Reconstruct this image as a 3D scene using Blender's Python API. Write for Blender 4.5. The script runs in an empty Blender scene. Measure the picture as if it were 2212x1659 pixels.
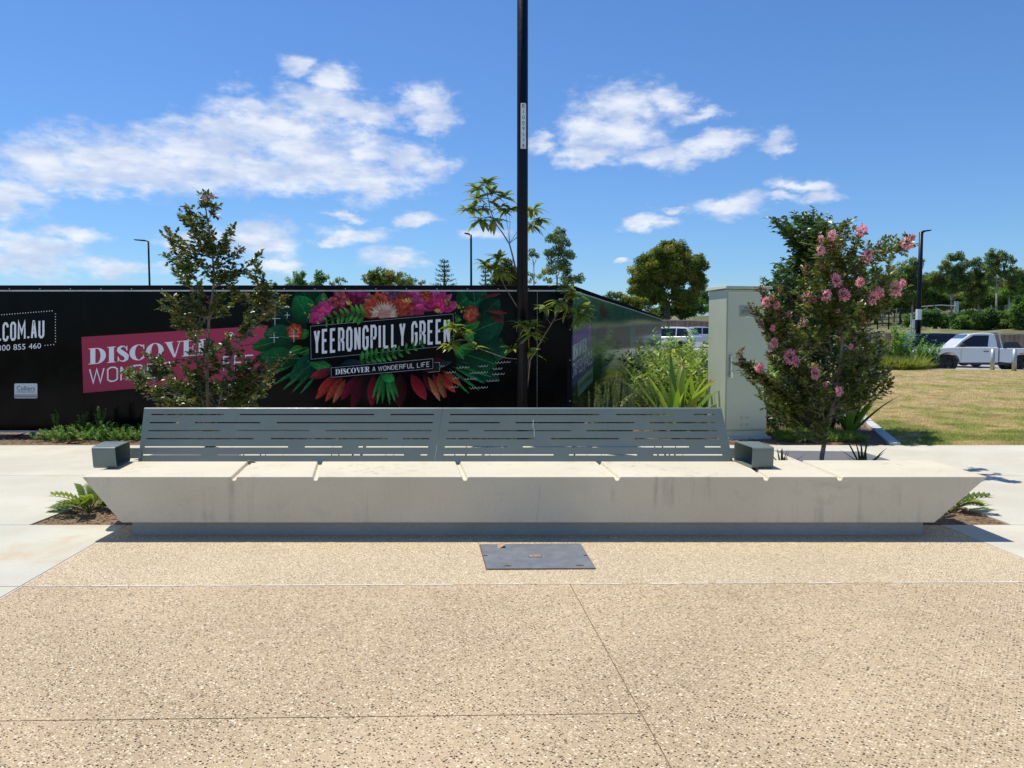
import bpy, bmesh, math, random
import numpy as np
from mathutils import Vector, Matrix

random.seed(7)
RNG = np.random.default_rng(11)
scene = bpy.context.scene
col = scene.collection
R = math.radians

# ------------------------------------------------------------------ camera
FPX, CX, CY = 1662.0, 1106.0, 829.5          # focal length and centre on a 2212 x 1659 picture grid
EYE = 1.55
PITCH = math.atan((CY - 731.0) / FPX)
cam = bpy.data.cameras.new('camera')
cam.sensor_width = 36.0
cam.lens = 36.0 * FPX / 2212.0
cam.clip_start = 0.05
cam.clip_end = 3000
camo = bpy.data.objects.new('camera', cam)
col.objects.link(camo)
camo.location = (0, 0, EYE)
camo.rotation_euler = (R(90) - PITCH, 0, 0)
scene.camera = camo
scene.render.resolution_x, scene.render.resolution_y = 1024, 768

SUN = Vector((-0.31, 0.27, 1.0)).normalized()     # towards the sun


def ray(px, py):
    x, y = (px - CX) / FPX, (CY - py) / FPX
    c, s = math.cos(PITCH), math.sin(PITCH)
    return Vector((x, c + y * s, y * c - s))


def G(px, py, z=0.0):
    d = ray(px, py); t = (z - EYE) / d.z
    return Vector((d.x * t, d.y * t, z))


def P(px, py, Y):
    d = ray(px, py); t = Y / d.y
    return Vector((d.x * t, Y, EYE + d.z * t))


# ------------------------------------------------------------------ world
world = bpy.data.worlds.new('World')
scene.world = world
world.use_nodes = True
nt = world.node_tree
nt.nodes.clear()
N, L = nt.nodes.new, nt.links.new


def nmath(tree, op, a, b=None, c=None, clamp=False):
    n = tree.nodes.new('ShaderNodeMath'); n.operation = op; n.use_clamp = clamp
    for i, v in enumerate((a, b, c)):
        if v is None: continue
        if isinstance(v, (int, float)): n.inputs[i].default_value = v
        else: tree.links.new(v, n.inputs[i])
    return n.outputs[0]


def nvec(tree, op, a, b=None):
    n = tree.nodes.new('ShaderNodeVectorMath'); n.operation = op
    for i, v in enumerate((a, b)):
        if v is None: continue
        if isinstance(v, (tuple, list, Vector)): n.inputs[i].default_value = v
        else: tree.links.new(v, n.inputs[i])
    return n.outputs['Value'] if op in ('LENGTH', 'DOT_PRODUCT') else n.outputs[0]


def nmix(tree, fac, a, b, blend='MIX'):
    n = tree.nodes.new('ShaderNodeMix'); n.data_type = 'RGBA'; n.blend_type = blend
    for i, v in ((0, fac), (6, a), (7, b)):
        if isinstance(v, (int, float)): n.inputs[i].default_value = v
        elif isinstance(v, (tuple, list)): n.inputs[i].default_value = tuple(v)[:3] + (1.0,)
        else: tree.links.new(v, n.inputs[i])
    return n.outputs[2]


def nramp(tree, fac, stops, interp='LINEAR'):
    n = tree.nodes.new('ShaderNodeValToRGB'); n.color_ramp.interpolation = interp
    e = n.color_ramp.elements
    while len(e) < len(stops): e.new(0.5)
    for q, (p, c) in zip(e, stops):
        q.position = p
        q.color = (c, c, c, 1) if isinstance(c, (int, float)) else tuple(c)[:3] + (1,)
    if fac is not None: tree.links.new(fac, n.inputs[0])
    return n.outputs[0]


def nnoise(tree, vec, scale, detail=4, rough=0.55, dist=0.0, out='Fac'):
    n = tree.nodes.new('ShaderNodeTexNoise')
    n.inputs['Scale'].default_value = scale; n.inputs['Detail'].default_value = detail
    n.inputs['Roughness'].default_value = rough; n.inputs['Distortion'].default_value = dist
    if vec is not None: tree.links.new(vec, n.inputs['Vector'])
    return n.outputs[out]


def nmap(tree, v, a, b, c=0.0, d=1.0, smooth=True):
    n = tree.nodes.new('ShaderNodeMapRange')
    n.interpolation_type = 'SMOOTHSTEP' if smooth else 'LINEAR'
    for i, q in enumerate((a, b, c, d)): n.inputs[1 + i].default_value = q
    tree.links.new(v, n.inputs[0])
    return n.outputs[0]


SKY_STRENGTH = 0.1
sky = N('ShaderNodeTexSky')
sky.sky_type = 'NISHITA'
sky.sun_disc = False
sky.sun_elevation = math.asin(SUN.z)
sky.sun_rotation = math.atan2(SUN.x, SUN.y)
sky.altitude = 0
sky.air_density = 1.15
sky.dust_density = 0.0
sky.ozone_density = 4.0
tc = N('ShaderNodeTexCoord')
sep = N('ShaderNodeSeparateXYZ')
L(tc.outputs['Generated'], sep.inputs[0])
az = nmath(nt, 'ARCTAN2', sep.outputs[0], sep.outputs[1])
el = nmath(nt, 'ARCSINE', sep.outputs[2])
comb = N('ShaderNodeCombineXYZ')
L(az, comb.inputs[0]); L(el, comb.inputs[1])
ae = comb.outputs[0]
stretch = nvec(nt, 'MULTIPLY', ae, (1.0, 1.9, 1.0))
warp = nnoise(nt, stretch, 11.0, 5, 0.62, 0.0, 'Color')
wv = nvec(nt, 'MULTIPLY', nvec(nt, 'SUBTRACT', warp, (0.5, 0.5, 0.5)), (0.11, 0.062, 0.0))
pos = nvec(nt, 'ADD', ae, wv)
# cumulus banks: centre and half size in picture units, turned into azimuth / elevation
CLOUDS = [(130, 365, 125, 44), (250, 342, 140, 52), (345, 362, 130, 48), (430, 330, 130, 58), (490, 285, 95, 55),
          (535, 255, 75, 48), (600, 285, 115, 60), (660, 335, 130, 48), (560, 372, 160, 44), (700, 372, 135, 48),
          (800, 392, 115, 42), (700, 232, 85, 42), (770, 245, 95, 36), (648, 150, 45, 22), (725, 176, 55, 26),
          (915, 226, 66, 36), (945, 258, 44, 34), (850, 330, 75, 32), (915, 352, 65, 26), (790, 320, 65, 36),
          (15, 424, 62, 38), (60, 540, 100, 36), (10, 575, 100, 26), (135, 500, 55, 15), (775, 500, 78, 20),
          (705, 512, 30, 12), (905, 470, 45, 14), (750, 456, 48, 9), (855, 556, 80, 22), (540, 515, 95, 34),
          (600, 566, 85, 18), (270, 572, 75, 20), (400, 520, 60, 22), (1340, 230, 95, 48), (1440, 212, 64, 32),
          (1330, 290, 115, 42), (1262, 330, 76, 24), (1420, 332, 105, 27), (1545, 310, 85, 24), (1505, 243, 46, 15),
          (1690, 300, 34, 21), (1170, 303, 36, 20), (1572, 440, 92, 24), (1730, 405, 46, 14), (1772, 426, 44, 14),
          (1400, 482, 46, 17), (1045, 497, 48, 22), (1430, 450, 24, 9), (1348, 560, 18, 6), (1690, 432, 40, 10)]
best = None
for cx_, cy_, rx, ry in CLOUDS:
    d = ray(cx_, cy_).normalized()
    a_, e_ = math.atan2(d.x, d.y), math.asin(d.z)
    kx, ky = FPX / rx * 0.84, FPX / ry * 0.84
    ma = N('ShaderNodeVectorMath'); ma.operation = 'MULTIPLY_ADD'
    L(pos, ma.inputs[0]); ma.inputs[1].default_value = (kx, ky, 0); ma.inputs[2].default_value = (-a_ * kx, -e_ * ky, 0)
    v = nvec(nt, 'LENGTH', ma.outputs[0])
    if best is None: best = v
    else:
        n = N('ShaderNodeMath'); n.operation = 'SMOOTH_MIN'; n.inputs[2].default_value = 0.18
        L(best, n.inputs[0]); L(v, n.inputs[1]); best = n.outputs[0]
best = nmath(nt, 'SUBTRACT', 1.0, best)
# the same kind of cloud goes on around the horizon outside the view
outer = nnoise(nt, nvec(nt, 'MULTIPLY', ae, (2.2, 5.0, 1.0)), 1.5, 4, 0.55)
outer = nmath(nt, 'MULTIPLY', nmap(nt, outer, 0.5, 0.75), nmap(nt, nmath(nt, 'ABSOLUTE', az), 0.78, 1.0))
outer = nmath(nt, 'MULTIPLY', outer, nmath(nt, 'MULTIPLY', nmap(nt, el, 0.02, 0.1), nmap(nt, el, 0.75, 0.4)))
fine = nnoise(nt, stretch, 30.0, 6, 0.62)
dens = nmath(nt, 'ADD', best, nmath(nt, 'MULTIPLY', nmath(nt, 'SUBTRACT', fine, 0.5), 1.55))
alpha = nmap(nt, dens, -0.10, 0.84)
shade = nnoise(nt, nvec(nt, 'ADD', nvec(nt, 'MULTIPLY', ae, (1.0, 3.0, 1.0)), (3.1, 0.4, 0)), 14.0, 4, 0.55)
ccol = nmix(nt, nmap(nt, shade, 0.35, 0.68), (5.4, 6.2, 8.0), (8.6, 8.9, 9.4))
tint = nmix(nt, 1.0, sky.outputs[0], (0.61, 0.86, 1.18), 'MULTIPLY')
mixc = nmix(nt, nmath(nt, 'MULTIPLY', alpha, 0.88), tint, ccol)
bg = N('ShaderNodeBackground')
bg.inputs[1].default_value = SKY_STRENGTH
L(mixc, bg.inputs[0])
bg2 = N('ShaderNodeBackground')
bg2.inputs[1].default_value = SKY_STRENGTH
L(nmix(nt, nmath(nt, 'MULTIPLY', outer, 0.85), tint, (7.0, 7.4, 8.4)), bg2.inputs[0])
win = nmath(nt, 'MULTIPLY', nmath(nt, 'LESS_THAN', nmath(nt, 'ABSOLUTE', az), 0.78), nmath(nt, 'LESS_THAN', el, 0.46))
mxs = N('ShaderNodeMixShader')
L(win, mxs.inputs[0]); L(bg2.outputs[0], mxs.inputs[1]); L(bg.outputs[0], mxs.inputs[2])
world.cycles.sampling_method = 'MANUAL'
world.cycles.sample_map_resolution = 256
wo = N('ShaderNodeOutputWorld')
L(mxs.outputs[0], wo.inputs[0])

# ------------------------------------------------------------------ sun
sl = bpy.data.lights.new('sun', 'SUN')
sl.energy = 4.2
sl.angle = R(0.55)
sl.color = (1.0, 0.95, 0.84)
so = bpy.data.objects.new('sun', sl)
col.objects.link(so)
so.rotation_euler = (-SUN).to_track_quat('-Z', 'Y').to_euler()
so.location = (-6, 8, 20)

vs = scene.view_settings
vs.view_transform = 'Standard'; vs.look = 'None'; vs.exposure = 0.12; vs.gamma = 1.0
vs.use_curve_mapping = False


# ------------------------------------------------------------------ materials
def new_mat(name):
    m = bpy.data.materials.new(name); m.use_nodes = True
    t = m.node_tree
    return m, t, t.nodes['Principled BSDF']


def wpos(t):
    return t.nodes.new('ShaderNodeNewGeometry').outputs['Position']


def bump(t, b, h, strength=0.3, dist=0.01):
    n = t.nodes.new('ShaderNodeBump')
    n.inputs['Strength'].default_value = strength; n.inputs['Distance'].default_value = dist
    t.links.new(h, n.inputs['Height']); t.links.new(n.outputs[0], b.inputs['Normal'])


def simple(name, c, rough=0.5, metal=0.0, spec=0.5, var=0.12, scale=6.0, bmp=0.0, coat=0.0):
    m, t, b = new_mat(name)
    f = nnoise(t, wpos(t), scale, 5, 0.6)
    lo = tuple(x * (1 - var) for x in c); hi = tuple(min(1, x * (1 + var)) for x in c)
    t.links.new(nmix(t, nmap(t, f, 0.3, 0.7), lo, hi), b.inputs['Base Color'])
    t.links.new(nmap(t, nnoise(t, wpos(t), scale * 2.7, 3), 0.3, 0.7, max(0, rough - 0.06), min(1, rough + 0.06)), b.inputs['Roughness'])
    b.inputs['Metallic'].default_value = metal
    b.inputs['Specular IOR Level'].default_value = spec
    b.inputs['Coat Weight'].default_value = coat
    b.inputs['Coat Roughness'].default_value = 0.08
    if bmp: bump(t, b, nnoise(t, wpos(t), scale * 8, 4), bmp, 0.004)
    return m


def leafy(name, rough=0.38, trans=0.32, spec=0.5, tmul=(1.5, 1.6, 0.7)):
    """foliage: own colour from the leaf's colour attribute, some light passing through"""
    m, t, b = new_mat(name)
    at = t.nodes.new('ShaderNodeAttribute'); at.attribute_name = 'Col'
    t.links.new(at.outputs['Color'], b.inputs['Base Color'])
    b.inputs['Roughness'].default_value = rough
    b.inputs['Specular IOR Level'].default_value = spec
    tr = t.nodes.new('ShaderNodeBsdfTranslucent')
    t.links.new(nmix(t, 1.0, at.outputs['Color'], tmul, 'MULTIPLY'), tr.inputs[0])
    mx = t.nodes.new('ShaderNodeMixShader'); mx.inputs[0].default_value = trans
    t.links.new(b.outputs[0], mx.inputs[1]); t.links.new(tr.outputs[0], mx.inputs[2])
    t.links.new(mx.outputs[0], t.nodes['Material Output'].inputs[0])
    return m


def attr_mat(name, rough, spec=0.5, coat=0.0, noise=0.0, metal=0.0):
    m, t, b = new_mat(name)
    at = t.nodes.new('ShaderNodeAttribute'); at.attribute_name = 'Col'
    c = at.outputs['Color']
    if noise:
        f = nmap(t, nnoise(t, wpos(t), 26, 5, 0.65), 0.25, 0.75, 1 - noise, 1 + noise)
        c = nmix(t, 1.0, c, f, 'MULTIPLY')
    t.links.new(c, b.inputs['Base Color'])
    b.inputs['Roughness'].default_value = rough; b.inputs['Specular IOR Level'].default_value = spec
    b.inputs['Coat Weight'].default_value = coat; b.inputs['Coat Roughness'].default_value = 0.06
    return m


def aggregate(name, base, cover, dark, light, k=1.0):
    """exposed aggregate concrete: pebbles of several colours set flush in a tan matrix"""
    m, t, b = new_mat(name)
    vr_ = t.nodes.new('ShaderNodeVectorRotate'); vr_.rotation_type = 'Z_AXIS'; vr_.inputs['Angle'].default_value = 0.61
    t.links.new(wpos(t), vr_.inputs['Vector'])
    p = nvec(t, 'ADD', vr_.outputs[0], (37.3, 51.7, 3.4))
    w = nvec(t, 'ADD', p, nvec(t, 'MULTIPLY', nnoise(t, p, 60, 2, out='Color'), (0.012, 0.012, 0)))
    blot = nmath(t, 'MULTIPLY', nmap(t, nnoise(t, p, 0.8, 6, 0.62), 0.3, 0.7, 0.88, 1.09), nmap(t, nnoise(t, p, 5.5, 5, 0.65, 0.5), 0.56, 0.78, 1.0, 0.86))
    fineg = nmap(t, nnoise(t, p, 260, 2, 0.6), 0.25, 0.75, 0.86, 1.12)
    c = nmix(t, 1.0, base, nmath(t, 'MULTIPLY', blot, fineg), 'MULTIPLY')
    hgt = None
    for sc, frac, offs, pal in ((74 * k, cover * 1.15, 5.3, light), (52 * k, cover * .55, 9.1, light), (60 * k, cover * .62, 0.0, dark), (95 * k, cover * .55, 3.7, dark)):
        v = t.nodes.new('ShaderNodeTexVoronoi'); v.inputs['Scale'].default_value = sc
        v.voronoi_dimensions = '2D'
        t.links.new(nvec(t, 'ADD', nvec(t, 'MULTIPLY', w, (1.0, 1.3, 1.0)), (offs, offs * 0.7, 0)), v.inputs['Vector'])
        sp = t.nodes.new('ShaderNodeSeparateColor'); t.links.new(v.outputs['Color'], sp.inputs[0])
        size = nmath(t, 'MULTIPLY_ADD', sp.outputs[1], 0.20, 0.22)
        inside = nmap(t, nmath(t, 'SUBTRACT', size, v.outputs['Distance']), 0.0, 0.05)
        pick = nmath(t, 'LESS_THAN', sp.outputs[0], frac)
        mask = nmath(t, 'MULTIPLY', inside, pick)
        pc = nramp(t, sp.outputs[2], [(0.0, pal[0]), (0.36, pal[1]), (0.7, pal[2])], 'CONSTANT')
        c = nmix(t, mask, c, pc)
        hgt = mask if hgt is None else nmath(t, 'MAXIMUM', hgt, mask)
    t.links.new(c, b.inputs['Base Color'])
    b.inputs['Roughness'].default_value = 0.72
    b.inputs['Specular IOR Level'].default_value = 0.3
    bump(t, b, nmath(t, 'ADD', hgt, nnoise(t, p, 300, 2)), 0.25, 0.002)
    return m


def concrete(name, c, streak=0.0, var=0.1, rough=0.8, warm=None):
    m, t, b = new_mat(name)
    p = wpos(t)
    big = nmap(t, nnoise(t, p, 0.9, 6, 0.62), 0.3, 0.7, 1 - var, 1 + var * 0.5)
    sm = nmap(t, nnoise(t, p, 42, 4, 0.65), 0.25, 0.75, 1 - var * 0.5, 1 + var * 0.4)
    f = nmath(t, 'MULTIPLY', big, sm)
    cc = nmix(t, 1.0, c, f, 'MULTIPLY')
    if warm is not None:
        cc = nmix(t, nmap(t, nnoise(t, p, 1.7, 5, 0.6, 0.6), 0.46, 0.72), cc, warm)
    if streak:
        s = nnoise(t, nvec(t, 'MULTIPLY', p, (14, 14, 0.9)), 1.0, 6, 0.6)
        patch = nmap(t, nnoise(t, nvec(t, 'MULTIPLY', p, (1.3, 1.3, 2.5)), 1.0, 4), 0.42, 0.7)
        cc = nmix(t, nmath(t, 'MULTIPLY', nmap(t, s, 0.5, 0.72), nmath(t, 'MULTIPLY', patch, streak)), cc, (0.30, 0.27, 0.22))
        blot = nmap(t, nnoise(t, nvec(t, 'MULTIPLY', p, (2.4, 2.4, 5)), 1.3, 6, 0.65), 0.56, 0.74)
        cc = nmix(t, nmath(t, 'MULTIPLY', blot, streak * 0.5), cc, (0.42, 0.38, 0.31))
    t.links.new(cc, b.inputs['Base Color'])
    b.inputs['Roughness'].default_value = rough; b.inputs['Specular IOR Level'].default_value = 0.3
    bump(t, b, nnoise(t, p, 130, 5, 0.7), 0.12, 0.002)
    return m


M = {}
M['agg_front'] = aggregate('aggregate_tan', (0.505, 0.375, 0.228), 0.40,
                           [(0.04, 0.024, 0.012), (0.09, 0.058, 0.034), (0.18, 0.125, 0.08)], [(0.62, 0.48, 0.31), (0.70, 0.56, 0.37), (0.80, 0.68, 0.49)])
M['agg_back'] = aggregate('aggregate_cream', (0.55, 0.43, 0.27), 0.62,
                          [(0.15, 0.10, 0.06), (0.28, 0.20, 0.125), (0.42, 0.31, 0.19)], [(0.68, 0.54, 0.35), (0.78, 0.64, 0.43), (0.84, 0.74, 0.55)], 1.05)
M['path'] = concrete('footpath_concrete', (0.62, 0.59, 0.475), 0.0, 0.11, 0.85, (0.57, 0.52, 0.40))
M['path_warm'] = concrete('footpath_concrete_stained', (0.60, 0.58, 0.475), 0.0, 0.09, 0.85, (0.56, 0.45, 0.30))
M['mortar'] = concrete('joint_mortar', (0.74, 0.68, 0.58), 0, 0.12)
M['bench_c'] = concrete('bench_concrete', (0.70, 0.63, 0.47), 0.6, 0.08, 0.7)
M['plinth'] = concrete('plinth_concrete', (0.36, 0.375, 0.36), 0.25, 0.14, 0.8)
M['kerb'] = concrete('kerb_concrete', (0.60, 0.59, 0.56), 0, 0.1)
M['soil'] = simple('dark_soil', (0.12, 0.085, 0.055), 0.95, var=0.4, scale=14, bmp=0.4)
M['joint'] = simple('joint_filler', (0.27, 0.205, 0.14), 0.95, var=0.2)
M['mulch'] = simple('mulch_ground', (0.21, 0.135, 0.075), 0.95, var=0.45, scale=30, bmp=0.8)
M['chip'] = attr_mat('mulch_chip', 0.9, 0.2)
M['steel_grey'] = simple('powder_coat_grey', (0.165, 0.20, 0.175), 0.36, var=0.04, spec=0.5, scale=3)
M['pole_black'] = simple('black_paint', (0.005, 0.006, 0.010), 0.38, var=0.2, spec=0.22)
M['black_vinyl'] = simple('black_vinyl', (0.0025, 0.0025, 0.003), 0.14, var=0.2, spec=0.10, scale=1.2)
M['rail'] = simple('black_rail', (0.004, 0.005, 0.008), 0.4, var=0.2, spec=0.12)
M['rail_matte'] = simple('matte_black_rail', (0.006, 0.007, 0.008), 0.9, var=0.3, spec=0.02)  # matte copy of the rail paint, sheen removed to drop the grazing reflection
M['alum'] = simple('aluminium_strip', (0.55, 0.55, 0.55), 0.35, 0.8)
M['print'] = attr_mat('vinyl_print', 0.3, 0.12)
M['photo_print'] = attr_mat('vinyl_photo_print', 0.3, 0.10, noise=0.38)
M['print_gloss'] = attr_mat('gloss_vinyl_print', 0.09, 0.28)
M['cab'] = simple('cabinet_green_paint', (0.57, 0.605, 0.445), 0.4, var=0.03, scale=2)
M['steel'] = simple('stainless_steel', (0.6, 0.6, 0.58), 0.28, 1.0, var=0.05)
M['plate'] = simple('label_plate', (0.32, 0.33, 0.32), 0.4, 0.3)
M['white_plastic'] = simple('white_label', (0.8, 0.8, 0.77), 0.5, var=0.03)
M['ink'] = simple('dark_ink', (0.03, 0.03, 0.035), 0.6)
M['bark'] = simple('pale_brown_bark', (0.27, 0.20, 0.145), 0.8, var=0.3, scale=25, bmp=0.3)
M['bark_dark'] = simple('dark_bark', (0.12, 0.085, 0.06), 0.85, var=0.35, scale=30, bmp=0.4)
M['bark_pale'] = simple('gum_bark', (0.42, 0.36, 0.29), 0.8, var=0.25, scale=2)
M['leaf_gloss'] = leafy('glossy_leaf', 0.36, 0.20, 0.42)
M['leaf'] = leafy('leaf', 0.48, 0.36, 0.3)
M['leaf_far'] = leafy('tree_foliage', 0.6, 0.36, 0.2)
M['strap'] = leafy('strap_leaf', 0.4, 0.34, 0.35)
M['petal'] = leafy('petal', 0.55, 0.5, 0.2, (1.15, 1.2, 1.2))
M['grass'] = leafy('grass_blade', 0.6, 0.3, 0.3)
M['lawn'] = attr_mat('lawn_thatch', 0.95, 0.1, noise=0.35)
M['ground'] = simple('grassy_ground', (0.17, 0.165, 0.06), 0.95, var=0.35, scale=0.5)
M['asphalt'] = concrete('road_surface', (0.40, 0.39, 0.37), 0, 0.12)
M['paling'] = attr_mat('paling_timber', 0.85, 0.2, noise=0.2)
M['white_paint'] = simple('white_car_paint', (0.78, 0.78, 0.77), 0.22, var=0.01, coat=0.6)
M['silver_paint'] = simple('silver_car_paint', (0.56, 0.58, 0.60), 0.25, 0.2, var=0.02, coat=0.5)
M['navy_paint'] = simple('dark_blue_car_paint', (0.012, 0.014, 0.028), 0.2, var=0.1, coat=0.7)
M['glass'] = simple('tinted_car_glass', (0.012, 0.016, 0.022), 0.06, var=0.1)
M['screen'] = simple('windscreen_glass', (0.06, 0.10, 0.16), 0.05, var=0.05)
M['rubber'] = simple('tyre_rubber', (0.018, 0.018, 0.018), 0.8)
M['rim'] = simple('black_alloy', (0.03, 0.03, 0.032), 0.3, 0.6)
M['trim'] = simple('charcoal_plastic', (0.028, 0.036, 0.04), 0.5)
M['lamp_glass'] = simple('headlamp', (0.55, 0.6, 0.62), 0.1, 0.3)
M['cover'] = None
M['galv'] = simple('galvanised_steel', (0.42, 0.45, 0.46), 0.45, 0.5)
M['rust'] = simple('rust', (0.16, 0.09, 0.05), 0.9, var=0.4, scale=60)
M['litter'] = attr_mat('dry_leaf', 0.8, 0.2)
M['slab_grey'] = concrete('grey_permeable_paving', (0.16, 0.165, 0.185), 0, 0.16, 0.9)


def cover_mat():
    m, t, b = new_mat('tread_plate')
    p = wpos(t)
    q = nvec(t, 'MULTIPLY', p, (90, 42, 1))
    v = t.nodes.new('ShaderNodeTexVoronoi'); v.inputs['Scale'].default_value = 1.0; v.voronoi_dimensions = '2D'
    v.inputs['Randomness'].default_value = 0.25
    t.links.new(q, v.inputs['Vector'])
    h = nmap(t, v.outputs['Distance'], 0.2, 0.45, 1, 0)
    dirt = nmap(t, nnoise(t, p, 7, 6, 0.65), 0.35, 0.7)
    c = nmix(t, dirt, (0.15, 0.168, 0.188), (0.215, 0.235, 0.25))
    t.links.new(c, b.inputs['Base Color'])
    b.inputs['Roughness'].default_value = 0.55
    b.inputs['Metallic'].default_value = 0.15
    bump(t, b, h, 0.5, 0.004)
    return m


M['cover'] = cover_mat()


# ------------------------------------------------------------------ object helpers
def tag(o, label=None, cat=None, group=None, kind=None):
    if label: o['label'] = label
    if cat: o['category'] = cat
    if group: o['group'] = group
    if kind: o['kind'] = kind
    return o


def empty(name, loc=(0, 0, 0), rz=0.0):
    o = bpy.data.objects.new(name, None); col.objects.link(o)
    o.location = loc; o.rotation_euler = (0, 0, rz); o.empty_display_size = 0.2
    return o


def obj(name, me, mat=None, parent=None):
    if mat is not None:
        me.materials.clear()
        for x in (mat if isinstance(mat, (list, tuple)) else [mat]): me.materials.append(x)
    o = bpy.data.objects.new(name, me); col.objects.link(o)
    if parent is not None:
        o.parent = parent
    return o


def rel(parent):
    """world point -> local point of an unscaled parent"""
    Mi = (Matrix.Translation(parent.location) @ parent.rotation_euler.to_matrix().to_4x4()).inverted()
    return lambda v: Mi @ Vector(v)


class MB:
    def __init__(s): s.v, s.f, s.m, s.c = [], [], [], []

    def add(s, vs, fs, mi=0, c=None):
        o = len(s.v)
        s.v += [tuple(x) for x in vs]; s.f += [tuple(i + o for i in f) for f in fs]; s.m += [mi] * len(fs)
        if c is not None: s.c += ([c] * len(vs) if not isinstance(c, list) else c)
        return s

    def box(s, a, b, mi=0, c=None):
        (x0, y0, z0), (x1, y1, z1) = a, b
        return s.add([(x0, y0, z0), (x1, y0, z0), (x1, y1, z0), (x0, y1, z0), (x0, y0, z1), (x1, y0, z1), (x1, y1, z1), (x0, y1, z1)],
                     [(0, 3, 2, 1), (4, 5, 6, 7), (0, 1, 5, 4), (1, 2, 6, 5), (2, 3, 7, 6), (3, 0, 4, 7)], mi, c)

    def hexa(s, p, mi=0, c=None):
        return s.add(p, [(0, 3, 2, 1), (4, 5, 6, 7), (0, 1, 5, 4), (1, 2, 6, 5), (2, 3, 7, 6), (3, 0, 4, 7)], mi, c)

    def slab(s, poly, z0, z1, mi=0):
        n = len(poly)
        vs = [(p[0], p[1], z0) for p in poly] + [(p[0], p[1], z1) for p in poly]
        fs = [tuple(range(n, 2 * n)), tuple(reversed(range(n)))] + [(i, (i + 1) % n, n + (i + 1) % n, n + i) for i in range(n)]
        return s.add(vs, fs, mi)

    def tube(s, pts, rad, n=8, mi=0, cap=True, c=None):
        pts = [Vector(p) for p in pts]
        if isinstance(rad, (int, float)): rad = [rad] * len(pts)
        vs, fs = [], []
        u = None
        for i, p in enumerate(pts):
            d = (pts[min(i + 1, len(pts) - 1)] - pts[max(i - 1, 0)])
            d = d.normalized() if d.length > 1e-9 else Vector((0, 0, 1))
            if u is None:
                u = d.orthogonal().normalized()
            else:
                u = (u - d * u.dot(d)); u = u.normalized() if u.length > 1e-6 else d.orthogonal().normalized()
            w = d.cross(u)
            for k in range(n):
                a = 2 * math.pi * k / n
                vs.append(p + (u * math.cos(a) + w * math.sin(a)) * rad[i])
        for i in range(len(pts) - 1):
            for k in range(n):
                a, b2 = i * n + k, i * n + (k + 1) % n
                fs.append((a, b2, b2 + n, a + n))
        if cap:
            fs.append(tuple(reversed(range(n)))); fs.append(tuple(range((len(pts) - 1) * n, len(pts) * n)))
        return s.add(vs, fs, mi, c)

    def prism(s, prof, y0, y1, mi=0, ins=0.0):
        """profile in x,z swept along y"""
        n = len(prof)
        vs = [(x, y0, z) for x, z in prof] + [(x, y1, z) for x, z in prof]
        fs = [tuple(range(n)), tuple(reversed(range(n, 2 * n)))] + [(i, n + i, n + (i + 1) % n, (i + 1) % n) for i in range(n)]
        return s.add(vs, fs, mi)

    def mesh(s, name, smooth=False):
        me = bpy.data.meshes.new(name)
        me.from_pydata(s.v, [], s.f)
        if any(s.m): me.polygons.foreach_set('material_index', s.m)
        if s.c:
            a = me.color_attributes.new('Col', 'FLOAT_COLOR', 'POINT')
            a.data.foreach_set('color', np.array([tuple(c)[:3] + (1.0,) for c in s.c], dtype=np.float32).ravel())
        if smooth: me.polygons.foreach_set('use_smooth', [True] * len(s.f))
        me.update()
        return me

    def build(s, name, mat, parent=None, smooth=False, fix=False):
        me = s.mesh(name, smooth)
        if fix:
            bm = bmesh.new(); bm.from_mesh(me); bmesh.ops.recalc_face_normals(bm, faces=bm.faces); bm.to_mesh(me); bm.free()
        return obj(name, me, mat, parent)


def bevel(o, w=0.01, seg=2, ang=35):
    m = o.modifiers.new('bevel', 'BEVEL'); m.width = w; m.segments = seg; m.limit_method = 'ANGLE'; m.angle_limit = R(ang)
    m.harden_normals = False
    return o


def np_mesh(name, V, F, C=None, smooth=False):
    """V (n,3), F (m,k) of equal k, C (n,3)"""
    me = bpy.data.meshes.new(name)
    V = np.ascontiguousarray(V, dtype=np.float32); F = np.ascontiguousarray(F, dtype=np.int32)
    me.vertices.add(len(V)); me.vertices.foreach_set('co', V.ravel())
    k = F.shape[1]
    me.loops.add(F.size); me.loops.foreach_set('vertex_index', F.ravel())
    me.polygons.add(len(F)); me.polygons.foreach_set('loop_start', np.arange(len(F), dtype=np.int32) * k)
    me.update(calc_edges=True)
    if smooth: me.polygons.foreach_set('use_smooth', np.ones(len(F), dtype=bool))
    if C is not None:
        a = me.color_attributes.new('Col', 'FLOAT_COLOR', 'POINT')
        a.data.foreach_set('color', np.concatenate([C, np.ones((len(C), 1))], 1).astype(np.float32).ravel())
    return me


def unit(a):
    return a / np.maximum(np.linalg.norm(a, axis=-1, keepdims=True), 1e-9)


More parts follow.
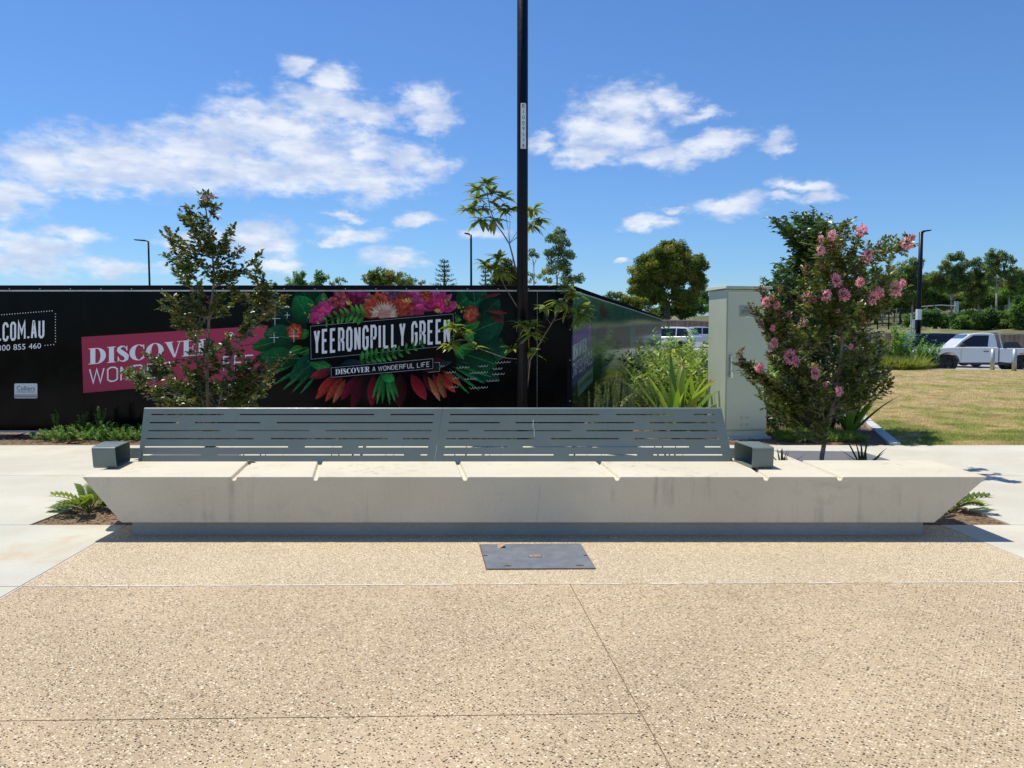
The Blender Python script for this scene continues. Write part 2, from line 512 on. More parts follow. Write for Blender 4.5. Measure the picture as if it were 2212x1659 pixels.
def leaves(name, B, D, Nn, Ln, Wd, C, fold=0.12, droop=0.0):
    """many leaves: base, direction, normal hint, length, width, colour -> folded pointed blades (4 triangles each)"""
    B = np.asarray(B, float); D = unit(np.asarray(D, float)); n = len(B)
    S = unit(np.cross(D, Nn)); U = np.cross(S, D)
    Ln = np.asarray(Ln, float).reshape(-1, 1); Wd = np.asarray(Wd, float).reshape(-1, 1)
    tip = B + D * Ln; tip[:, 2] -= droop * Ln[:, 0]
    mid = B + D * Ln * 0.48; mid[:, 2] -= droop * Ln[:, 0] * 0.25
    lf = mid + S * Wd * 0.5 + U * Wd * fold; rt = mid - S * Wd * 0.5 + U * Wd * fold
    V = np.stack([B, lf, mid, rt, tip], 1).reshape(-1, 3)
    i = np.arange(n)[:, None] * 5
    F = np.concatenate([i + [0, 2, 1], i + [0, 3, 2], i + [2, 4, 1], i + [2, 3, 4]], 0)
    C = np.asarray(C, float)
    Cv = np.repeat(C[:, None, :], 5, 1)
    Cv[:, 4] *= 1.12; Cv[:, 2] *= 1.08
    return np_mesh(name, V, F, Cv.reshape(-1, 3))


def vnoise(x, y, scale, seed=0):
    """smooth value noise 0..1"""
    r = np.random.default_rng(seed); T = r.random((64, 64))
    x = np.asarray(x, float) * scale; y = np.asarray(y, float) * scale
    xi, yi = np.floor(x).astype(int), np.floor(y).astype(int)
    fx, fy = x - xi, y - yi
    fx = fx * fx * (3 - 2 * fx); fy = fy * fy * (3 - 2 * fy)
    g = lambda a, b: T[a % 64, b % 64]
    return (g(xi, yi) * (1 - fx) + g(xi + 1, yi) * fx) * (1 - fy) + (g(xi, yi + 1) * (1 - fx) + g(xi + 1, yi + 1) * fx) * fy


def fbm(x, y, scale, seed=0, o=4):
    return sum(vnoise(x, y, scale * 2 ** k, seed + k) * 0.5 ** k for k in range(o)) / sum(0.5 ** k for k in range(o))


def sm(t):
    t = np.clip(t, 0, 1); return t * t * (3 - 2 * t)


# ================================================================== THE SETTING
HY = 12.40                                     # front hoarding plane
HC = Vector((0.965, HY, 0))                    # hoarding corner
HD = Vector((0.263, 0.965, 0)).normalized()    # direction of the side hoarding


def kerb_x(y): return 5.45 + (y - 11.0) * 0.33
def lawn_end(x): return 33.5 - (x - 18.1) * 0.33


def terr(x, y):
    x = np.asarray(x, float); y = np.asarray(y, float)
    t = sm((y - 36) / 28); s = 1 - sm((x - 12) / 18)
    z = t * (1.25 * s - 0.15 * (1 - s))
    e = ((x - 12.9) * 20 + (y - 66) * 17.7) / 26.7
    z = z + 2.6 * sm((e - 1.5) / 16) * sm((x - 8) / 15) + 5.0 * sm((e - 25) / 90)
    z = z - .1 * sm((x - 14) / 4) * (1 - sm((y - 39) / 4)) * sm((y - 33) / .6)
    return z


def terr1(x, y): return float(terr(x, y))


def grid_mesh(name, xs, ys, zf, colf=None):
    X, Y = np.meshgrid(xs, ys, indexing='ij')
    V = np.stack([X, Y, zf(X, Y)], -1).reshape(-1, 3)
    nx, ny = X.shape
    i = (np.arange(nx - 1)[:, None] * ny + np.arange(ny - 1)[None, :]).ravel()[:, None]
    F = i + np.array([0, ny, ny + 1, 1])
    C = None if colf is None else colf(X, Y).reshape(-1, 3)
    return np_mesh(name, V, F, C, True)


gx = np.concatenate([[-900, -500, -250, -120, -60], np.arange(-40, 81, 4.0), [100, 140, 250, 500, 900]])
gy = np.concatenate([[-300, -100, -30, 0, 20, 30, 33], np.arange(36, 130, 4.0), [150, 200, 320, 600, 1200, 2200]])
o = obj('ground', grid_mesh('ground', gx, gy, lambda X, Y: terr(X, Y) - 0.07), M['ground'])
tag(o, 'wide earth and grass ground reaching to the horizon', kind='structure')

# --- paving: real slabs with open joints, corners taken on the ground plane
AL = lambda y: -3.14 + (y - 5.6) * -0.08       # left / right edges of the exposed aggregate field
AR = lambda y: 3.60 - (y - 5.4) * 0.05
yb = 6.32
j1a, j1b = G(60, 1267), G(2190, 1258)
J1 = lambda x: j1a.y + (x - j1a.x) * (j1b.y - j1a.y) / (j1b.x - j1a.x)
va, vb = G(1230, 1260), G(1450, 1659)
VX = lambda y: va.x + (y - va.y) * (vb.x - va.x) / (vb.y - va.y)
ha, hb = G(0, 1555), G(1380, 1541)
J2 = lambda x: ha.y + (x - ha.x) * (hb.y - ha.y) / (hb.x - ha.x)
g = 0.003
plaza = empty('plaza_paving'); tag(plaza, 'tan exposed aggregate paving field in front of the bench', kind='structure')
S = MB()
aggs = []
# cream strip by the bench (with the opening for the access cover left in the slab's joint)
pit = [G(1035, 1177.5), G(1254, 1175.5), G(1288, 1230), G(1050, 1231.5)]
strip = [(AL(J1(-3) + .02), J1(-3.1) + g), (AR(J1(3.6)), J1(3.6) + g), (AR(yb), yb), (AL(yb), yb)]
b_ = MB().slab(strip, -0.05, 0.0).build('paving_slab', M['agg_back'], plaza)
tl = [(AL(2.6), J2(-3.5) + g), (VX(J2(0.5)) - g, J2(0.5) + g), (VX(J1(0.4)) - g, J1(0.4) - g), (AL(J1(-3)), J1(-3.1) - g)]
MB().slab(tl, -0.05, 0.0).build('paving_slab', M['agg_front'], plaza)
bl = [(AL(-2), -2), (VX(-2) - g, -2), (VX(J2(0.5)) - g, J2(0.5) - g), (AL(2.6), J2(-3.5) - g)]
MB().slab(bl, -0.05, 0.0).build('paving_slab', M['agg_front'], plaza)
rt = [(VX(-2) + g, -2), (AR(-2), -2), (AR(J1(3.6)), J1(3.6) - g), (VX(J1(0.4)) + g, J1(0.4) - g)]
MB().slab(rt, -0.05, 0.0).build('paving_slab', M['agg_front'], plaza)
# pale mortar squeezed up along the long joint
mb = MB(); x = -3.0
while x < 3.5:
    w = random.uniform(0.08, 0.3)
    if random.random() < 0.82:
        y0 = J1(x) - 0.005 - random.random() * .004; y1 = J1(x) + 0.006 + random.random() * 0.007
        mb.hexa([(x, y0, -.02), (x + w, y0 + .001, -.02), (x + w, y1, -.02), (x, y1, -.02), (x, y0 + .002, .003), (x + w, y0 + .002, .003), (x + w, y1 - .003, .004), (x, y1 - .002, .003)])
    x += w + random.uniform(0.0, 0.05)
mb.build('joint_mortar', M['mortar'], plaza)
MB().slab([(-3.4, -2), (3.95, -2), (3.8, yb), (-3.3, yb)], -0.065, -0.007).build('bedding', M['joint'], plaza)

BL, BR, BB = -4.02, 4.16, 8.95                  # the planting bed behind the bench
path = empty('footpath'); tag(path, 'pale concrete footpath running behind and beside the bench', kind='structure')
q = 0.004
yj = [-2, J1(-3.3), yb, 8.62, 11.10]
for k in range(4):
    y0, y1 = yj[k] + q, yj[k + 1] - q
    if k < 2:
        MB().slab([(-9.0, y0), (AL(y0) - .012, y0), (AL(y1) - .012, y1), (-9.0, y1)], -0.06, 0.002).build('path_slab', M['path_warm'], path)
        MB().slab([(AR(y0) + .012, y0), (9.0, y0), (9.0, y1), (AR(y1) + .012, y1)], -0.06, 0.002).build('path_slab', M['path'], path)
    elif k == 2:
        MB().slab([(-9.0, y0), (BL, y0), (BL, y1), (-9.0, y1)], -0.06, 0.002).build('path_slab', M['path'], path)
        MB().slab([(BR, y0), (9.0, y0), (9.0, y1), (BR, y1)], -0.06, 0.002).build('path_slab', M['path'], path)
    else:
        MB().slab([(-9.0, y0), (BL - .3, y0), (BL - .3, y1), (-9.0, y1)], -0.06, 0.002).build('path_slab', M['path'], path)
        MB().slab([(BL - .3 + q, y0 + (BB - 8.62)), (-1.2, y0 + (BB - 8.62)), (-1.2, y1), (BL - .3 + q, y1)], -0.06, 0.002).build('path_slab', M['path'], path)
        MB().slab([(-1.2 + q, y0 + (BB - 8.62)), (1.6, y0 + (BB - 8.62)), (1.6, y1), (-1.2 + q, y1)], -0.06, 0.002).build('path_slab', M['path'], path)
        MB().slab([(1.6 + q, y0 + (BB - 8.62)), (BR + .3, y0 + (BB - 8.62)), (BR + .3, y1), (1.6 + q, y1)], -0.06, 0.002).build('path_slab', M['path'], path)
        MB().slab([(BR + .3 + q, y0), (9.0, y0), (9.0, y1), (BR + .3 + q, y1)], -0.06, 0.002).build('path_slab', M['path'], path)
MB().slab([(BL - .3 + q, 8.624), (BL, 8.624), (BL, BB), (BL - .3 + q, BB)], -0.06, 0.002).build('path_slab', M['path'], path)
MB().slab([(BR, 8.624), (BR + .3 - q, 8.624), (BR + .3 - q, BB), (BR, BB)], -0.06, 0.002).build('path_slab', M['path'], path)
for y0, y1 in zip(yj[:-1], yj[1:]):
    for sx in (-1, 1):
        MB().slab([(sx * 9.0 + sx * q, y0 + q), (sx * 15, y0 + q), (sx * 15, y1 - q), (sx * 9.0 + sx * q, y1 - q)][::sx], -0.06, 0.002).build('path_slab', M['path'], path)
# narrow cast edge strip beside the aggregate
for fx, s in ((AL, -1), (AR, 1)):
    pl = [(fx(0) + s * .001, 0), (fx(0) + s * .010, 0), (fx(yb) + s * .010, yb), (fx(yb) + s * .001, yb)][::-s]
    MB().slab(pl, -0.05, -0.002).build('edge_strip', M['mortar'], path)
# grey permeable square in the footpath behind the bed
p0, p1 = G(1679, 973.5), G(1866, 978.5)
for sx_ in (1, -1):
    pl_ = [(3.66, 8.97), (4.84, 8.97), (4.78, 10.45), (3.62, 10.55)]
    pl_ = pl_ if sx_ > 0 else [(-x - .0, y) for x, y in pl_][::-1]
    MB().slab(pl_, -0.02, 0.006).build('tree_pit_paving', M['slab_grey'], path)['label'] = 'dark grey permeable square set in the footpath'

# beds of mulch
def bed(name, label, poly, z):
    o = MB().slab(poly, z - 0.06, z).build(name, M['mulch'])
    tag(o, label, kind='structure'); return o


bed('planting_bed', 'mulched planting bed under and behind the bench', [(BL + .004, yb + .02), (BR - .004, yb + .02), (BR - .004, BB - .004), (BL + .004, BB - .004)], -0.012)
bed('planting_bed', 'mulched strip between the footpath and the black hoarding', [(-15, 11.115), (1.0, 11.115), (1.3, HY + .3), (-15, HY + .3)], -0.005)
bed('planting_bed', 'mulched bed between the side hoarding and the lawn', [(1.01, 11.115), (kerb_x(11.1) - .004, 11.115), (kerb_x(31) - .004, 31), (HC.x + HD.x / HD.y * (31 - HY) + .05, 31), (1.31, HY + .3)], -0.006)
kb = MB()
for k in range(14):
    y0, y1 = 11.115 + k * 1.5, 11.115 + k * 1.5 + 1.49
    kb = MB().slab([(kerb_x(y0), y0), (kerb_x(y0) + .16, y0), (kerb_x(y1) + .16, y1), (kerb_x(y1), y1)], -0.05, 0.035 + .22 * float(sm((y0 - 11.1) / 20)))
    if k == 0: kroot = empty('garden_kerb'); tag(kroot, 'pale concrete garden kerb between mulch bed and lawn', kind='structure')
    kb.build('kerb_piece', M['kerb'], kroot)

# mulch chips (stuff)
def chips(name, label, pts, n, zmin, seed, dark=1.0):
    r = np.random.default_rng(seed)
    x0, x1, y0, y1, test = pts
    X = r.uniform(x0, x1, n); Y = r.uniform(y0, y1, n)
    k = test(X, Y); X, Y = X[k], Y[k]; n = len(X)
    a = r.uniform(0, 6.283, n); D = np.stack([np.cos(a), np.sin(a), r.normal(0, .22, n)], 1)
    Nn = np.stack([r.normal(0, .5, n), r.normal(0, .5, n), np.ones(n)], 1)
    ln = r.uniform(.02, .085, n); wd = r.uniform(.005, .014, n)
    pal = np.array([(.30, .19, .10), (.20, .12, .065), (.12, .07, .04), (.38, .27, .16), (.25, .15, .09)])
    C = pal[r.integers(0, 5, n)] * r.uniform(.75, 1.2, (n, 1)) * dark
    B = np.stack([X, Y, zmin + r.uniform(0, .02, n)], 1)
    o = obj(name, leaves(name, B, D, Nn, ln, wd, C), M['chip'])
    tag(o, label, kind='stuff'); return o


chips('mulch', 'brown shredded bark mulch around and behind the bench', (BL + .02, BR - .02, yb + .05, BB - .05, lambda X, Y: np.ones_like(X, bool)), 15000, -0.012, 3)
chips('mulch', 'brown bark mulch in front of the hoarding', (-8.5, 1.2, 11.14, 12.36, lambda X, Y: np.ones_like(X, bool)), 7000, -0.005, 4)
chips('mulch', 'brown bark mulch in the bed beside the lawn', (1.2, 6.6, 11.14, 14, lambda X, Y: X < kerb_x(Y) - .05), 6000, -0.006, 5)

# --- lawn
def lawn_z(X, Y): return .22 * sm((Y - 11.1) / 20)


def lawn_col(X, Y):
    d = fbm(X, Y, 2.3, 21, 5) * .65 + fbm(X, Y, .45, 61, 3) * .35
    near = 1 - sm((Y - 11.3) / 5.0)
    gfac = np.clip(sm((d - .47) / .16) * .62 + near * sm((fbm(X, Y, 1.6, 33, 4) - .36) / .2) * .9, 0, 1)[..., None]
    v = (.60 + .8 * fbm(X, Y, 5.1, 40, 4))[..., None]
    return ((1 - gfac) * np.array([.43, .325, .165]) + gfac * np.array([.22, .26, .06])) * v


ny = np.concatenate([np.arange(11.115, 20, .10), np.arange(20, 34.5, .25)])
U = np.linspace(0, 1, 190)
XX = np.array([[kerb_x(y) + .17 + u * (26 - kerb_x(y)) for y in ny] for u in U])
YY = np.repeat(ny[None], len(U), 0)
YY = np.minimum(YY, lawn_end(XX))
nx_, ny_ = XX.shape
i_ = (np.arange(nx_ - 1)[:, None] * ny_ + np.arange(ny_ - 1)[None]).ravel()[:, None]
o = obj('lawn', np_mesh('lawn', np.stack([XX, YY, lawn_z(XX, YY)], -1).reshape(-1, 3), i_ + np.array([0, ny_, ny_ + 1, 1]), lawn_col(XX, YY).reshape(-1, 3), True), M['lawn'])
tag(o, 'flat dry lawn of tan and green patches', kind='structure')

nb = 190000
u = RNG.random(nb)
Yb_ = 1 / (1 / 11.13 + u * (1 / 33.5 - 1 / 11.13))
Xb_ = kerb_x(Yb_) + .17 + RNG.random(nb) * (np.minimum(Yb_ * .70 + 2.5, 26) - kerb_x(Yb_))
k = (Yb_ < lawn_end(Xb_)) & (Xb_ > kerb_x(Yb_))
Xb_, Yb_ = Xb_[k], Yb_[k]; nb = len(Xb_)
Cb = lawn_col(Xb_, Yb_) * RNG.uniform(.5, 1.45, (nb, 1))
lush = (Cb[:, 1] / Cb[:, 0])[:, None]
Lb = RNG.uniform(.02, .065, nb) * np.clip(lush[:, 0] ** 2, .5, 1.6)
a = RNG.uniform(0, 6.283, nb)
Db = np.stack([np.cos(a), np.sin(a), RNG.uniform(.25, 1.3, nb)], 1)
o = obj('grass', leaves('grass', np.stack([Xb_, Yb_, lawn_z(Xb_, Yb_)], 1), Db, np.stack([-np.sin(a) * .3, np.cos(a) * .3, np.ones(nb)], 1), Lb, .0045 * np.clip(Yb_ / 11, 1, 3), Cb), M['grass'])
tag(o, 'short dry and green grass blades of the lawn', kind='stuff')

# --- car park road, kerb
xs = np.linspace(-6, 48, 55)
YL = np.array([lawn_end(x) + .2 if x > 14 else 31.2 + 3.4 * float(sm((x - 2) / 12)) for x in xs])
ts = np.linspace(0, 1, 16)
def fence_y(x): return 66 - (x - 12.9) * 1.13
RX = np.repeat(xs[:, None], 16, 1)
RY = YL[:, None] + ts[None] * np.maximum(np.minimum(fence_y(RX), 80) + .3 - YL[:, None], .5)
i_ = (np.arange(54)[:, None] * 16 + np.arange(15)[None]).ravel()[:, None]
o = obj('road', np_mesh('road', np.stack([RX, RY, terr(RX, RY) - .02], -1).reshape(-1, 3), i_ + np.array([0, 16, 17, 1]), None, True), M['asphalt'])
tag(o, 'pale grey car park road beyond the lawn', kind='structure')
kroot = empty('road_kerb'); tag(kroot, 'white concrete kerb along the far edge of the lawn', kind='structure')
for k in range(7):
    x0 = 14.2 + k * 2.0; x1 = x0 + 1.985
    z = .225
    kb = MB().slab([(x0, lawn_end(x0) + .01), (x1, lawn_end(x1) + .01), (x1, lawn_end(x1) + .30), (x0, lawn_end(x0) + .30)], -.1, z)
    kb.build('kerb_piece', M['kerb'], kroot)

# ================================================================== BENCH
ZT = 0.48
YF = G(176, 1030, ZT).y
YBK = 6.72
ZB = P(264, 1129, YF).z
bench = empty('park_bench', (0.15, 6.3, 0)); tag(bench, 'long pale concrete bench with slotted grey metal backrest and box armrests', 'bench')
rb = rel(bench)
xs_f = lambda px: (px - CX) / (1030 - 731) * (EYE - ZT) * 0 + G(px, 1030, ZT).x
gro = [(503, 536), (680, 690), (1004, 991), (1334, 1298), (1657, 1614), (1817, 1745)]
xl, xr = G(176, 1030, ZT).x, G(2127, 1028, ZT).x
xlb, xrb = P(262, 1130, YF).x, P(2019, 1127, YF).x
top_f, top_b = [xl], [xl - .04]
def bx_at(px): return G(px, 1001, ZT).x
gw, gd = .024, .028
front, back = [], []
front.append((xl, ZT)); back.append((xl - .03, ZT))
for pf, pb in gro:
    a, b2 = G(pf, 1031, ZT).x, bx_at(pb)
    b2 = b2 + (b2 - a) * (YBK - G(pb, 1001, ZT).y) / (G(pb, 1001, ZT).y - YF)
    for dx, dz in ((-gw, 0), (-gw * .55, -gd), (gw * .55, -gd), (gw, 0)):
        front.append((a + dx, ZT + dz)); back.append((b2 + dx, ZT + dz))
front.append((xr, ZT)); back.append((xr + .0, ZT))
front += [(xrb, ZB), (xlb, ZB)]; back += [(xrb, ZB), (xlb - .03, ZB)]
n = len(front)
mb = MB()
vsF = [rb((x, YF, z)) for x, z in front] + [rb((x, YBK, z)) for x, z in back]
fs = [tuple(range(n)), tuple(reversed(range(n, 2 * n)))] + [(i, n + i, n + (i + 1) % n, (i + 1) % n) for i in range(n)]
seat = mb.add(vsF, fs).build('seat', M['bench_c'], bench, fix=True)
seat['label'] = 'pale precast concrete seat with slanting drainage grooves'
bevel(seat, .006, 2, 25)
# hairline crack where the two precast halves meet
mb = MB()
pts = [(1166, 1050), (1165.4, 1068), (1164.2, 1080), (1163, 1098), (1160.5, 1115), (1158, 1127)]
for (x0, y0), (x1, y1) in zip(pts[:-1], pts[1:]):
    w = .32
    mb.add([rb(P(x0 - w, y0, YF - .0006)), rb(P(x0 + w, y0, YF - .0006)), rb(P(x1 + w, y1, YF - .0006)), rb(P(x1 - w, y1, YF - .0006))], [(0, 1, 2, 3)])
mb.build('crack', M['plinth'], seat)
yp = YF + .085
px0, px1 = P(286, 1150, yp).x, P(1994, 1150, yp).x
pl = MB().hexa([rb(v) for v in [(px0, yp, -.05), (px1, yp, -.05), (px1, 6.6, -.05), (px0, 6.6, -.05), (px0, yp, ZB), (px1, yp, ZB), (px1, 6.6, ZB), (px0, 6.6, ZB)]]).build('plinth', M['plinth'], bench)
bevel(pl, .004, 1)

# backrest sheets with their laser-cut slots
SL = [[(567, 838), (899, 1404), (1464, 1628), (1688, 2252), (2311, 2540), (2599, 2679)],
      [(561, 671), (732, 976), (1038, 1623), (1683, 1874), (1934, 2379), (2438, 2684)],
      [(555, 825), (888, 1158), (1221, 1618), (1679, 1757), (1816, 2141), (2200, 2690)],
      [(549, 951), (1015, 1454), (1512, 1613), (1674, 2001), (2065, 2320), (2381, 2696)],
      [(542, 1080), (1143, 1283), (1344, 1606), (1668, 1902), (1961, 2584), (2643, 2703)],
      [(536, 753), (815, 1515), (1577, 1602), (1664, 2076), (2134, 2389), (2448, 2709)]]
SY = [895.3, 912.8, 930.2, 947.5, 965.0, 982.3]
YB0, YB1 = 6.64, 6.845
def back_panel(cor, side):
    (blx, tlx, trx, brx) = cor
    y0p, y1p = 1001.0, 884.0
    def pix(u, v):                              # u 0..1 along, v 0 bottom..1 top
        l = blx + (tlx - blx) * v; r_ = brx + (trx - brx) * v
        return P(l + (r_ - l) * u, y0p + (y1p - y0p) * v, YB0 + (YB1 - YB0) * v)
    vr = [0.0]
    for y in reversed(SY):
        vv = (y - y0p) / (y1p - y0p); vr += [vv - .0125, vv + .0125]
    vr.append(1.0)
    ub = {0.0, 1.0}
    holes = []
    for ri, y in enumerate(reversed(SY)):
        row = SL[5 - ri]
        v = (y - y0p) / (y1p - y0p)
        l = blx + (tlx - blx) * v; r_ = brx + (trx - brx) * v
        hs = []
        for a, b2 in row:
            a, b2 = a * .576, b2 * .576
            ua, ub_ = (a - l) / (r_ - l), (b2 - l) / (r_ - l)
            if -.01 < ua and ub_ < 1.01:
                ua, ub_ = round(ua, 4), round(ub_, 4); hs.append((ua, ub_)); ub |= {ua, ub_}
        holes.append(hs)
    ub = sorted(ub)
    mb = MB(); V = []; F = []
    lipn = 6
    up = (pix(.5, 1) - pix(.5, .9)).normalized(); nb_ = Vector((0, up.z, -up.y))
    rr = .022
    for u in ub:
        for v in vr: V.append(rb(pix(u, v)))
        top = pix(u, 1.0)
        for kk in range(1, lipn + 1):
            a = kk / lipn * R(78)
            V.append(rb(top + up * rr * math.sin(a) + nb_ * rr * (1 - math.cos(a))))
        V.append(rb(top + up * (rr + .004) + nb_ * .07))
    nr = len(vr) + lipn + 1
    for i in range(len(ub) - 1):
        uc = (ub[i] + ub[i + 1]) / 2
        for j in range(nr - 1):
            if j < len(vr) - 1 and j % 2 == 1:
                if any(a < uc < b2 for a, b2 in holes[(j - 1) // 2]): continue
            F.append((i * nr + j, (i + 1) * nr + j, (i + 1) * nr + j + 1, i * nr + j + 1))
    mb.add(V, F)
    o = mb.build('backrest_panel', M['steel_grey'], bench)
    m = o.modifiers.new('thick', 'SOLIDIFY'); m.thickness = .006; m.offset = -1
    return o


back_panel((298, 311, 955.5, 937.5), 0)
back_panel((937.9, 956.0, 1559, 1584), 1)

# pale drips dried on the right-hand panel
mb = MB()
for pts in ([(1151.6, 906), (1151.9, 912), (1151.2, 921), (1152.4, 925)], [(1153.6, 926), (1153.9, 934), (1154.2, 943)]):
    for (x0, y0), (x1, y1) in zip(pts[:-1], pts[1:]):
        yy = lambda y: YB0 + (YB1 - YB0) * (1001 - y) / 117 - .008
        mb.add([rb(P(x0 - .5, y0, yy(y0))), rb(P(x0 + .5, y0, yy(y0))), rb(P(x1 + .45, y1, yy(y1))), rb(P(x1 - .45, y1, yy(y1)))], [(0, 1, 2, 3)])
mb.build('dried_drip', M['white_plastic'], bench)['label'] = 'thin white dried drip marks on the backrest'

# box armrests: folded plate, open towards the sitter
def armrest(fx, bx, outer):
    yf, yk = 6.27, 6.655
    z0, z1, r_ = ZT + .004, ZT + .178, .022
    def ring(t):                                # t: 0 left edge, 1 right edge -> rounded loop
        pts = []
        fxx = P(fx[0] + (fx[1] - fx[0]) * t, 992, yf).x; bxx = P(bx[0] + (bx[1] - bx[0]) * t, 970, yk).x
        for cy_, cz, a0 in ((yf + r_, z0 + r_, 180), (yf + r_, z1 - r_, 90), (yk - r_, z1 - r_, 0), (yk - r_, z0 + r_, -90)):
            for s_ in range(5):
                a = R(a0 + 90 - s_ * 22.5) if False else R(a0 + 90 * (1 - s_ / 4))
                y = cy_ + r_ * math.cos(a); z = cz + r_ * math.sin(a)
                f = (y - yf) / (yk - yf)
                pts.append((fxx + (bxx - fxx) * f + (.012 if outer < 0 else -.006) * (1 - (z - z0) / (z1 - z0)) * (1 - f), y, z))
        return pts
    A, B = ring(0), ring(1)
    n = len(A)
    mb = MB()
    mb.add([rb(p) for p in A + B], [(i, (i + 1) % n, n + (i + 1) % n, n + i) for i in range(n)])
    mb.add([rb(p) for p in (A if outer < 0 else B)], [tuple(range(n))])
    o = mb.build('armrest', M['steel_grey'], bench, fix=False)
    bm = bmesh.new(); bm.from_mesh(o.data); bmesh.ops.remove_doubles(bm, verts=bm.verts, dist=.0005)
    bmesh.ops.recalc_face_normals(bm, faces=bm.faces); bm.to_mesh(o.data); bm.free()
    m = o.modifiers.new('thick', 'SOLIDIFY'); m.thickness = .006; m.offset = -1
    return o


armrest((198, 248), (228, 281), -1)
armrest((1626, 1672), (1586, 1637), 1)
for a, b2 in ((279, 305), (1577, 1601)):        # tabs joining armrests and backrest
    q_ = [P(a, 968, YB0 + .05), P(b2, 968, YB0 + .05), P(b2, 990, YB0 + .012), P(a, 990, YB0 + .012)]
    off = Vector((0, .006, 0))
    MB().hexa([rb(v) for v in (q_[3], q_[2], q_[2] + off, q_[3] + off, q_[0], q_[1], q_[1] + off, q_[0] + off)]).build('armrest_tab', M['steel_grey'], bench)

# ================================================================== ACCESS COVER
cv = empty('access_cover', tuple(sum(pit, Vector()) / 4)); tag(cv, 'blue grey steel service cover set flush in the paving', 'cover')
rc = rel(cv)
MB().slab([rc(p) for p in (pit[3], pit[2], pit[1], pit[0])], -.006, .004).build('frame', M['rust'], cv)
ins = [p + (sum(pit, Vector()) / 4 - p) * .018 for p in pit]
MB().slab([rc(p) for p in (ins[3], ins[2], ins[1], ins[0])], .0, .0085).build('cover_plate', M['cover'], cv)
cen = sum(pit, Vector()) / 4
for px, py in ((1048.5, 1202.5), (1265, 1202.5)):
    c_ = rc(G(px, py))
    mb = MB(); mb.slab([(c_.x + .016 * math.cos(a), c_.y + .013 * math.sin(a)) for a in np.linspace(0, 6.283, 13)[:-1]], .0, .0095); mb.build('lift_hole', M['ink'], cv)
for px, py in ((1096, 1225), (1252, 1224)):
    c_ = rc(G(px, py))
    mb = MB(); mb.slab([(c_.x + .03 * math.cos(a), c_.y + .02 * math.sin(a)) for a in np.linspace(0, 6.283, 11)[:-1]], .0, .0095); kh = mb.build('key_plate', M['rust'], cv)
    mb = MB(); mb.slab([(c_.x + .014 * math.cos(a), c_.y + .007 * math.sin(a)) for a in np.linspace(0, 6.283, 11)[:-1]], .0, .0103); mb.build('key_hole', M['ink'], kh)
n0, n1, n2, n3 = [rc(G(*p)) for p in ((1142.5, 1207), (1171, 1207), (1170, 1200), (1141.5, 1200))]
npl = MB().slab([n0, n1, n2, n3], .0, .0098).build('name_plate', M['rust'], cv)


def text_mesh(body, size=1.0, align='CENTER'):
    cu = bpy.data.curves.new('lettering', 'FONT'); cu.body = body; cu.size = size
    cu.align_x = align; cu.align_y = 'CENTER' if align == 'CENTER' else 'BOTTOM_BASELINE'
    cu.resolution_u = 3
    t = bpy.data.objects.new('lettering', cu); col.objects.link(t)
    bpy.context.view_layer.update()
    me = bpy.data.meshes.new_from_object(t)
    bpy.data.objects.remove(t); bpy.data.curves.remove(cu)
    return me


def text_data(body, align='LEFT'):
    me = text_mesh(body, 1.0, align)
    V = [tuple(v.co) for v in me.vertices]; F = [tuple(p.vertices) for p in me.polygons]
    bpy.data.meshes.remove(me)
    return V, F


V, F = text_data('ELECTRICITY', 'CENTER')
sx = (n1.x - n0.x) * .9 / (max(v[0] for v in V) - min(v[0] for v in V)); sy = (n2.y - n1.y) * .62 / .72
c_ = (n0 + n2) / 2
MB().add([(c_.x + v[0] * sx, c_.y + v[1] * sy, .0105) for v in V], F).build('cover_lettering', M['kerb'], npl)

# ================================================================== HOARDINGS AND THEIR PRINT
def lin(h):
    h = h.lstrip('#'); c = [int(h[i:i + 2], 16) / 255 for i in (0, 2, 4)]
    return tuple(x / 12.92 if x <= .04045 else ((x + .055) / 1.055) ** 2.4 for x in c)


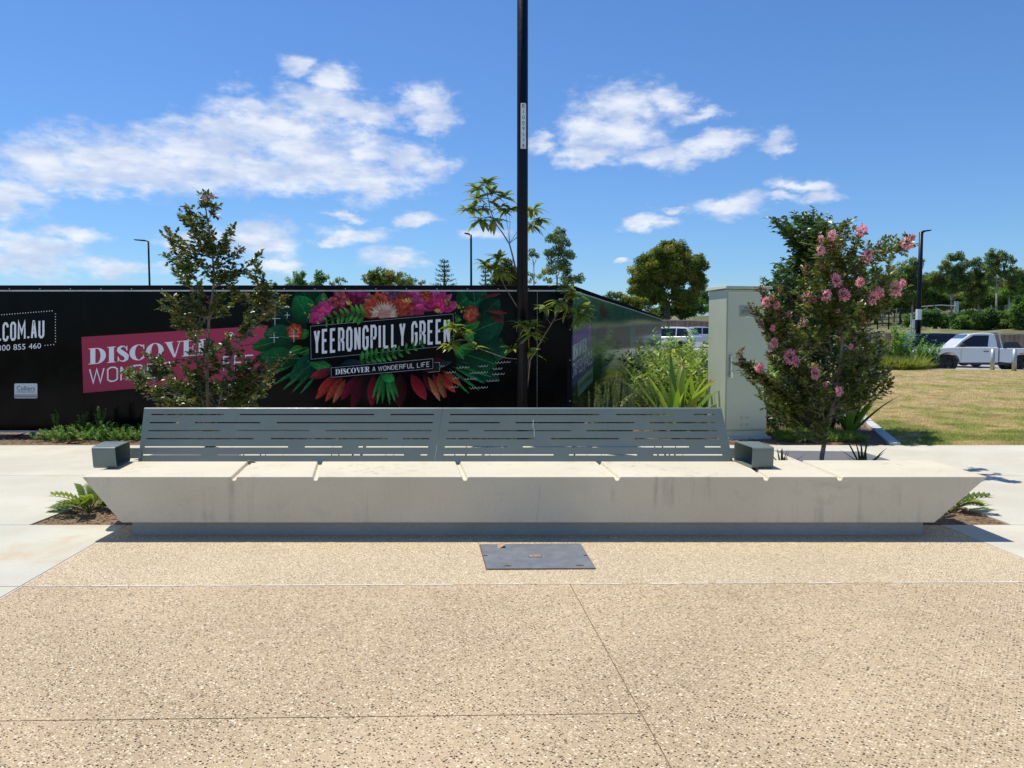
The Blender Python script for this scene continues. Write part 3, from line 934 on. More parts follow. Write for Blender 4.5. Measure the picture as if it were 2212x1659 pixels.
class Print:
    """flat print: polygons in picture units laid on a hoarding face, each piece a hair above the last"""
    def __init__(s, plane, step=.00006, start=.0012, top=None): s.top = top; s.pl, s.mb, s.n, s.step, s.start = plane, MB(), 0, step, start

    def poly(s, pts, c, faces=None, cols=None):
        off = s.start + s.n * s.step; s.n += 1
        if s.top is not None: pts = [(p[0], max(p[1], s.top)) for p in pts]
        vs = [s.pl(p[0], p[1], off) for p in pts]
        c3 = [lin(x) if isinstance(x, str) else x for x in cols] if cols else (lin(c) if isinstance(c, str) else c)
        s.mb.add(vs, faces or [tuple(range(len(pts)))], 0, c3 if cols else [c3] * len(vs))

    def leaf(s, x, y, ln, wd, ang, c0, c1, bend=0.0, k=9, vein=None, shape=.5, rnd=0.0):
        """pointed leaf from its base, angle in degrees (0 = right, 90 = up), colour from base to tip; two halves differ"""
        a = R(ang); dx, dy = math.cos(a), -math.sin(a); nx, ny = -dy, dx
        c0 = lin(c0) if isinstance(c0, str) else c0; c1 = lin(c1) if isinstance(c1, str) else c1
        kk = random.uniform(.6, 1.2); c0 = tuple(v * kk * .8 for v in c0); c1 = tuple(v * kk for v in c1)
        pts, cols, faces = [], [], []
        for i in range(k + 1):
            t = i / k
            w = wd * .5 * math.sin(math.pi * t ** (math.log(.5) / math.log(shape))) ** .75 if 0 < t < 1 else 0
            if rnd: w *= 1 + rnd * math.sin(i * 2.4)
            bx, by = x + dx * ln * t + nx * bend * ln * t * t, y + dy * ln * t + ny * bend * ln * t * t
            cc = tuple(p * (1 - t) + q_ * t for p, q_ in zip(c0, c1))
            pts += [(bx - nx * w, by - ny * w), (bx, by), (bx + nx * w, by + ny * w)]
            cols += [tuple(v * .5 for v in cc), cc, tuple(min(1, v * 1.3) for v in cc)]
            if i:
                b = (i - 1) * 3
                faces += [(b, b + 1, b + 4, b + 3), (b + 1, b + 2, b + 5, b + 4)]
        s.poly(pts, None, faces, cols)
        if vein:
            vp = []
            for i in range(k):
                t = i / k
                vp.append((x + dx * ln * t + nx * bend * ln * t * t, y + dy * ln * t + ny * bend * ln * t * t))
            s.line(vp, .35, vein)

    def line(s, pts, w, c, closed=False, fn=None):
        n = len(pts); L_, R_ = [], []
        P_ = [Vector(p) for p in pts]
        for i in range(n):
            a = P_[i - 1] if (i or closed) else P_[i]; b = P_[(i + 1) % n] if (i < n - 1 or closed) else P_[i]
            d1 = (P_[i] - a); d2 = (b - P_[i])
            d1 = d1.normalized() if d1.length > 1e-6 else d2.normalized()
            d2 = d2.normalized() if d2.length > 1e-6 else d1
            m_ = Vector((-(d1 + d2).y, (d1 + d2).x))
            m_ = m_.normalized() if m_.length > 1e-6 else Vector((-d1.y, d1.x))
            k = w / max(.35, m_.dot(Vector((-d1.y, d1.x))))
            L_.append(P_[i] + m_ * k); R_.append(P_[i] - m_ * k)
        pts2 = L_ + R_
        m2 = n if closed else n - 1
        if fn: pts2 = [fn(p) for p in pts2]
        s.poly([tuple(p) for p in pts2], c, [(i, (i + 1) % n, n + (i + 1) % n, n + i) for i in range(m2)])

    def flower(s, x, y, r, n, c0, c1, squash=1.0, wd=.5, start=0, span=360):
        for ring, (rr, k) in enumerate(((1.0, n), (.72, n - 1), (.45, n - 2))):
            for i in range(max(3, k)):
                a = start + span * (i + .5 * (ring % 2)) / max(3, k) + random.uniform(-6, 6)
                f = .8 + .25 * ring
                s.leaf(x, y, r * rr * (squash + (1 - squash) * abs(math.cos(R(a)))), r * wd * (1 - .15 * ring), a,
                       tuple(v * .6 * f for v in lin(c0)), tuple(min(1, v * f * random.uniform(.75, 1.15)) for v in lin(c1)), 0, 7, None, .6)

    def fern(s, pts, ln, c0, c1, n=9):
        P_ = [Vector(p) for p in pts]
        for side in (1, -1):
            for i in range(n):
                t = (i + .5) / n; f = t * (len(P_) - 1); j = min(int(f), len(P_) - 2); p = P_[j].lerp(P_[j + 1], f - j); d = (P_[j + 1] - P_[j])
                a = math.degrees(math.atan2(-d.y, d.x)) + side * 62
                s.leaf(p.x, p.y, ln * (1 - .55 * t) * random.uniform(.9, 1.1), ln * .36 * (1 - .4 * t), a, c0, c1, 0, 6, None, .42, .12)
        s.line(pts, .8, c0)

    def build(s, name, mat, parent, loc):
        s.mb.v = [loc(v) for v in s.mb.v]
        return s.mb.build(name, mat, parent)


# --- letter shapes
STROKE = {  # condensed poster letters as strokes in a unit box
    'Y': [[(0, 1), (.5, .42), (.5, 0)], [(1, 1), (.5, .42)]], 'E': [[(1, 1), (0, 1), (0, 0), (1, 0)], [(0, .53), (.85, .53)]],
    'R': [[(0, 0), (0, 1), (.7, 1), (1, .9), (1, .6), (.75, .5), (0, .5)], [(.6, .5), (1, .36), (1, 0)]],
    'O': [[(0, .13), (0, .87), (.3, 1), (.7, 1), (1, .87), (1, .13), (.7, 0), (.3, 0), (0, .13)]],
    'N': [[(0, 0), (0, 1)], [(1, 0), (1, 1)], [(.02, .97), (.98, .03)]], 'P': [[(0, 0), (0, 1), (.7, 1), (1, .9), (1, .56), (.75, .45), (0, .45)]],
    'G': [[(1, .76), (1, .87), (.7, 1), (.3, 1), (0, .87), (0, .13), (.3, 0), (.7, 0), (1, .13), (1, .5), (.55, .5)]],
    'I': [[(0, 0), (0, 1)]], 'L': [[(0, 1), (0, 0), (1, 0)]], 'C': [[(1, .76), (1, .87), (.7, 1), (.3, 1), (0, .87), (0, .13), (.3, 0), (.7, 0), (1, .13), (1, .24)]],
    'M': [[(0, 0), (0, 1), (.5, .38), (1, 1), (1, 0)]], 'A': [[(0, 0), (.42, 1), (.58, 1), (1, 0)], [(.14, .32), (.86, .32)]],
    'U': [[(0, 1), (0, .13), (.3, 0), (.7, 0), (1, .13), (1, 1)]], 'W': [[(0, 1), (.25, 0), (.5, .95), (.75, 0), (1, 1)]],
    'D': [[(0, 0), (0, 1), (.65, 1), (1, .8), (1, .2), (.65, 0), (0, 0)]], 'F': [[(0, 0), (0, 1), (1, 1)], [(0, .52), (.85, .52)]],
    'S': [[(1, .8), (.95, .9), (.7, 1), (.3, 1), (0, .87), (0, .65), (.25, .54), (.75, .46), (1, .35), (1, .13), (.7, 0), (.3, 0), (.02, .12), (0, .22)]],
    'T': [[(0, 1), (1, 1)], [(.5, 1), (.5, 0)]], '.': [[(0, 0), (0, .12)]], 'V': [[(0, 1), (.5, 0), (1, 1)]]}


def quadmap(q):
    """(u,v) with v up -> picture point inside the quad tl,tr,br,bl"""
    tl, tr, br, bl = [Vector(p) for p in q]
    return lambda u, v: tuple((bl.lerp(br, u)).lerp(tl.lerp(tr, u), v))


def wide(ch): return 1.5 if ch in 'WM' else 1.0


def stroke_text(pr, text, q, c, wid=.30, th=.055, gap=.13, space=.28, aspect=None):
    tot = sum((space if ch == ' ' else (gap if ch in 'I.' else wid * wide(ch) + gap) + (0 if ch != 'I' else .02)) for ch in text) - gap + 2 * th
    
    mp = quadmap(q); x = 0.0
    for ch in text:
        if ch == ' ': x += space; continue
        w = 0.0 if ch in 'I.' else wid * wide(ch)
        for st in STROKE[ch]:
            pr.line([(x + a * w + th, th + (1 - 2 * th) * b) for a, b in st], th, c, fn=lambda p: mp(p[0] / tot, p[1]))
        x += w + gap + (.02 if ch == 'I' else 0)


def ring_pts(cx, cy, rx, ry, ix, iy, a0, a1, n=22, icx=None):
    icx = cx if icx is None else icx
    o_, i_ = [], []
    for k in range(n + 1):
        a = R(a0 + (a1 - a0) * k / n)
        o_.append((cx + rx * math.cos(a), cy + ry * math.sin(a))); i_.append((icx + ix * math.cos(a), cy + iy * math.sin(a)))
    return o_ + i_, [(k, k + 1, n + 2 + k, n + 1 + k) for k in range(n)]


def didone(ch):
    """fat-face serif letters as polygons: (pieces, advance)"""
    t, s = .045, .26
    box = lambda x0, y0, x1, y1: ([(x0, y0), (x1, y0), (x1, y1), (x0, y1)], [(0, 1, 2, 3)])
    st = lambda x: [box(x, t, x + s, 1 - t), box(x - .09, 0, x + s + .09, t), box(x - .09, 1 - t, x + s + .09, 1)]
    if ch == 'I': return st(.09), .50
    if ch == 'D': return [box(.09, t, .35, 1 - t), box(0, 0, .42, t), box(0, 1 - t, .42, 1), ring_pts(.42, .5, .48, .5, .2, .455, -90, 90)], .97
    if ch == 'O': return [ring_pts(.46, .5, .46, .5, .19, .465, 0, 360, 36)], .97
    if ch == 'C': return [ring_pts(.46, .5, .46, .5, .2, .46, 48, 318, 30, .49), box(.72, .68, .765, .98), box(.70, .14, .74, .30)], .86
    if ch == 'E': return [box(.09, t, .35, 1 - t), box(0, 0, .72, t), box(0, 1 - t, .68, 1), box(.35, .48, .56, .52), box(.55, .36, .59, .64), box(.66, t, .72, .3), box(.62, .7, .68, 1 - t)], .78
    if ch == 'V': return [([(.06, 1 - t), (.36, 1 - t), (.56, .0), (.46, .0)], [(0, 3, 2, 1)]), ([(.5, .06), (.56, .0), (.80, 1 - t), (.75, 1 - t)], [(0, 1, 2, 3)]), box(0, 1 - t, .44, 1), box(.64, 1 - t, .92, 1)], .90
    if ch == 'R': return [box(.09, t, .35, 1 - t), box(0, 0, .44, t), box(0, 1 - t, .42, 1), ring_pts(.42, .75, .36, .25, .13, .205, -90, 90, 14), box(.35, .5, .44, .545),
                          ([(.36, .5), (.60, .47), (.88, .02), (.62, .02)], [(0, 3, 2, 1)]), box(.88, .0, .96, t)], .98
    if ch == 'S':
        cl = [(.52, .72), (.48, .86), (.36, .965), (.24, .965), (.12, .88), (.11, .74), (.22, .61), (.38, .47), (.50, .33), (.50, .14), (.38, .035), (.24, .035), (.12, .13), (.07, .3)]
        wd = [.02, .025, .03, .05, .09, .12, .135, .14, .13, .10, .05, .03, .025, .02]
        P_ = [Vector(p) for p in cl]; L_, R_ = [], []
        for i in range(len(P_)):
            d = (P_[min(i + 1, len(P_) - 1)] - P_[max(i - 1, 0)]).normalized()
            nn = Vector((-d.y, d.x)); L_.append(tuple(P_[i] + nn * wd[i])); R_.append(tuple(P_[i] - nn * wd[i]))
        n = len(P_)
        return [(L_ + R_, [(i, i + 1, n + i + 1, n + i) for i in range(n - 1)]), box(.5, .68, .545, .98), box(.045, .02, .09, .34)], .66


def didone_text(pr, text, q, c):
    mp = quadmap(q); adv = [didone(ch)[1] for ch in text]; tot = sum(adv); x = 0
    for ch, a in zip(text, adv):
        for pts, fc in didone(ch)[0]:
            pr.poly([mp((x + p[0]) / tot, p[1]) for p in pts], c, fc)
        x += a


def font_text(pr, text, q, c):
    V, F = text_data(text)
    w = max(v[0] for v in V); x0 = min(v[0] for v in V); h = max(v[1] for v in V); y0 = min(0, min(v[1] for v in V))
    mp = quadmap(q)
    pr.poly([mp((v[0] - x0) / (w - x0), v[1] / h) for v in V], c, F)


# --- front hoarding
fronth = empty('hoarding', (-4, HY + .02, 0)); tag(fronth, 'black printed hoarding facing the bench, with floral sign and web address', 'hoarding')
rf = rel(fronth)
pl_front = lambda px, py, off: P(px, py, HY - off)
ZTOP = P(600, 628, HY).z
ZCAP = P(600, 616.5, HY).z
seam = P(1160.5, 700, HY).x
xe = [HC.x, seam] + [seam - 2.44 * k for k in range(1, 7)]
for a, b in zip(xe[1:], xe[:-1]):
    MB().hexa([rf(v) for v in [(a + .0015, HY, .06), (b - .0015, HY, .06), (b - .0015, HY + .02, .06), (a + .0015, HY + .02, .06), (a + .0015, HY, ZTOP), (b - .0015, HY, ZTOP), (b - .0015, HY + .02, ZTOP), (a + .0015, HY + .02, ZTOP)]]).build('panel', M['black_vinyl'], fronth)
hx = lambda a, b, y0, y1, z0, z1: [rf(v) for v in [(a, y0, z0), (b, y0, z0), (b, y1, z0), (a, y1, z0), (a, y0, z1), (b, y0, z1), (b, y1, z1), (a, y1, z1)]]
o = MB().hexa(hx(xe[-1], HC.x + .02, HY - .035, HY + .06, ZTOP + .012, ZCAP)).build('top_rail', M['rail'], fronth); bevel(o, .008, 2)
MB().hexa(hx(xe[-1], HC.x, HY - .012, HY - .0005, ZTOP - .012, ZTOP + .010)).build('trim_strip', M['alum'], fronth)
MB().hexa(hx(xe[-1], HC.x, HY - .008, HY + .012, .03, .058)).build('bottom_strip', M['alum'], fronth)
MB().hexa(hx(HC.x - .075, HC.x + .012, HY - .006, HY - .0008, .06, ZTOP - .014)).build('corner_flashing', M['rail'], fronth)
mb = MB()
for px in list(range(20, 1200, 66)):
    c_ = P(px, 624, HY - .036)
    mb.add([rf(c_ + Vector((.009 * math.cos(a), -.003 if k else -.0, .009 * math.sin(a)))) for k in (0,) for a in np.linspace(0, 6.283, 7)[:-1]], [tuple(reversed(range(6)))])
for py in (712, 778, 866):
    c_ = P(1231.5, py, HY - .009)
    mb.add([rf(c_ + Vector((.009 * math.cos(a), 0, .009 * math.sin(a)))) for a in np.linspace(0, 6.283, 7)[:-1]], [tuple(reversed(range(6)))])
o = mb.build('screw', M['alum'], fronth); o['kind'] = 'stuff'
MB().hexa(hx(seam - .0013, seam + .0013, HY - .002, HY + .0, .06, ZTOP - .014)).build('seam_bead', M['kerb'], fronth)
# timber braces behind, standing the hoarding up
for k in range(5):
    xk = xe[-1] + .6 + k * 2.9
    MB().hexa(hx(xk, xk + .07, HY + .022, HY + .09, -.02, ZTOP - .05)).build('stud', M['paling'], fronth)

WHT = lin('#f4f6f8')
z1 = lambda x, y: (x * .2604, 576 + y * .2604)           # helper grids used while measuring
z2 = lambda x, y: (518.4 + x * .2604, 576 + y * .2604)
z3 = lambda x, y: (979.2 + x * .2604, 576 + y * .2604)

pr = Print(pl_front)
stroke_text(pr, '.COM.AU', [z1(-8, 466), z1(368, 438), z1(368, 592), z1(-8, 624)], WHT, .24, .058, .21)
pr.build('web_address_lettering', M['print'], fronth, rf)
pr = Print(pl_front)
for wd_, u0, u1 in (('1300', 0, .335), ('855', .405, .665), ('460', .735, 1)):
    pr = Print(pl_front); mp_ = quadmap([z1(-45, 652), z1(340, 634), z1(340, 677), z1(-45, 702)])
    font_text(pr, wd_, [mp_(u0, 1), mp_(u1, 1), mp_(u1, 0), mp_(u0, 0)], WHT)
    pr.build('phone_number_lettering', M['print'], fronth, rf)
pr = Print(pl_front, 0)
dots = [z1(-30 + 22 * k, 403 - 1.75 * k) for k in range(22)] + [z1(460, 392 + 23 * k) for k in range(11)] + [z1(445 - 24 * k, 646 + 2.4 * k) for k in range(4)]
for x, y in dots:
    pr.poly([(x + 1.05 * math.cos(a), y + 1.05 * math.sin(a)) for a in np.linspace(0, -6.283, 9)[:-1]], WHT)
pr.build('dotted_border', M['print'], fronth, rf)['kind'] = 'stuff'
pr = Print(pl_front)
# estate agent badge
def rrect(x0, y0, x1, y1, r):
    pts = []
    for cx_, cy_, a0 in ((x1 - r, y0 + r, -90), (x1 - r, y1 - r, 0), (x0 + r, y1 - r, 90), (x0 + r, y0 + r, 180)):
        for s_ in range(4): a = R(a0 + 30 * s_); pts.append((cx_ + r * math.cos(a), cy_ + r * math.sin(a)))
    return pts
pr.poly([z1(*p) for p in rrect(119, 969, 310, 1092, 9)], '#d8dcdc')
font_text(pr, 'Colliers', [z1(139, 990), z1(289, 990), z1(289, 1028), z1(139, 1028)], '#141416')
font_text(pr, 'INTERNATIONAL', [z1(142, 1034), z1(287, 1034), z1(287, 1045), z1(142, 1045)], '#2a2a2c')
for y0, y1 in ((1062, 1066), (1072, 1084)):
    pr.poly([z1(121, y0), z1(308, y0), z1(308, y1), z1(121, y1)], '#141416' if y1 < 1070 else '#1b1b1e')
    if y1 > 1070: pr.poly([z1(121, 1076), z1(308, 1076), z1(308, 1080), z1(121, 1080)], '#cfd2d2')
pr.build('agent_badge', M['print'], fronth, rf)['label'] = 'small white badge with the agent name'

pr = Print(pl_front)
ks = 10
top = [(176 + (578 - 176) * k / ks, 728 + (703 - 728) * k / ks) for k in range(ks + 1)]
bot = [(180 + (578 - 180) * k / ks, 849 + (814 - 849) * k / ks) for k in range(ks + 1)]
cc = [lin('#93324a')] * (ks - 1) + [lin('#a2405a'), lin('#b05069')]
cc = [tuple(v * (1 + .03 * k) for v in lin('#a83a56')) for k in range(ks + 1)]
pr.poly(top + bot, None, [(k, k + 1, ks + 2 + k, ks + 1 + k) for k in range(ks)], cc + cc)
didone_text(pr, 'DISCOVER', [z1(735, 680), z1(1790, 592), z1(1790, 722), z1(735, 812)], WHT)
stroke_text(pr, 'WONDER', [z1(738, 846), z1(1420, 790), z1(1420, 914), z1(738, 972)], WHT, .60, .045, .24)
stroke_text(pr, 'FEE', [z1(1850, 742), z1(2105, 728), z1(2105, 852), z1(1850, 868)], WHT, .55, .045, .28)
x, y = z1(1918, 560)
pr.poly([(x + 4.6 * math.cos(a), y + 4.6 * math.sin(a)) for a in np.linspace(0, -6.283, 15)[:-1]], WHT)
pr.poly([(x + 4.4, y), (x + 3.2, y + 7.5), (x - 1.0, y + 9.5), (x + .8, y + 2)], WHT)
pr.build('slogan_print', M['print'], fronth, rf)['label'] = 'raspberry red slogan panel with white lettering'

# floral collage
pr = Print(pl_front, .00004, .0012, 629.2)
LV = lambda x, y, l, w, a, c0='#0b3a22', c1='#1d6b3a', **k: pr.leaf(*z2(x, y), l * .2604, w * .2604, a, c0, c1, **k)
# deep background foliage
for (x, y, l, w, a) in [(560, 560, 360, 260, 150), (520, 700, 380, 210, 190), (640, 420, 330, 260, 118), (1900, 560, 330, 270, 28), (1880, 640, 360, 260, -12),
                        (1850, 420, 330, 270, 62), (760, 700, 420, 200, 214), (1780, 720, 430, 230, -30), (430, 480, 260, 190, 135), (1980, 420, 230, 170, 40)]:
    LV(x, y, l, w, a, '#06231b', '#12503a', vein='#2d7a52')
for (x, y, l, w, a, b) in [(470, 800, 260, 26, 205, .05), (520, 830, 290, 28, 212, 0), (560, 850, 270, 26, 220, 0), (600, 870, 250, 26, 226, 0), (440, 780, 220, 22, 196, 0),
                           (640, 890, 220, 24, 232, .05), (1750, 820, 320, 28, -28, 0), (1730, 840, 320, 26, -36, 0), (1770, 800, 340, 26, -20, .0), (1700, 860, 280, 24, -44, 0), (1800, 780, 330, 26, -12, 0)]:
    LV(x, y, l, w, a, '#0d3d22', '#2d8a48', bend=b)
# large lily-pad leaves
for (x, y, l, w, a, c0, c1) in [(600, 470, 270, 210, 122, '#0c4d33', '#1f8a4c'), (480, 600, 290, 200, 172, '#0a3f2c', '#13603f'), (500, 760, 330, 170, 178, '#0b4328', '#1c6b3a'),
                                (1800, 330, 240, 200, 40, '#0f5a38', '#209050'), (1880, 560, 290, 240, 22, '#0a3d2a', '#176646'), (1850, 720, 300, 210, -18, '#0a3b24', '#175a34'),
                                (660, 400, 190, 120, 80, '#0c4d33', '#23904d'), (1950, 300, 170, 130, 100, '#093626', '#11503a'), (560, 780, 250, 90, -20, '#125a30', '#2d8a42'), (300, 620, 210, 110, 196, '#0f4a2a', '#236b34')]:
    LV(x, y, l, w, a, c0, c1, vein='#4aa06c', k=12)
for (x, y, r, c) in [(520, 560, 70, '#3f8f35'), (470, 690, 60, '#3a8a34'), (540, 700, 55, '#2c7a38'), (1920, 480, 75, '#3d9040'), (1900, 580, 62, '#48a04a'), (1880, 680, 66, '#3c9040'), (1820, 720, 60, '#348a3c'), (1780, 430, 60, '#2f7d35')]:
    a = random.uniform(-30, 210)
    LV(x - r * math.cos(R(a)), y + r * math.sin(R(a)), 2 * r, 1.25 * r, a, '#1c5a26', c, vein='#7cc06a')
# lower red leaves fanning down
for (x, y, l, w, a, c0, c1) in [(840, 880, 250, 70, 218, '#3a0f1a', '#b0352a'), (820, 900, 280, 70, 226, '#521120', '#bd3d2a'), (860, 910, 260, 66, 234, '#4a1020', '#c24a34'), (880, 930, 230, 55, 242, '#7a2a20', '#cf7350'),
                                (980, 900, 250, 80, 236, '#2c0d26', '#9c1f3a'), (1020, 900, 300, 90, 252, '#2a0b20', '#5d1024'), (1110, 900, 260, 90, 266, '#5a0d20', '#9c1c30'), (1330, 890, 280, 120, 268, '#1d0810', '#4c0e1a'),
                                (1420, 890, 250, 100, 300, '#5a0d1c', '#a32531'), (1520, 900, 230, 90, 310, '#3a0b14', '#7d1b26'), (1600, 890, 230, 70, 300, '#7a1a20', '#b8372b'), (1640, 880, 220, 70, 312, '#6a1520', '#b83e30'),
                                (1560, 910, 230, 50, 296, '#6a3a20', '#d98a5a'), (1680, 860, 200, 60, 322, '#7a1a1a', '#e06a40'), (1640, 900, 200, 50, 286, '#6f4a2a', '#b88a50'), (1460, 830, 260, 130, 8, '#3c0c20', '#6d1228'), (780, 850, 210, 80, 200, '#3f1530', '#8d2a30')]:
    LV(x, y, l, w, a, c0, c1, k=9)
for (x, y, l, a) in [(1190, 880, 270, 258), (1200, 880, 260, 266), (1215, 880, 270, 276), (1225, 880, 250, 284), (1180, 870, 240, 250), (1240, 880, 220, 290)]:
    LV(x, y, l, 30, a, '#114a26', '#3a9a4c')
LV(1170, 880, 130, 90, -30, '#146a34', '#3aa84e')
LV(820, 820, 200, 80, 8, '#0f2f36', '#29525c'); LV(1520, 850, 250, 60, 14, '#0c2229', '#2d4b55')
# flowers of the top row
FL = lambda x, y, r, n, c0, c1, **k: pr.flower(*z2(x, y), r * .2604, n, c0, c1, **k)
LV(640, 360, 200, 80, 10, '#5a4432', '#9a7a58')
FL(720, 425, 150, 8, '#6a1238', '#d24a86', start=60, span=150)
FL(900, 330, 175, 9, '#3c0a20', '#8d2248', start=0, span=360)
FL(820, 270, 90, 6, '#7a2a30', '#c8606a'); FL(960, 250, 110, 7, '#5a1038', '#a83468', start=20, span=140)
for i in range(10): LV(905 + random.uniform(-20, 20), 320, 38, 7, 40 + i * 11, '#c8a832', '#e8d860')
LV(1050, 340, 130, 60, 80, '#7a2a50', '#c98aa0'); LV(1010, 330, 130, 36, 50, '#23404c', '#5a7a86')
FL(1390, 290, 180, 9, '#6a0f30', '#bf3f66'); FL(1440, 250, 130, 8, '#7a1440', '#c44a80', start=-20, span=180)
FL(1340, 330, 110, 7, '#8a2230', '#c8504a')
for i in range(12): LV(1390 + random.uniform(-14, 20), 300, 44, 8, 20 + i * 12, '#d0a030', '#f0dd70')
FL(1600, 370, 215, 10, '#8a1250', '#e05aa0', start=10, span=160, wd=.32); FL(1640, 350, 130, 8, '#8a1040', '#d23a78', start=0, span=180, wd=.4)
for i in range(8): LV(1640, 385, 40, 7, 50 + i * 12, '#c89038', '#f0d060')
for i in range(11): LV(1190, 400, 205, 95, 8 + i * 16.5, '#6a2018', '#c85a3c')
for i in range(9): LV(1190, 400, 170, 80, 16 + i * 18, '#7a2a1c', '#b8503a')
for i in range(40):
    a = -12 + i * 5.1
    LV(1195 + 18 * math.cos(R(a)), 405 - 14 * math.sin(R(a)), random.uniform(85, 120), 9, a, '#b87c70', '#ead8c0', k=4)
pr.poly([(z2(1195, 405)[0] + 13 * math.cos(a), z2(1195, 405)[1] + 11 * math.sin(a)) for a in np.linspace(0, -6.283, 17)[:-1]], '#c48a80')
for (x, y) in ((455, 540), (1920, 395)):
    for r_, c in ((75, '#a8452f'), (58, '#d8694a'), (42, '#e8806a'), (24, '#b8503c')):
        FL(x, y, r_, 7, '#a03a28', c, wd=.9)
for (x, y) in [(600, 320), (560, 400), (700, 250), (1800, 330), (1850, 350), (1760, 400), (650, 480), (1730, 290)]:
    for i in range(5): LV(x + random.uniform(-20, 20), y + random.uniform(-16, 16), 22, 14, random.uniform(0, 360), '#6a7a30', '#b8b860')
FL(1540, 235, 60, 6, '#8a2a20', '#d8603c'); FL(1260, 225, 70, 6, '#5a2a4a', '#8a5a78')
for (x, y, l, w, a) in [(2030, 360, 190, 40, -8), (2060, 400, 150, 50, -25), (1990, 260, 180, 30, 12)]: LV(x, y, l, w, a, '#0f3a2a', '#8a2a38')
for i in range(9): LV(2130, 610 + i * 16, 55, 7, 14, '#0d3d22', '#2d7a48')
pr.build('floral_print', M['photo_print'], fronth, rf)['label'] = 'floral collage print of dark leaves and pink flowers'
pr = Print(pl_front, .00004, .0012 + pr.n * .00004)
# name plate
BLK = lin('#06080f')
q = [z2(568, 482), z2(1783, 378), z2(1790, 662), z2(575, 792)]
pr.poly(q[::1], BLK)
qi = [z2(585, 494), z2(1768, 392), z2(1774, 652), z2(590, 768)]
pr.line(qi, .35, '#aab0b4', True)
stroke_text(pr, 'YEERONGPILLY GREEN', [z2(612, 524), z2(1742, 428), z2(1742, 634), z2(612, 728)], WHT, .205, .056, .205, .20)
pr.fern([z2(1050, 415), z2(940, 395), z2(830, 410), z2(700, 460)], 27, '#1f6b2c', '#58b04e', 8)
pr.fern([z2(985, 800), z2(1130, 745), z2(1300, 715), z2(1530, 632)], 26, '#1c6428', '#55ab4c', 11)
q = [z2(745, 830), z2(1610, 752), z2(1612, 852), z2(750, 930)]
pr.poly(q, BLK)
pr.line([z2(755, 840), z2(1600, 763), z2(1600, 845), z2(758, 919)], .35, '#b8bcc0', True)
pr.line([z2(1612, 797), z2(1655, 793), z2(1656, 824), z2(1667, 831), z2(1656, 838), z2(1656, 868), z2(1560, 878)], .35, '#b8bcc0')
didone_text(pr, 'DISCOVER', [z2(791, 851), z2(1080, 828), z2(1080, 872), z2(791, 896)], WHT)
stroke_text(pr, 'A WONDERFUL LIFE', [z2(1098, 832), z2(1573, 788), z2(1573, 830), z2(1098, 870)], WHT, .50, .05, .27, .35)
for (x, y, a, b) in [(290, 430, 46, 55), (392, 402, 22, 26), (283, 588, 40, 44), (447, 576, 42, 50)]:
    pr.line([z2(x - a, y), z2(x + a, y)], .45, WHT); pr.line([z2(x, y - b), z2(x, y + b)], .45, WHT)
for (x, y, n) in [(1670, 815, 1), (1715, 870, 3), (1735, 992, 3), (1765, 918, 2), (1800, 830, 4), (1865, 925, 4), (1905, 875, 6), (1905, 1000, 6), (1980, 818, 3), (2050, 940, 4), (2095, 885, 4), (2100, 840, 3), (2120, 788, 5)]:
    for i in range(n):
        pts = [z2(x + i * 25 + 12 - 12 * math.cos(R(t)), y + 14 * math.sin(R(t)) - i * 1.5) for t in range(0, 181, 30)]
        pr.line(pts, .42, '#c8ccc8')
pr.build('name_plate_print', M['print'], fronth, rf)['label'] = 'slanted black name plate with white condensed lettering'

# --- side hoarding running back from the corner
sideh = empty('hoarding', (HC.x, HC.y + .03, 0)); tag(sideh, 'glossy green printed hoarding running back beside the garden bed', 'hoarding')
rs = rel(sideh)
HN = Vector((HD.y, -HD.x, 0))                    # outward normal
def W(px, py, off=0.0):
    d = ray(px, py); o_ = Vector((0, 0, EYE)); base = HC + HN * off
    t = (base - o_).dot(HN) / d.dot(HN)
    return o_ + d * t
LEN = 18.9
ws = lambda s_, z, off=0.0: HC + HD * s_ + HN * off + Vector((0, 0, z))
k = 0; s0 = .045
while s0 < LEN:
    s1 = min(s0 + 2.44, LEN)
    vs_ = [rs(ws(a, z, o_)) for z in (.06, ZTOP) for a, o_ in ((s0 + .002, 0), (s1 - .002, 0), (s1 - .002, -.02), (s0 + .002, -.02))]
    mb = MB().hexa(vs_)
    mb.c = []
    zz = np.linspace(.06, ZTOP, 13); ss = np.linspace(s0 + .002, s1 - .002, 13)
    Vv = [rs(ws(a, z, .001)) for a in ss for z in zz]
    def gc(a, z):
        v = z / ZTOP; n_ = float(fbm(a * 1.3 + 3, z * 1.2, 1.3, 55, 3))
        cA = np.array(lin('#2c3a10')); cB = np.array(lin('#28452c')); cC = np.array(lin('#355a50'))
        c_ = cA * max(0, 1 - 2 * v) + cB * (1 - abs(2 * v - 1)) + cC * max(0, 2 * v - 1)
        if v < .28 and n_ > .5: c_ = c_ * .6 + np.array(lin('#3a2418')) * .4
        return tuple(c_ * (1.0 + 1.5 * n_))
    Cc = [gc(a, z) for a in ss for z in zz]
    p_ = mb.build('panel', M['rail'], sideh)
    mf = MB().add(Vv, [(i * 13 + j, (i + 1) * 13 + j, (i + 1) * 13 + j + 1, i * 13 + j + 1) for i in range(12) for j in range(12)], 0, Cc)
    mf.build('foliage_print', M['print_gloss'], p_)
    s0 += 2.44; k += 1
vs_ = [rs(ws(a, z, o_)) for z in (ZTOP + .012, ZCAP) for a, o_ in ((-.0, .014), (LEN, .014), (LEN, -.06), (-.0, -.06))]
bevel(MB().hexa(vs_).build('top_rail', M['rail_matte'], sideh), .008, 2)
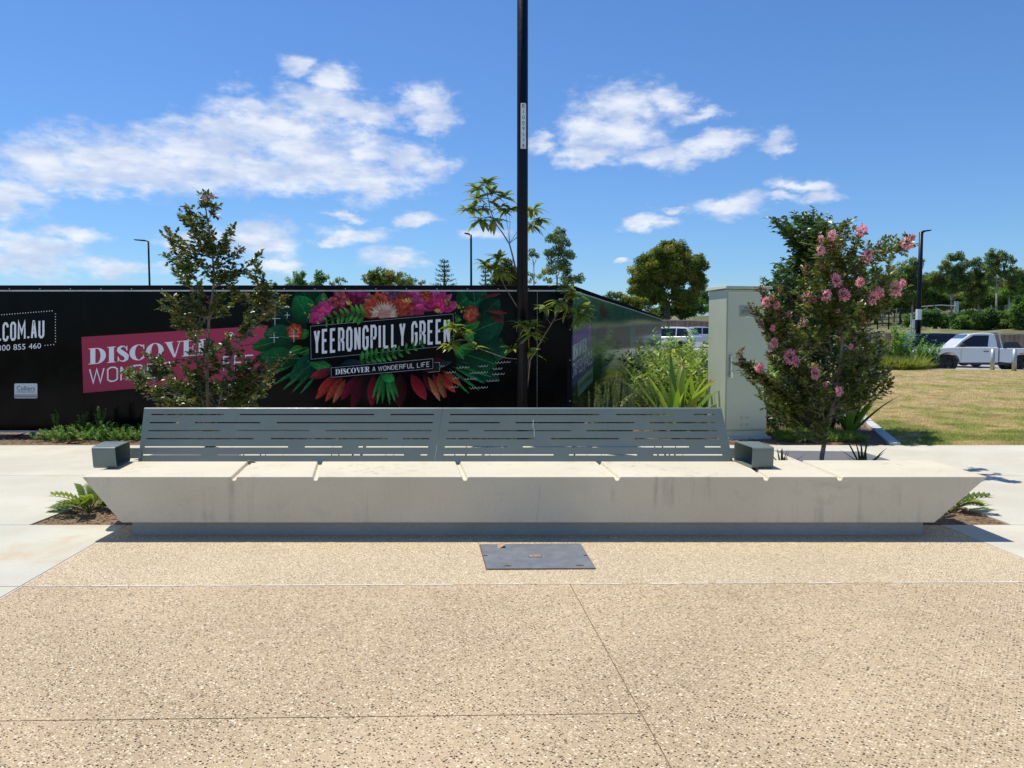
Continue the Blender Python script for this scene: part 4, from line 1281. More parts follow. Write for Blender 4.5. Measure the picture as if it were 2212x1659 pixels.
vs_ = [rs(ws(a, z, o_)) for z in (ZTOP - .01, ZTOP + .01) for a, o_ in ((.0, .012), (LEN, .012), (LEN, .002), (.0, .002))]
MB().hexa(vs_).build('trim_strip', M['alum'], sideh)
pr = Print(lambda x, y, off: W(x, y, off), .0001, .0025)
pr.poly([z3(980, 578), z3(1141, 480), z3(1157, 830), z3(980, 1016)], None, None, ['#6a45a8', '#6f50b0', '#565a78', '#505c80'])
didone_text(pr, 'DISCOVER', [z3(986, 655), z3(1108, 590), z3(1108, 690), z3(986, 782)], '#eceef4')
stroke_text(pr, 'CRAFTED SPACES', [z3(986, 812), z3(1152, 688), z3(1154, 800), z3(986, 928)], '#e4e6ee', .42, .06, .24, .3)
pr.poly([z3(1030, 948), z3(1158, 826), z3(1158, 950), z3(1033, 1086)], '#8fa88c')
stroke_text(pr, 'CRAFTED SPACES', [z3(1042, 982), z3(1150, 880), z3(1150, 916), z3(1042, 1020)], '#3c4a40', .5, .08, .3, .3)
pr.build('slogan_print', M['print_gloss'], sideh, rs)['label'] = 'purple slogan panel with white lettering'
pr = Print(lambda x, y, off: W(x, y, off), .0001, .0025)
pr.poly([z3(1462, 522), z3(1508, 487), z3(1508, 735), z3(1462, 790)], '#2f8a74')
pr.poly([z3(1470, 790), z3(1507, 742), z3(1507, 770), z3(1470, 812)], '#8a9a80')
pr.build('artwork_print', M['print_gloss'], sideh, rs)
pr = Print(lambda x, y, off: W(x, y, off), .0001, .0025)
pr.poly([z3(1200, 530), z3(1280, 470), z3(1280, 620), z3(1200, 690)], '#2c4a40')
stroke_text(pr, 'GREEN', [z3(1206, 548), z3(1274, 494), z3(1274, 600), z3(1206, 664)], '#5f7a70', .3, .06, .25)
pr.build('artwork_print', M['print_gloss'], sideh, rs)
pr = Print(lambda x, y, off: W(x, y, off), .0001, .0025)
pr.poly([z3(1212, 320), z3(1240, 300), z3(1276, 380), z3(1270, 430), z3(1225, 400)], '#6a3a48')
pr.build('artwork_print', M['print_gloss'], sideh, rs)
pr = Print(lambda x, y, off: W(x, y, off), .0001, .0025)
pr.poly([z3(1390, 770), z3(1450, 745), z3(1450, 830), z3(1390, 850)], '#5a3c28')
for i in range(4): pr.line([z3(1400 + 13 * i, 770), z3(1402 + 13 * i, 828)], .5, '#8a9070')
pr.build('artwork_print', M['print_gloss'], sideh, rs)
pr = Print(lambda x, y, off: W(x, y, off), .0001, .0025)
for i in range(5): pr.line([z3(1132, 415 + i * 34), z3(1134, 440 + i * 34)], .6, '#b8c0b8')
pr.build('artwork_print', M['print_gloss'], sideh, rs)
for s_ in (.5, 5, 10, 15, 18.7):
    vs_ = [rs(ws(s_ + a, z, o_)) for z in (-.03, ZTOP - .05) for a, o_ in ((0, -.022), (.07, -.022), (.07, -.09), (0, -.09))]
    MB().hexa(vs_).build('stud', M['paling'], sideh)

# ================================================================== POLE, CABINET, LAMPS
PD = 11.3
pp = P(1128.3, 700, PD)
pole = empty('lamp_post', (pp.x, PD, 0)); tag(pole, 'tall black lamp post with white number sticker behind the bench', 'lamp post')
pr_ = .0815
MB().tube([(0, 0, 0.0), (0, 0, 4), (0, 0, 9.2)], [pr_, pr_ * .985, pr_ * .93], 28, 0).build('pole', M['pole_black'], pole, smooth=True)
bevel(MB().box((-.15, -.15, -.02), (.15, .15, .02)).build('base_plate', M['pole_black'], pole), .006)
mb = MB().tube([(0, 0, 9.15), (.15, -.1, 9.3), (.9, -.5, 9.34)], [.04, .035, .03], 10); mb.build('arm', M['pole_black'], pole, smooth=True)
bevel(MB().hexa([(.8, -.62, 9.29), (1.3, -.86, 9.29), (1.42, -.66, 9.29), (.92, -.42, 9.29), (.8, -.62, 9.38), (1.3, -.86, 9.36), (1.42, -.66, 9.36), (.92, -.42, 9.38)]).build('lamp_head', M['pole_black'], pole), .015)
zs0, zs1 = P(1131, 321, PD - .08).z, P(1131, 222.5, PD - .08).z
a0, a1 = -math.asin(.34), math.asin(.62)
cyl = lambda a, z, e: ((pr_ * .985 + e) * math.sin(a), -(pr_ * .985 + e) * math.cos(a), z)
mb = MB(); K = 8
mb.add([cyl(a0 + (a1 - a0) * k / K, z, .0012) for z in (zs0, zs1) for k in range(K + 1)], [(k, k + 1, K + 2 + k, K + 1 + k) for k in range(K)])
stk = mb.build('number_sticker', M['white_plastic'], pole); stk['label'] = 'white vertical sticker with black pole number'
hh = (zs1 - zs0) / 8
for i, ch in enumerate('B1009278'):
    V, F = text_data(ch, 'CENTER')
    xm = (max(v[0] for v in V) + min(v[0] for v in V)) / 2; ym = (max(v[1] for v in V) + min(v[1] for v in V)) / 2
    ac = (a0 + a1) / 2
    mb = MB(); mb.add([cyl(ac + (v[0] - xm) * .068 / pr_, zs1 - hh * (i + .5) + (v[1] - ym) * .075, .0022) for v in V], F)
    mb.build('numeral', M['ink'], stk)

# cabinet
ca = G(1565, 949)
ca = Vector((ca.x, ca.y, 0)); A11 = R(11)
cab = empty('utility_cabinet', tuple(ca), A11); tag(cab, 'tall pale green electrical cabinet with projecting lid behind the bench', 'cabinet')
cw, cd = .70, .62
ch_ = P(1565, 622, ca.y).z
def cbx(name, a, b, m, par=cab, bv=.004): return bevel(MB().box(a, b).build(name, M[m], par), bv, 2)
cbx('footing', (-.06, -.06, -.05), (cw + .06, cd + .06, .03), 'kerb', bv=.008)
cbx('base', (.012, .012, .03), (cw - .012, cd - .012, .125), 'cab')
cbx('body', (0, .004, .13), (cw, cd, ch_ - .02), 'cab', bv=.006)
dr = cbx('door', (.016, -.014, .15), (cw - .012, .002, ch_ - .05), 'cab')
o = bevel(MB().hexa([(-.04, -.045, ch_ - .012), (cw + .045, -.045, ch_ - .012), (cw + .045, cd + .045, ch_ - .012), (-.04, cd + .045, ch_ - .012),
                     (-.03, -.03, ch_ + .035), (cw + .035, -.03, ch_ + .035), (cw + .035, cd + .03, ch_ + .05), (-.03, cd + .03, ch_ + .05)]).build('lid', M['cab'], cab), .008, 2)
hd = cbx('handle', (.045, -.06, 1.02), (.085, -.014, 1.30), 'steel', dr, .012)
cbx('padlock', (.04, -.075, .95), (.095, -.03, 1.05), 'steel', hd, .01)
lp = cbx('label_plate', (.20, -.0175, ch_ - .43), (.42, -.0142, ch_ - .26), 'plate', dr, .002)
cbx('barcode_sticker', (.30, -.0172, ch_ - .445), (.38, -.0142, ch_ - .418), 'white_plastic', dr, .001)
V, F = text_data('DB', 'CENTER')
MB().add([(.31 + v[0] * .045, -.019, ch_ - .305 + v[1] * .045) for v in V], F).build('plate_lettering', M['ink'], lp)
for i in range(3):
    MB().add([(.235, -.019, ch_ - .345 - i * .02), (.385, -.019, ch_ - .345 - i * .02), (.385, -.019, ch_ - .337 - i * .02), (.235, -.019, ch_ - .337 - i * .02)], [(0, 1, 2, 3)]).build('plate_line', M['ink'], lp)
for bx_ in (.285, .385):
    for bz in (.22, .33):
        cbx('vent_block', (bx_ - .021, -.034, bz - .021), (bx_ + .021, -.0142, bz + .021), 'cab', dr, .004)

# distant street lamps: pole, arm, head
def street_lamp(px, ytop, Y, side, label, r=.07, arm=.55, num=False):
    b = P(px, ytop, Y); z0 = terr1(b.x, Y) - .05; h = b.z
    t = empty('street_lamp', (b.x, Y, z0)); tag(t, label, 'street lamp', 'street lamps in the distance')
    h -= z0
    MB().tube([(0, 0, 0), (0, 0, h * .5), (0, 0, h)], [r * 1.15, r, r * .85], 12).build('pole', M['pole_black'], t, smooth=True)
    MB().tube([(0, 0, h - .06), (side * .12, 0, h + .02), (side * arm * .5, 0, h + .03)], [r * .6, r * .6, r * .5], 8).build('arm', M['pole_black'], t, smooth=True)
    bevel(MB().hexa([(side * arm * .35, -.14, h - .01), (side * arm * 1.6, -.14, h + .06), (side * arm * 1.6, .14, h + .06), (side * arm * .35, .14, h - .01),
               (side * arm * .35, -.12, h + .08), (side * arm * 1.6, -.12, h + .12), (side * arm * 1.6, .12, h + .12), (side * arm * .35, .12, h + .08)]).build('lamp_head', M['pole_black'], t), .02)
    if num: MB().tube([(0, 0, 2.6), (0, 0, 3.2)], r * 1.17, 10).build('number_sticker', M['white_plastic'], t)
    return t


street_lamp(320.5, 521, 50, -1, 'slim black street lamp above the black hoarding on the left', .065)
street_lamp(1017.5, 507, 47, -1, 'black street lamp above the hoarding left of the near post', .07, .25)
street_lamp(1990, 501, 44, 1, 'black street lamp above the dark car at the right', .13, .33, True)
for px, y0, y1, Y, lab in ((1897, 657, 709, 74, 'thin dark post on the grassy bank, leftmost'), (1921, 655, 709, 73, 'thin dark lamp on the grassy bank, right of the leftmost post'), (2018, 653, 700, 74, 'thin dark lamp rising behind the round bank shrub')):
    b = P(px, y0, Y); z0 = terr1(b.x, Y) - .2
    t = empty('park_lamp', (b.x, Y, z0)); tag(t, lab, 'lamp post', 'thin posts on the bank')
    MB().tube([(0, 0, 0), (0, 0, b.z - z0)], [.07, .05], 8).build('pole', M['pole_black'], t)
    MB().box((0, -.08, b.z - z0 - .03), (.75 if px > 1900 else .12, .08, b.z - z0 + .04)).build('lamp_head', M['pole_black'], t)
b = P(2181, 613, 95); z0 = terr1(b.x, 95) - .3
t = empty('mast', (b.x, 95, z0)); tag(t, 'slender pale grey mast among the trees at far right', 'mast')
MB().tube([(0, 0, 0), (0, 0, b.z - z0)], [.16, .08], 10).build('pole', M['galv'], t)
MB().box((-.35, -.35, 0), (.35, .35, 2.2)).build('mast_base', M['galv'], t)
b = P(2066, 655, 80); z0 = terr1(b.x, 80) - .3
t = empty('rail_gantry', (b.x, 80, z0)); tag(t, 'grey steel gantry with cantilever arm between the bank shrubs', 'gantry')
MB().box((-.16, -.16, 0), (.16, .16, b.z - z0 + .2)).build('mast', M['galv'], t)
MB().tube([(0, 0, b.z - z0 - .3), (-1.6, 0, b.z - z0 - .2), (-3.6, 0, b.z - z0 - .35)], .06, 6).build('arm', M['galv'], t)
MB().tube([(0, 0, b.z - z0 - 1.6), (-2.4, 0, b.z - z0 - .3)], .05, 6).build('brace', M['galv'], t)

# sign post seen edge-on
b = P(1969, 677, 41); z0 = terr1(b.x, 41) - .05
t = empty('road_sign', (b.x, 41, z0)); tag(t, 'grey road sign on a steel post, seen edge on', 'sign')
MB().tube([(0, 0, 0), (0, 0, b.z - z0)], .04, 10).build('post', M['galv'], t)
MB().hexa([(.03, -.25, 1.55), (.06, -.27, 1.55), (.22, .3, 1.55), (.19, .32, 1.55), (.03, -.25, 2.62), (.06, -.27, 2.62), (.22, .3, 2.62), (.19, .32, 2.62)]).build('sign_plate', M['galv'], t)

# bollards
for px, Y, lab in ((2143.5, 32.4, 'brushed steel bollard in front of the white pickup door'), (2190.5, 31.4, 'brushed steel bollard in front of the white pickup tray')):
    b = P(px, 798, Y)
    t = empty('bollard', (b.x, Y, .2)); tag(t, lab, 'bollard', 'steel bollards along the kerb')
    MB().tube([(0, 0, -.05), (0, 0, .90)], .085, 18).build('post', M['galv'], t, smooth=True)
    MB().tube([(0, 0, .90), (0, 0, .912)], [.085, .06], 18).build('cap', M['steel'], t)


# ================================================================== VEHICLES
def wheel(par, x, y, r, w, s):
    """s = -1 near side, +1 far side"""
    pr__ = [(-w / 2, r * .62), (-w / 2, r * .9), (-w * .36, r * .985), (0, r), (w * .36, r * .985), (w / 2, r * .9), (w / 2, r * .62)]
    n = 28; vs_, fs_ = [], []
    for k in range(n):
        a = 2 * math.pi * k / n
        vs_ += [(x + q_ * math.cos(a), y + yy, r + q_ * math.sin(a)) for yy, q_ in pr__]
    m_ = len(pr__)
    for k in range(n):
        for j in range(m_ - 1):
            fs_.append((k * m_ + j, k * m_ + j + 1, ((k + 1) % n) * m_ + j + 1, ((k + 1) % n) * m_ + j))
    t = MB().add(vs_, fs_).build('tyre', M['rubber'], par, smooth=True)
    yo = y + s * w * .30
    mb = MB()
    ring = lambda q_, yy: [(x + q_ * math.cos(2 * math.pi * k / 24), yy, r + q_ * math.sin(2 * math.pi * k / 24)) for k in range(24)]
    mb.add(ring(r * .64, y + s * w * .44) + ring(r * .56, yo), [(k, (k + 1) % 24, 24 + (k + 1) % 24, 24 + k) for k in range(24)])
    mb.add(ring(r * .56, y), [tuple(range(24))])
    for k in range(6):
        a = 2 * math.pi * k / 6 + .2; ca_, sa = math.cos(a), math.sin(a)
        pt = lambda q_, w_, yy: (x + q_ * ca_ - w_ * sa, yy, r + q_ * sa + w_ * ca_)
        mb.add([pt(.03, -.035, yo), pt(.03, .035, yo), pt(r * .6, .028, yo - s * .01), pt(r * .6, -.028, yo - s * .01)], [(0, 1, 2, 3)])
    mb.add(ring(r * .16, yo + s * .012), [tuple(range(24))])
    mb.build('rim', M['rim'], t)


def arch(cx_, r, z, n=9):
    return [(cx_ + r * math.cos(R(a)), z + r * math.sin(R(a))) for a in np.linspace(0, 180, n)]


def car(name, label, loc, rz, paint, kind):
    t = empty(name, loc, rz); tag(t, label, 'pickup' if kind == 'ute' else 'car')
    if kind == 'ute':
        Lc, Wc, rw, fa, ra = 5.25, 1.92, .40, 1.10, 4.20
        roofz, beltz = 1.84, 1.16
        prof = [(.10, .46), (.0, .62), (.02, .86), (.07, 1.00), (.28, 1.08), (.9, 1.145), (1.32, 1.17), (3.17, 1.17), (3.17, .46)]
        prof = prof + arch(fa, .50, .44)
        prof2 = [(3.20, .50), (3.20, 1.13), (5.22, 1.13), (5.25, .55)] + arch(ra, .50, .44)
        gh = dict(x0=1.28, x1=3.14, t0=2.02, t1=3.04)
    elif kind == 'suv':
        Lc, Wc, rw, fa, ra = 4.7, 1.86, .37, .95, 3.75
        roofz, beltz = (1.82, 1.08) if paint == 'navy_paint' else (1.64, 1.02)
        prof = [(.08, .38), (.0, .55), (.04, .84), (.35, .95), (1.05, 1.02), (4.62, 1.06), (4.68, .7), (4.62, .38)] + arch(ra, .45, .38) + arch(fa, .45, .38)
        prof2 = None; gh = dict(x0=1.0, x1=4.58, t0=1.95, t1=4.15)
    else:
        Lc, Wc, rw, fa, ra = 4.5, 1.78, .33, .9, 3.5
        roofz, beltz = 1.48, .92
        prof = [(.08, .33), (.0, .5), (.05, .72), (.4, .84), (1.1, .92), (4.2, .98), (4.45, .9), (4.48, .5), (4.4, .33)] + arch(ra, .40, .34) + arch(fa, .40, .34)
        prof2 = None; gh = dict(x0=1.05, x1=4.05, t0=1.9, t1=3.35)
    hw = Wc / 2
    bd = MB().prism(prof, -hw, hw).build('body', M[paint], t, fix=True); bevel(bd, .05, 3, 40)
    if prof2:
        tb = MB().prism(prof2, -hw, hw).build('tray', M[paint], t, fix=True); bevel(tb, .04, 3, 40)
        MB().box((3.3, -hw + .09, 1.132), (5.1, hw - .09, 1.137)).build('tray_liner', M['trim'], tb)
        for q_ in ((-hw + .12, 0), (hw - .18, 0)):
            MB().tube([(3.34, q_[0], 1.13), (3.22, q_[0], 1.62), (3.2, q_[0], 1.84)], .035, 10).build('sports_bar', M['steel'], tb)
        MB().tube([(3.2, -hw + .12, 1.84), (3.2, hw - .18, 1.84)], .035, 10).build('sports_bar', M['steel'], tb)
        MB().hexa([(3.5, -.5, 1.137), (4.3, -.5, 1.137), (4.3, .5, 1.137), (3.5, .5, 1.137), (3.6, -.4, 1.42), (4.1, -.4, 1.42), (4.1, .4, 1.42), (3.6, .4, 1.42)]).build('toolbox', M['trim'], tb)
    inn = .15
    gp = [(gh['x0'], beltz - .03), (gh['x0'] + (gh['t0'] - gh['x0']) * .55, beltz + (roofz - beltz) * .56), (gh['t0'], roofz - .05), (gh['t0'] + .22, roofz - .012), ((gh['t0'] + gh['t1']) / 2, roofz + .012),
          (gh['t1'] - .2, roofz - .01), (gh['t1'], roofz - .06), (gh['t1'] + (gh['x1'] - gh['t1']) * .5, beltz + (roofz - beltz) * .5), (gh['x1'], beltz - .03)]
    ghw = lambda z: hw - .03 - inn * (z - beltz + .03) / (roofz - beltz + .03)
    ng = len(gp)
    ghm = MB().add([(x, -ghw(z), z) for x, z in gp] + [(x, ghw(z), z) for x, z in gp], [tuple(range(ng)), tuple(reversed(range(ng, 2 * ng)))] + [(i, ng + i, ng + (i + 1) % ng, (i + 1) % ng) for i in range(ng)]).build('cab', M[paint], t, fix=True)
    bevel(ghm, .045, 3, 20)
    def sidept(x, f, s, e=.006):
        """point on the cab side at height fraction f"""
        return (x, s * (hw - .03 - inn * f + e), beltz - .03 + (roofz - beltz + .03) * f)
    fr = lambda f: gh['x0'] + (gh['t0'] - gh['x0']) * f
    bk = lambda f: gh['x1'] + (gh['t1'] - gh['x1']) * f
    for s in (-1, 1):
        if kind == 'ute':
            wins = [[(1.52, .1), (2.72, .1), (2.80, .84), (2.16, .84), (1.72, .42)]]
        elif kind == 'suv':
            wins = [[(fr(.1) + .28, .1), (2.35, .1), (2.35, .86), (fr(.86) + .12, .86)], [(2.42, .1), (3.45, .1), (3.45, .86), (2.42, .86)], [(3.52, .1), (bk(.1) - .2, .1), (bk(.8) - .12, .8), (3.52, .86)]]
        else:
            wins = [[(fr(.1) + .28, .12), (2.3, .12), (2.3, .86), (fr(.86) + .12, .86)], [(2.37, .12), (bk(.1) - .45, .12), (bk(.86) - .1, .86), (2.37, .86)]]
        for wn in wins:
            MB().add([sidept(x, f, s) for x, f in wn], [tuple(range(len(wn)))[::(1 if s < 0 else -1)]]).build('side_window', M['glass'], ghm)
        # mirror, lamps, handle, seams
        bevel(MB().box((gh['x0'] + .30, s * (hw - .02) - (.2 if s < 0 else 0), beltz + .02), (gh['x0'] + .46, s * (hw - .02) + (0 if s < 0 else .2), beltz + .19)).build('wing_mirror', M['trim'] if kind == 'ute' else M[paint], t), .04, 2)
        MB().hexa([(.03, s * hw * .66, .86), (.42, s * (hw + .004), .90), (.42, s * (hw + .006), 1.0), (.03, s * hw * .66, .95), (.06, s * hw * .66, 1.0), (.46, s * (hw + .004), 1.06), (.46, s * (hw + .006), 1.07), (.10, s * hw * .66, 1.03)] if kind == 'ute' else
                  [(.02, s * hw * .62, .62), (.36, s * (hw + .004), .68), (.36, s * (hw + .006), .70), (.03, s * hw * .62, .66), (.06, s * hw * .62, .74), (.42, s * (hw + .004), .82), (.42, s * (hw + .006), .83), (.10, s * hw * .62, .78)]).build('headlight', M['lamp_glass'], t, fix=True)
        MB().box((2.55, s * (hw + .002), beltz - .2), (2.75, s * (hw + .03), beltz - .165)).build('door_handle', M['trim'], t)
        for xx in ((1.62, 3.185) if kind == 'ute' else (1.3, 2.37, 3.4)):
            MB().box((xx, s * (hw - .002), .55), (xx + .012, s * (hw + .002), beltz - .04)).build('door_seam', M['ink'], t)
        if kind == 'suv': MB().box((1.15, s * (hw + .001), beltz - .075), (4.5, s * (hw + .012), beltz - .05)).build('chrome_strip', M['steel'], t)
        MB().box((1.7, s * (hw - .06), .36), (3.6, s * (hw - .0), .45)).build('sill', M['trim'], t)
    MB().add([(fr(.12) - .006, -hw + .14, beltz - .03 + .12 * (roofz - beltz)), (fr(.12) - .006, hw - .14, beltz - .03 + .12 * (roofz - beltz)), (fr(.9) - .012, hw - .22, beltz + .9 * (roofz - beltz)), (fr(.9) - .012, -hw + .22, beltz + .9 * (roofz - beltz))], [(0, 1, 2, 3)]).build('windscreen', M['screen'], ghm)
    MB().add([(bk(.2) + .008, -hw + .2, beltz + .2 * (roofz - beltz)), (bk(.2) + .008, hw - .2, beltz + .2 * (roofz - beltz)), (bk(.85) + .01, hw - .25, beltz + .85 * (roofz - beltz)), (bk(.85) + .01, -hw + .25, beltz + .85 * (roofz - beltz))], [(3, 2, 1, 0)]).build('rear_window', M['glass'], ghm)
    if kind == 'ute':
        bm_ = MB().prism([(.07, .40), (-.07, .52), (-.08, .86), (.0, .93), (.46, .90), (.60, .66), (.57, .40)], -hw - .035, hw + .035).build('bumper', M['trim'], t, fix=True); bevel(bm_, .05, 2, 30)
        MB().box((-.01, -.45, .88), (.05, .45, 1.0)).build('grille', M['trim'], t)
        MB().box((-.08, -.28, .66), (-.068, .28, .78)).build('number_plate', M['white_plastic'], t)
    else:
        MB().box((-.012, -.5, .42), (.06, .5, .6)).build('grille', M['trim'], t)
    for x in (fa, ra):
        for s in (-1, 1):
            wheel(t, x, s * (hw - .13), rw + (.02 if kind == 'ute' else 0), .25, s)
    return t


b = P(2060, 780, 38.3)
ute = car('pickup_truck', 'white single cab pickup with black bumper parked beyond the lawn', (b.x - 1.45, 38.3 + .8, terr1(b.x, 38.3) - .02), R(-13), 'white_paint', 'ute')
ute.scale = (1.07, 1.07, 1.05)
b = P(2040, 735, 44.5)
car('parked_car', 'dark blue wagon parked behind the white pickup', (b.x + 1.3, 42.4, terr1(b.x, 42.4) - .0), R(180 - 10), 'navy_paint', 'suv')
b = P(1440, 722, 49)
car('parked_car', 'white wagon parked at the far end of the side hoarding', (b.x - 2.2, 50.5, terr1(b.x, 50) - .0), R(-30) + math.pi * 0 + R(0), 'white_paint', 'suv')
b = P(1520, 730, 55)
car('parked_car', 'silver car parked beside the green cabinet', (b.x + 2.3, 55, terr1(b.x, 55) - .02), R(180 - 14), 'silver_paint', 'sedan')

# ================================================================== FENCES
tf = empty('timber_fence', (22, 55, 0)); tag(tf, 'weathered grey brown timber paling fence behind the car park', 'fence')
rt_ = rel(tf)
FA, FB = Vector((4, 76.05)), Vector((44, 30.9))
ln = (FB - FA).length; d2 = (FB - FA) / ln; nrm = Vector((d2.y, -d2.x))
mb = MB(); s = 0.0
while s < ln:
    p = FA + d2 * s; z0 = terr1(p.x, p.y) - .02; h = 1.85 + random.uniform(-.012, .012)
    c = np.array([.23, .175, .13]) * random.uniform(.72, 1.2) * np.array([1, random.uniform(.95, 1.04), random.uniform(.9, 1.1)])
    e = d2 * .093; f = nrm * random.choice((-.012, .004))
    q_ = [(p + f, 0), (p + e + f, 0), (p + e + f - nrm * .016, 0), (p + f - nrm * .016, 0)]
    mb.hexa([rt_((a.x, a.y, z0)) for a, _ in q_] + [rt_((a.x, a.y, z0 + h)) for a, _ in q_], 0, tuple(c))
    s += .1
o = mb.build('paling', M['paling'], tf); o['kind'] = 'stuff'
for hz in (.35, 1.0, 1.6):
    pts = []
    for k in range(31):
        p = FA + d2 * ln * k / 30 - nrm * .055; pts.append(rt_((p.x, p.y, terr1(p.x, p.y) + hz)))
    MB().tube(pts, .04, 4, c=(.2, .16, .12)).build('rail', M['paling'], tf)
pts = []
for k in range(31):
    p = FA + d2 * ln * k / 30 - nrm * .02; pts.append(rt_((p.x, p.y, terr1(p.x, p.y) + 1.87)))
MB().tube(pts, .045, 4, c=(.30, .25, .2)).build('capping', M['paling'], tf)

wf = empty('wire_fence', (38, 86, 0)); tag(wf, 'dark wire mesh fence on steel posts along the top of the bank', 'fence')
rw_ = rel(wf)
W0, W1 = Vector((22, 98)), Vector((66, 74)); ln = (W1 - W0).length; d2 = (W1 - W0) / ln
for k in range(int(ln / 3) + 1):
    p = W0 + d2 * 3 * k; z = terr1(p.x, p.y)
    MB().tube([rw_((p.x, p.y, z - .1)), rw_((p.x, p.y, z + 2.3))], .045, 6).build('post', M['galv'], wf)
mb = MB(); s = 0
def wl(a, za, b2, zb):
    pa, pb = W0 + d2 * a, W0 + d2 * b2
    mb.tube([rw_((pa.x, pa.y, terr1(pa.x, pa.y) + za)), rw_((pb.x, pb.y, terr1(pb.x, pb.y) + zb))], .012, 3, cap=False)
while s < ln - 2.2:
    wl(s, .05, s + 2.1, 2.2); wl(s + 2.1, .05, s, 2.2); s += .16
o = mb.build('wire_mesh', M['trim'], wf); o['kind'] = 'stuff'

# ================================================================== VEGETATION
class Leaves:
    def __init__(s): s.B, s.D, s.N, s.L, s.W, s.C = [], [], [], [], [], []

    def add(s, b, d, n, l, w, c):
        s.B.append(tuple(b)); s.D.append(tuple(d)); s.N.append(tuple(n)); s.L.append(l); s.W.append(w); s.C.append(tuple(c))

    def build(s, name, mat, parent, fold=.12, droop=0.0, org=(0, 0, 0)):
        me = leaves(name, np.array(s.B) - np.array(org), s.D, np.array(s.N), s.L, s.W, s.C, fold, droop)
        return obj(name, me, mat, parent)


def rvec(k=1.0):
    v = Vector((random.gauss(0, 1), random.gauss(0, 1), random.gauss(0, 1)))
    return v.normalized() * k


def bez(a, b, c, n):
    return [a * (1 - t) ** 2 + b * 2 * t * (1 - t) + c * t * t for t in [k / n for k in range(n + 1)]]


def polyat(pts, t):
    f = t * (len(pts) - 1); j = min(int(f), len(pts) - 2)
    return pts[j].lerp(pts[j + 1], f - j)


def twig_leaves(lv, p0, p1, lsize, pal, red=None, redp=0.0, gap=.02):
    d = p1 - p0; ln = d.length
    if ln < 1e-4: return
    d = d / ln; side = d.cross(Vector((0, 0, 1)) + rvec(.3))
    side = side.normalized() if side.length > .01 else d.orthogonal().normalized()
    k = max(2, int(ln / gap))
    for i in range(k + 1):
        t = (i + random.random() * .6) / (k + .6); p = p0 + d * ln * t
        for s in (-1, 1):
            if random.random() < .12: continue
            dd = (side * s * random.uniform(.6, 1.1) + d * random.uniform(.25, .8) + Vector((0, 0, random.uniform(-.35, .35)))).normalized()
            nn = Vector((0, 0, 1)) + rvec(.7)
            c = np.array(random.choice(pal)) * random.uniform(.5, 1.5)
            if red is not None and random.random() < redp * (t * 1.4): c = c * .35 + np.array(red) * .65
            l = lsize * random.uniform(.7, 1.2)
            lv.add(p, dd, nn, l, l * random.uniform(.48, .62), c)
    lv.add(p1, d, Vector((0, 0, 1)) + rvec(.6), lsize, lsize * .5, np.array(pal[0]))


def branchy(name, label, cat_, org, stems, tips, pal, lsize, twig=(.08, .2), step=.035, red=None, redp=.2, fill=60, bark='bark', srad=.016, group=None, leafmat='leaf_gloss', gap=.02, droop=.05):
    """small garden tree: given stems and branch tips (world points), twigs and paired leaves grown along them"""
    t = empty(name, org); tag(t, label, cat_, group)
    r = rel(t)
    wood = MB(); br = MB(); lv = Leaves()
    samples = []
    for si, (pts, r0, r1) in enumerate(stems):
        pts = [Vector(p) for p in pts]
        sp = []
        for k in range(25):
            u = k / 24; f = u * (len(pts) - 1); j = min(int(f), len(pts) - 2)
            a0, a1_, a2, a3 = pts[max(j - 1, 0)], pts[j], pts[j + 1], pts[min(j + 2, len(pts) - 1)]
            q = f - j
            sp.append(.5 * ((2 * a1_) + (a2 - a0) * q + (2 * a0 - 5 * a1_ + 4 * a2 - a3) * q * q + (3 * a1_ - a0 - 3 * a2 + a3) * q ** 3) + rvec(.004))
        wood.tube([r(p) for p in sp], [r0 + (r1 - r0) * k / 24 for k in range(25)], 8)
        samples += sp[3:]
    for tip in tips:
        tip = Vector(tip)
        best_, bs = None, 1e9
        for p in samples:
            hd = math.hypot(tip.x - p.x, tip.y - p.y); s = hd * .7 + abs((tip.z - p.z) - (.55 * hd + .06)) * 1.0 + (5 if p.z > tip.z else 0)
            if s < bs: best_, bs = p, s
        a = best_; d = tip - a
        ctrl = a + Vector((d.x * .55, d.y * .55, d.z * .32)) + rvec(.03)
        bp = bez(a, ctrl, tip, 10); bl = sum((bp[i + 1] - bp[i]).length for i in range(10))
        br.tube([r(p) for p in bp], [max(.0022, srad * .5 * (1 - .8 * k / 10) * min(1, bl / .35)) for k in range(11)], 5)
        nt_ = max(3, int(bl / step))
        for k in range(nt_):
            u = .18 + .82 * (k + random.random()) / nt_
            p = polyat(bp, u); tg = (polyat(bp, min(1, u + .08)) - polyat(bp, max(0, u - .08))).normalized()
            dd = (tg * random.uniform(.2, 1) + rvec(.9) + Vector((0, 0, random.uniform(0, .6)))).normalized()
            l = random.uniform(*twig) * (1.1 - .5 * u)
            p1 = p + dd * l
            if l > .09: br.tube([r(p), r(p1)], [.0022, .0012], 3, cap=False)
            twig_leaves(lv, p, p1, lsize, pal, red, redp, gap)
        twig_leaves(lv, bp[8], tip, lsize, pal, red, redp * 1.6, gap)
    for k in range(fill):
        p = random.choice(samples); dd = (rvec(1) + Vector((0, 0, .4))).normalized(); p1 = p + dd * random.uniform(.08, .26)
        br.tube([r(p), r(p1)], [.002, .001], 3, cap=False)
        twig_leaves(lv, p + dd * .03, p1, lsize, pal, red, redp, gap)
    wood.build('trunk', M[bark], t, smooth=True)
    br.build('branches', M[bark], t)
    lv.build('crown', M[leafmat], t, .12, droop, org)
    return t, r


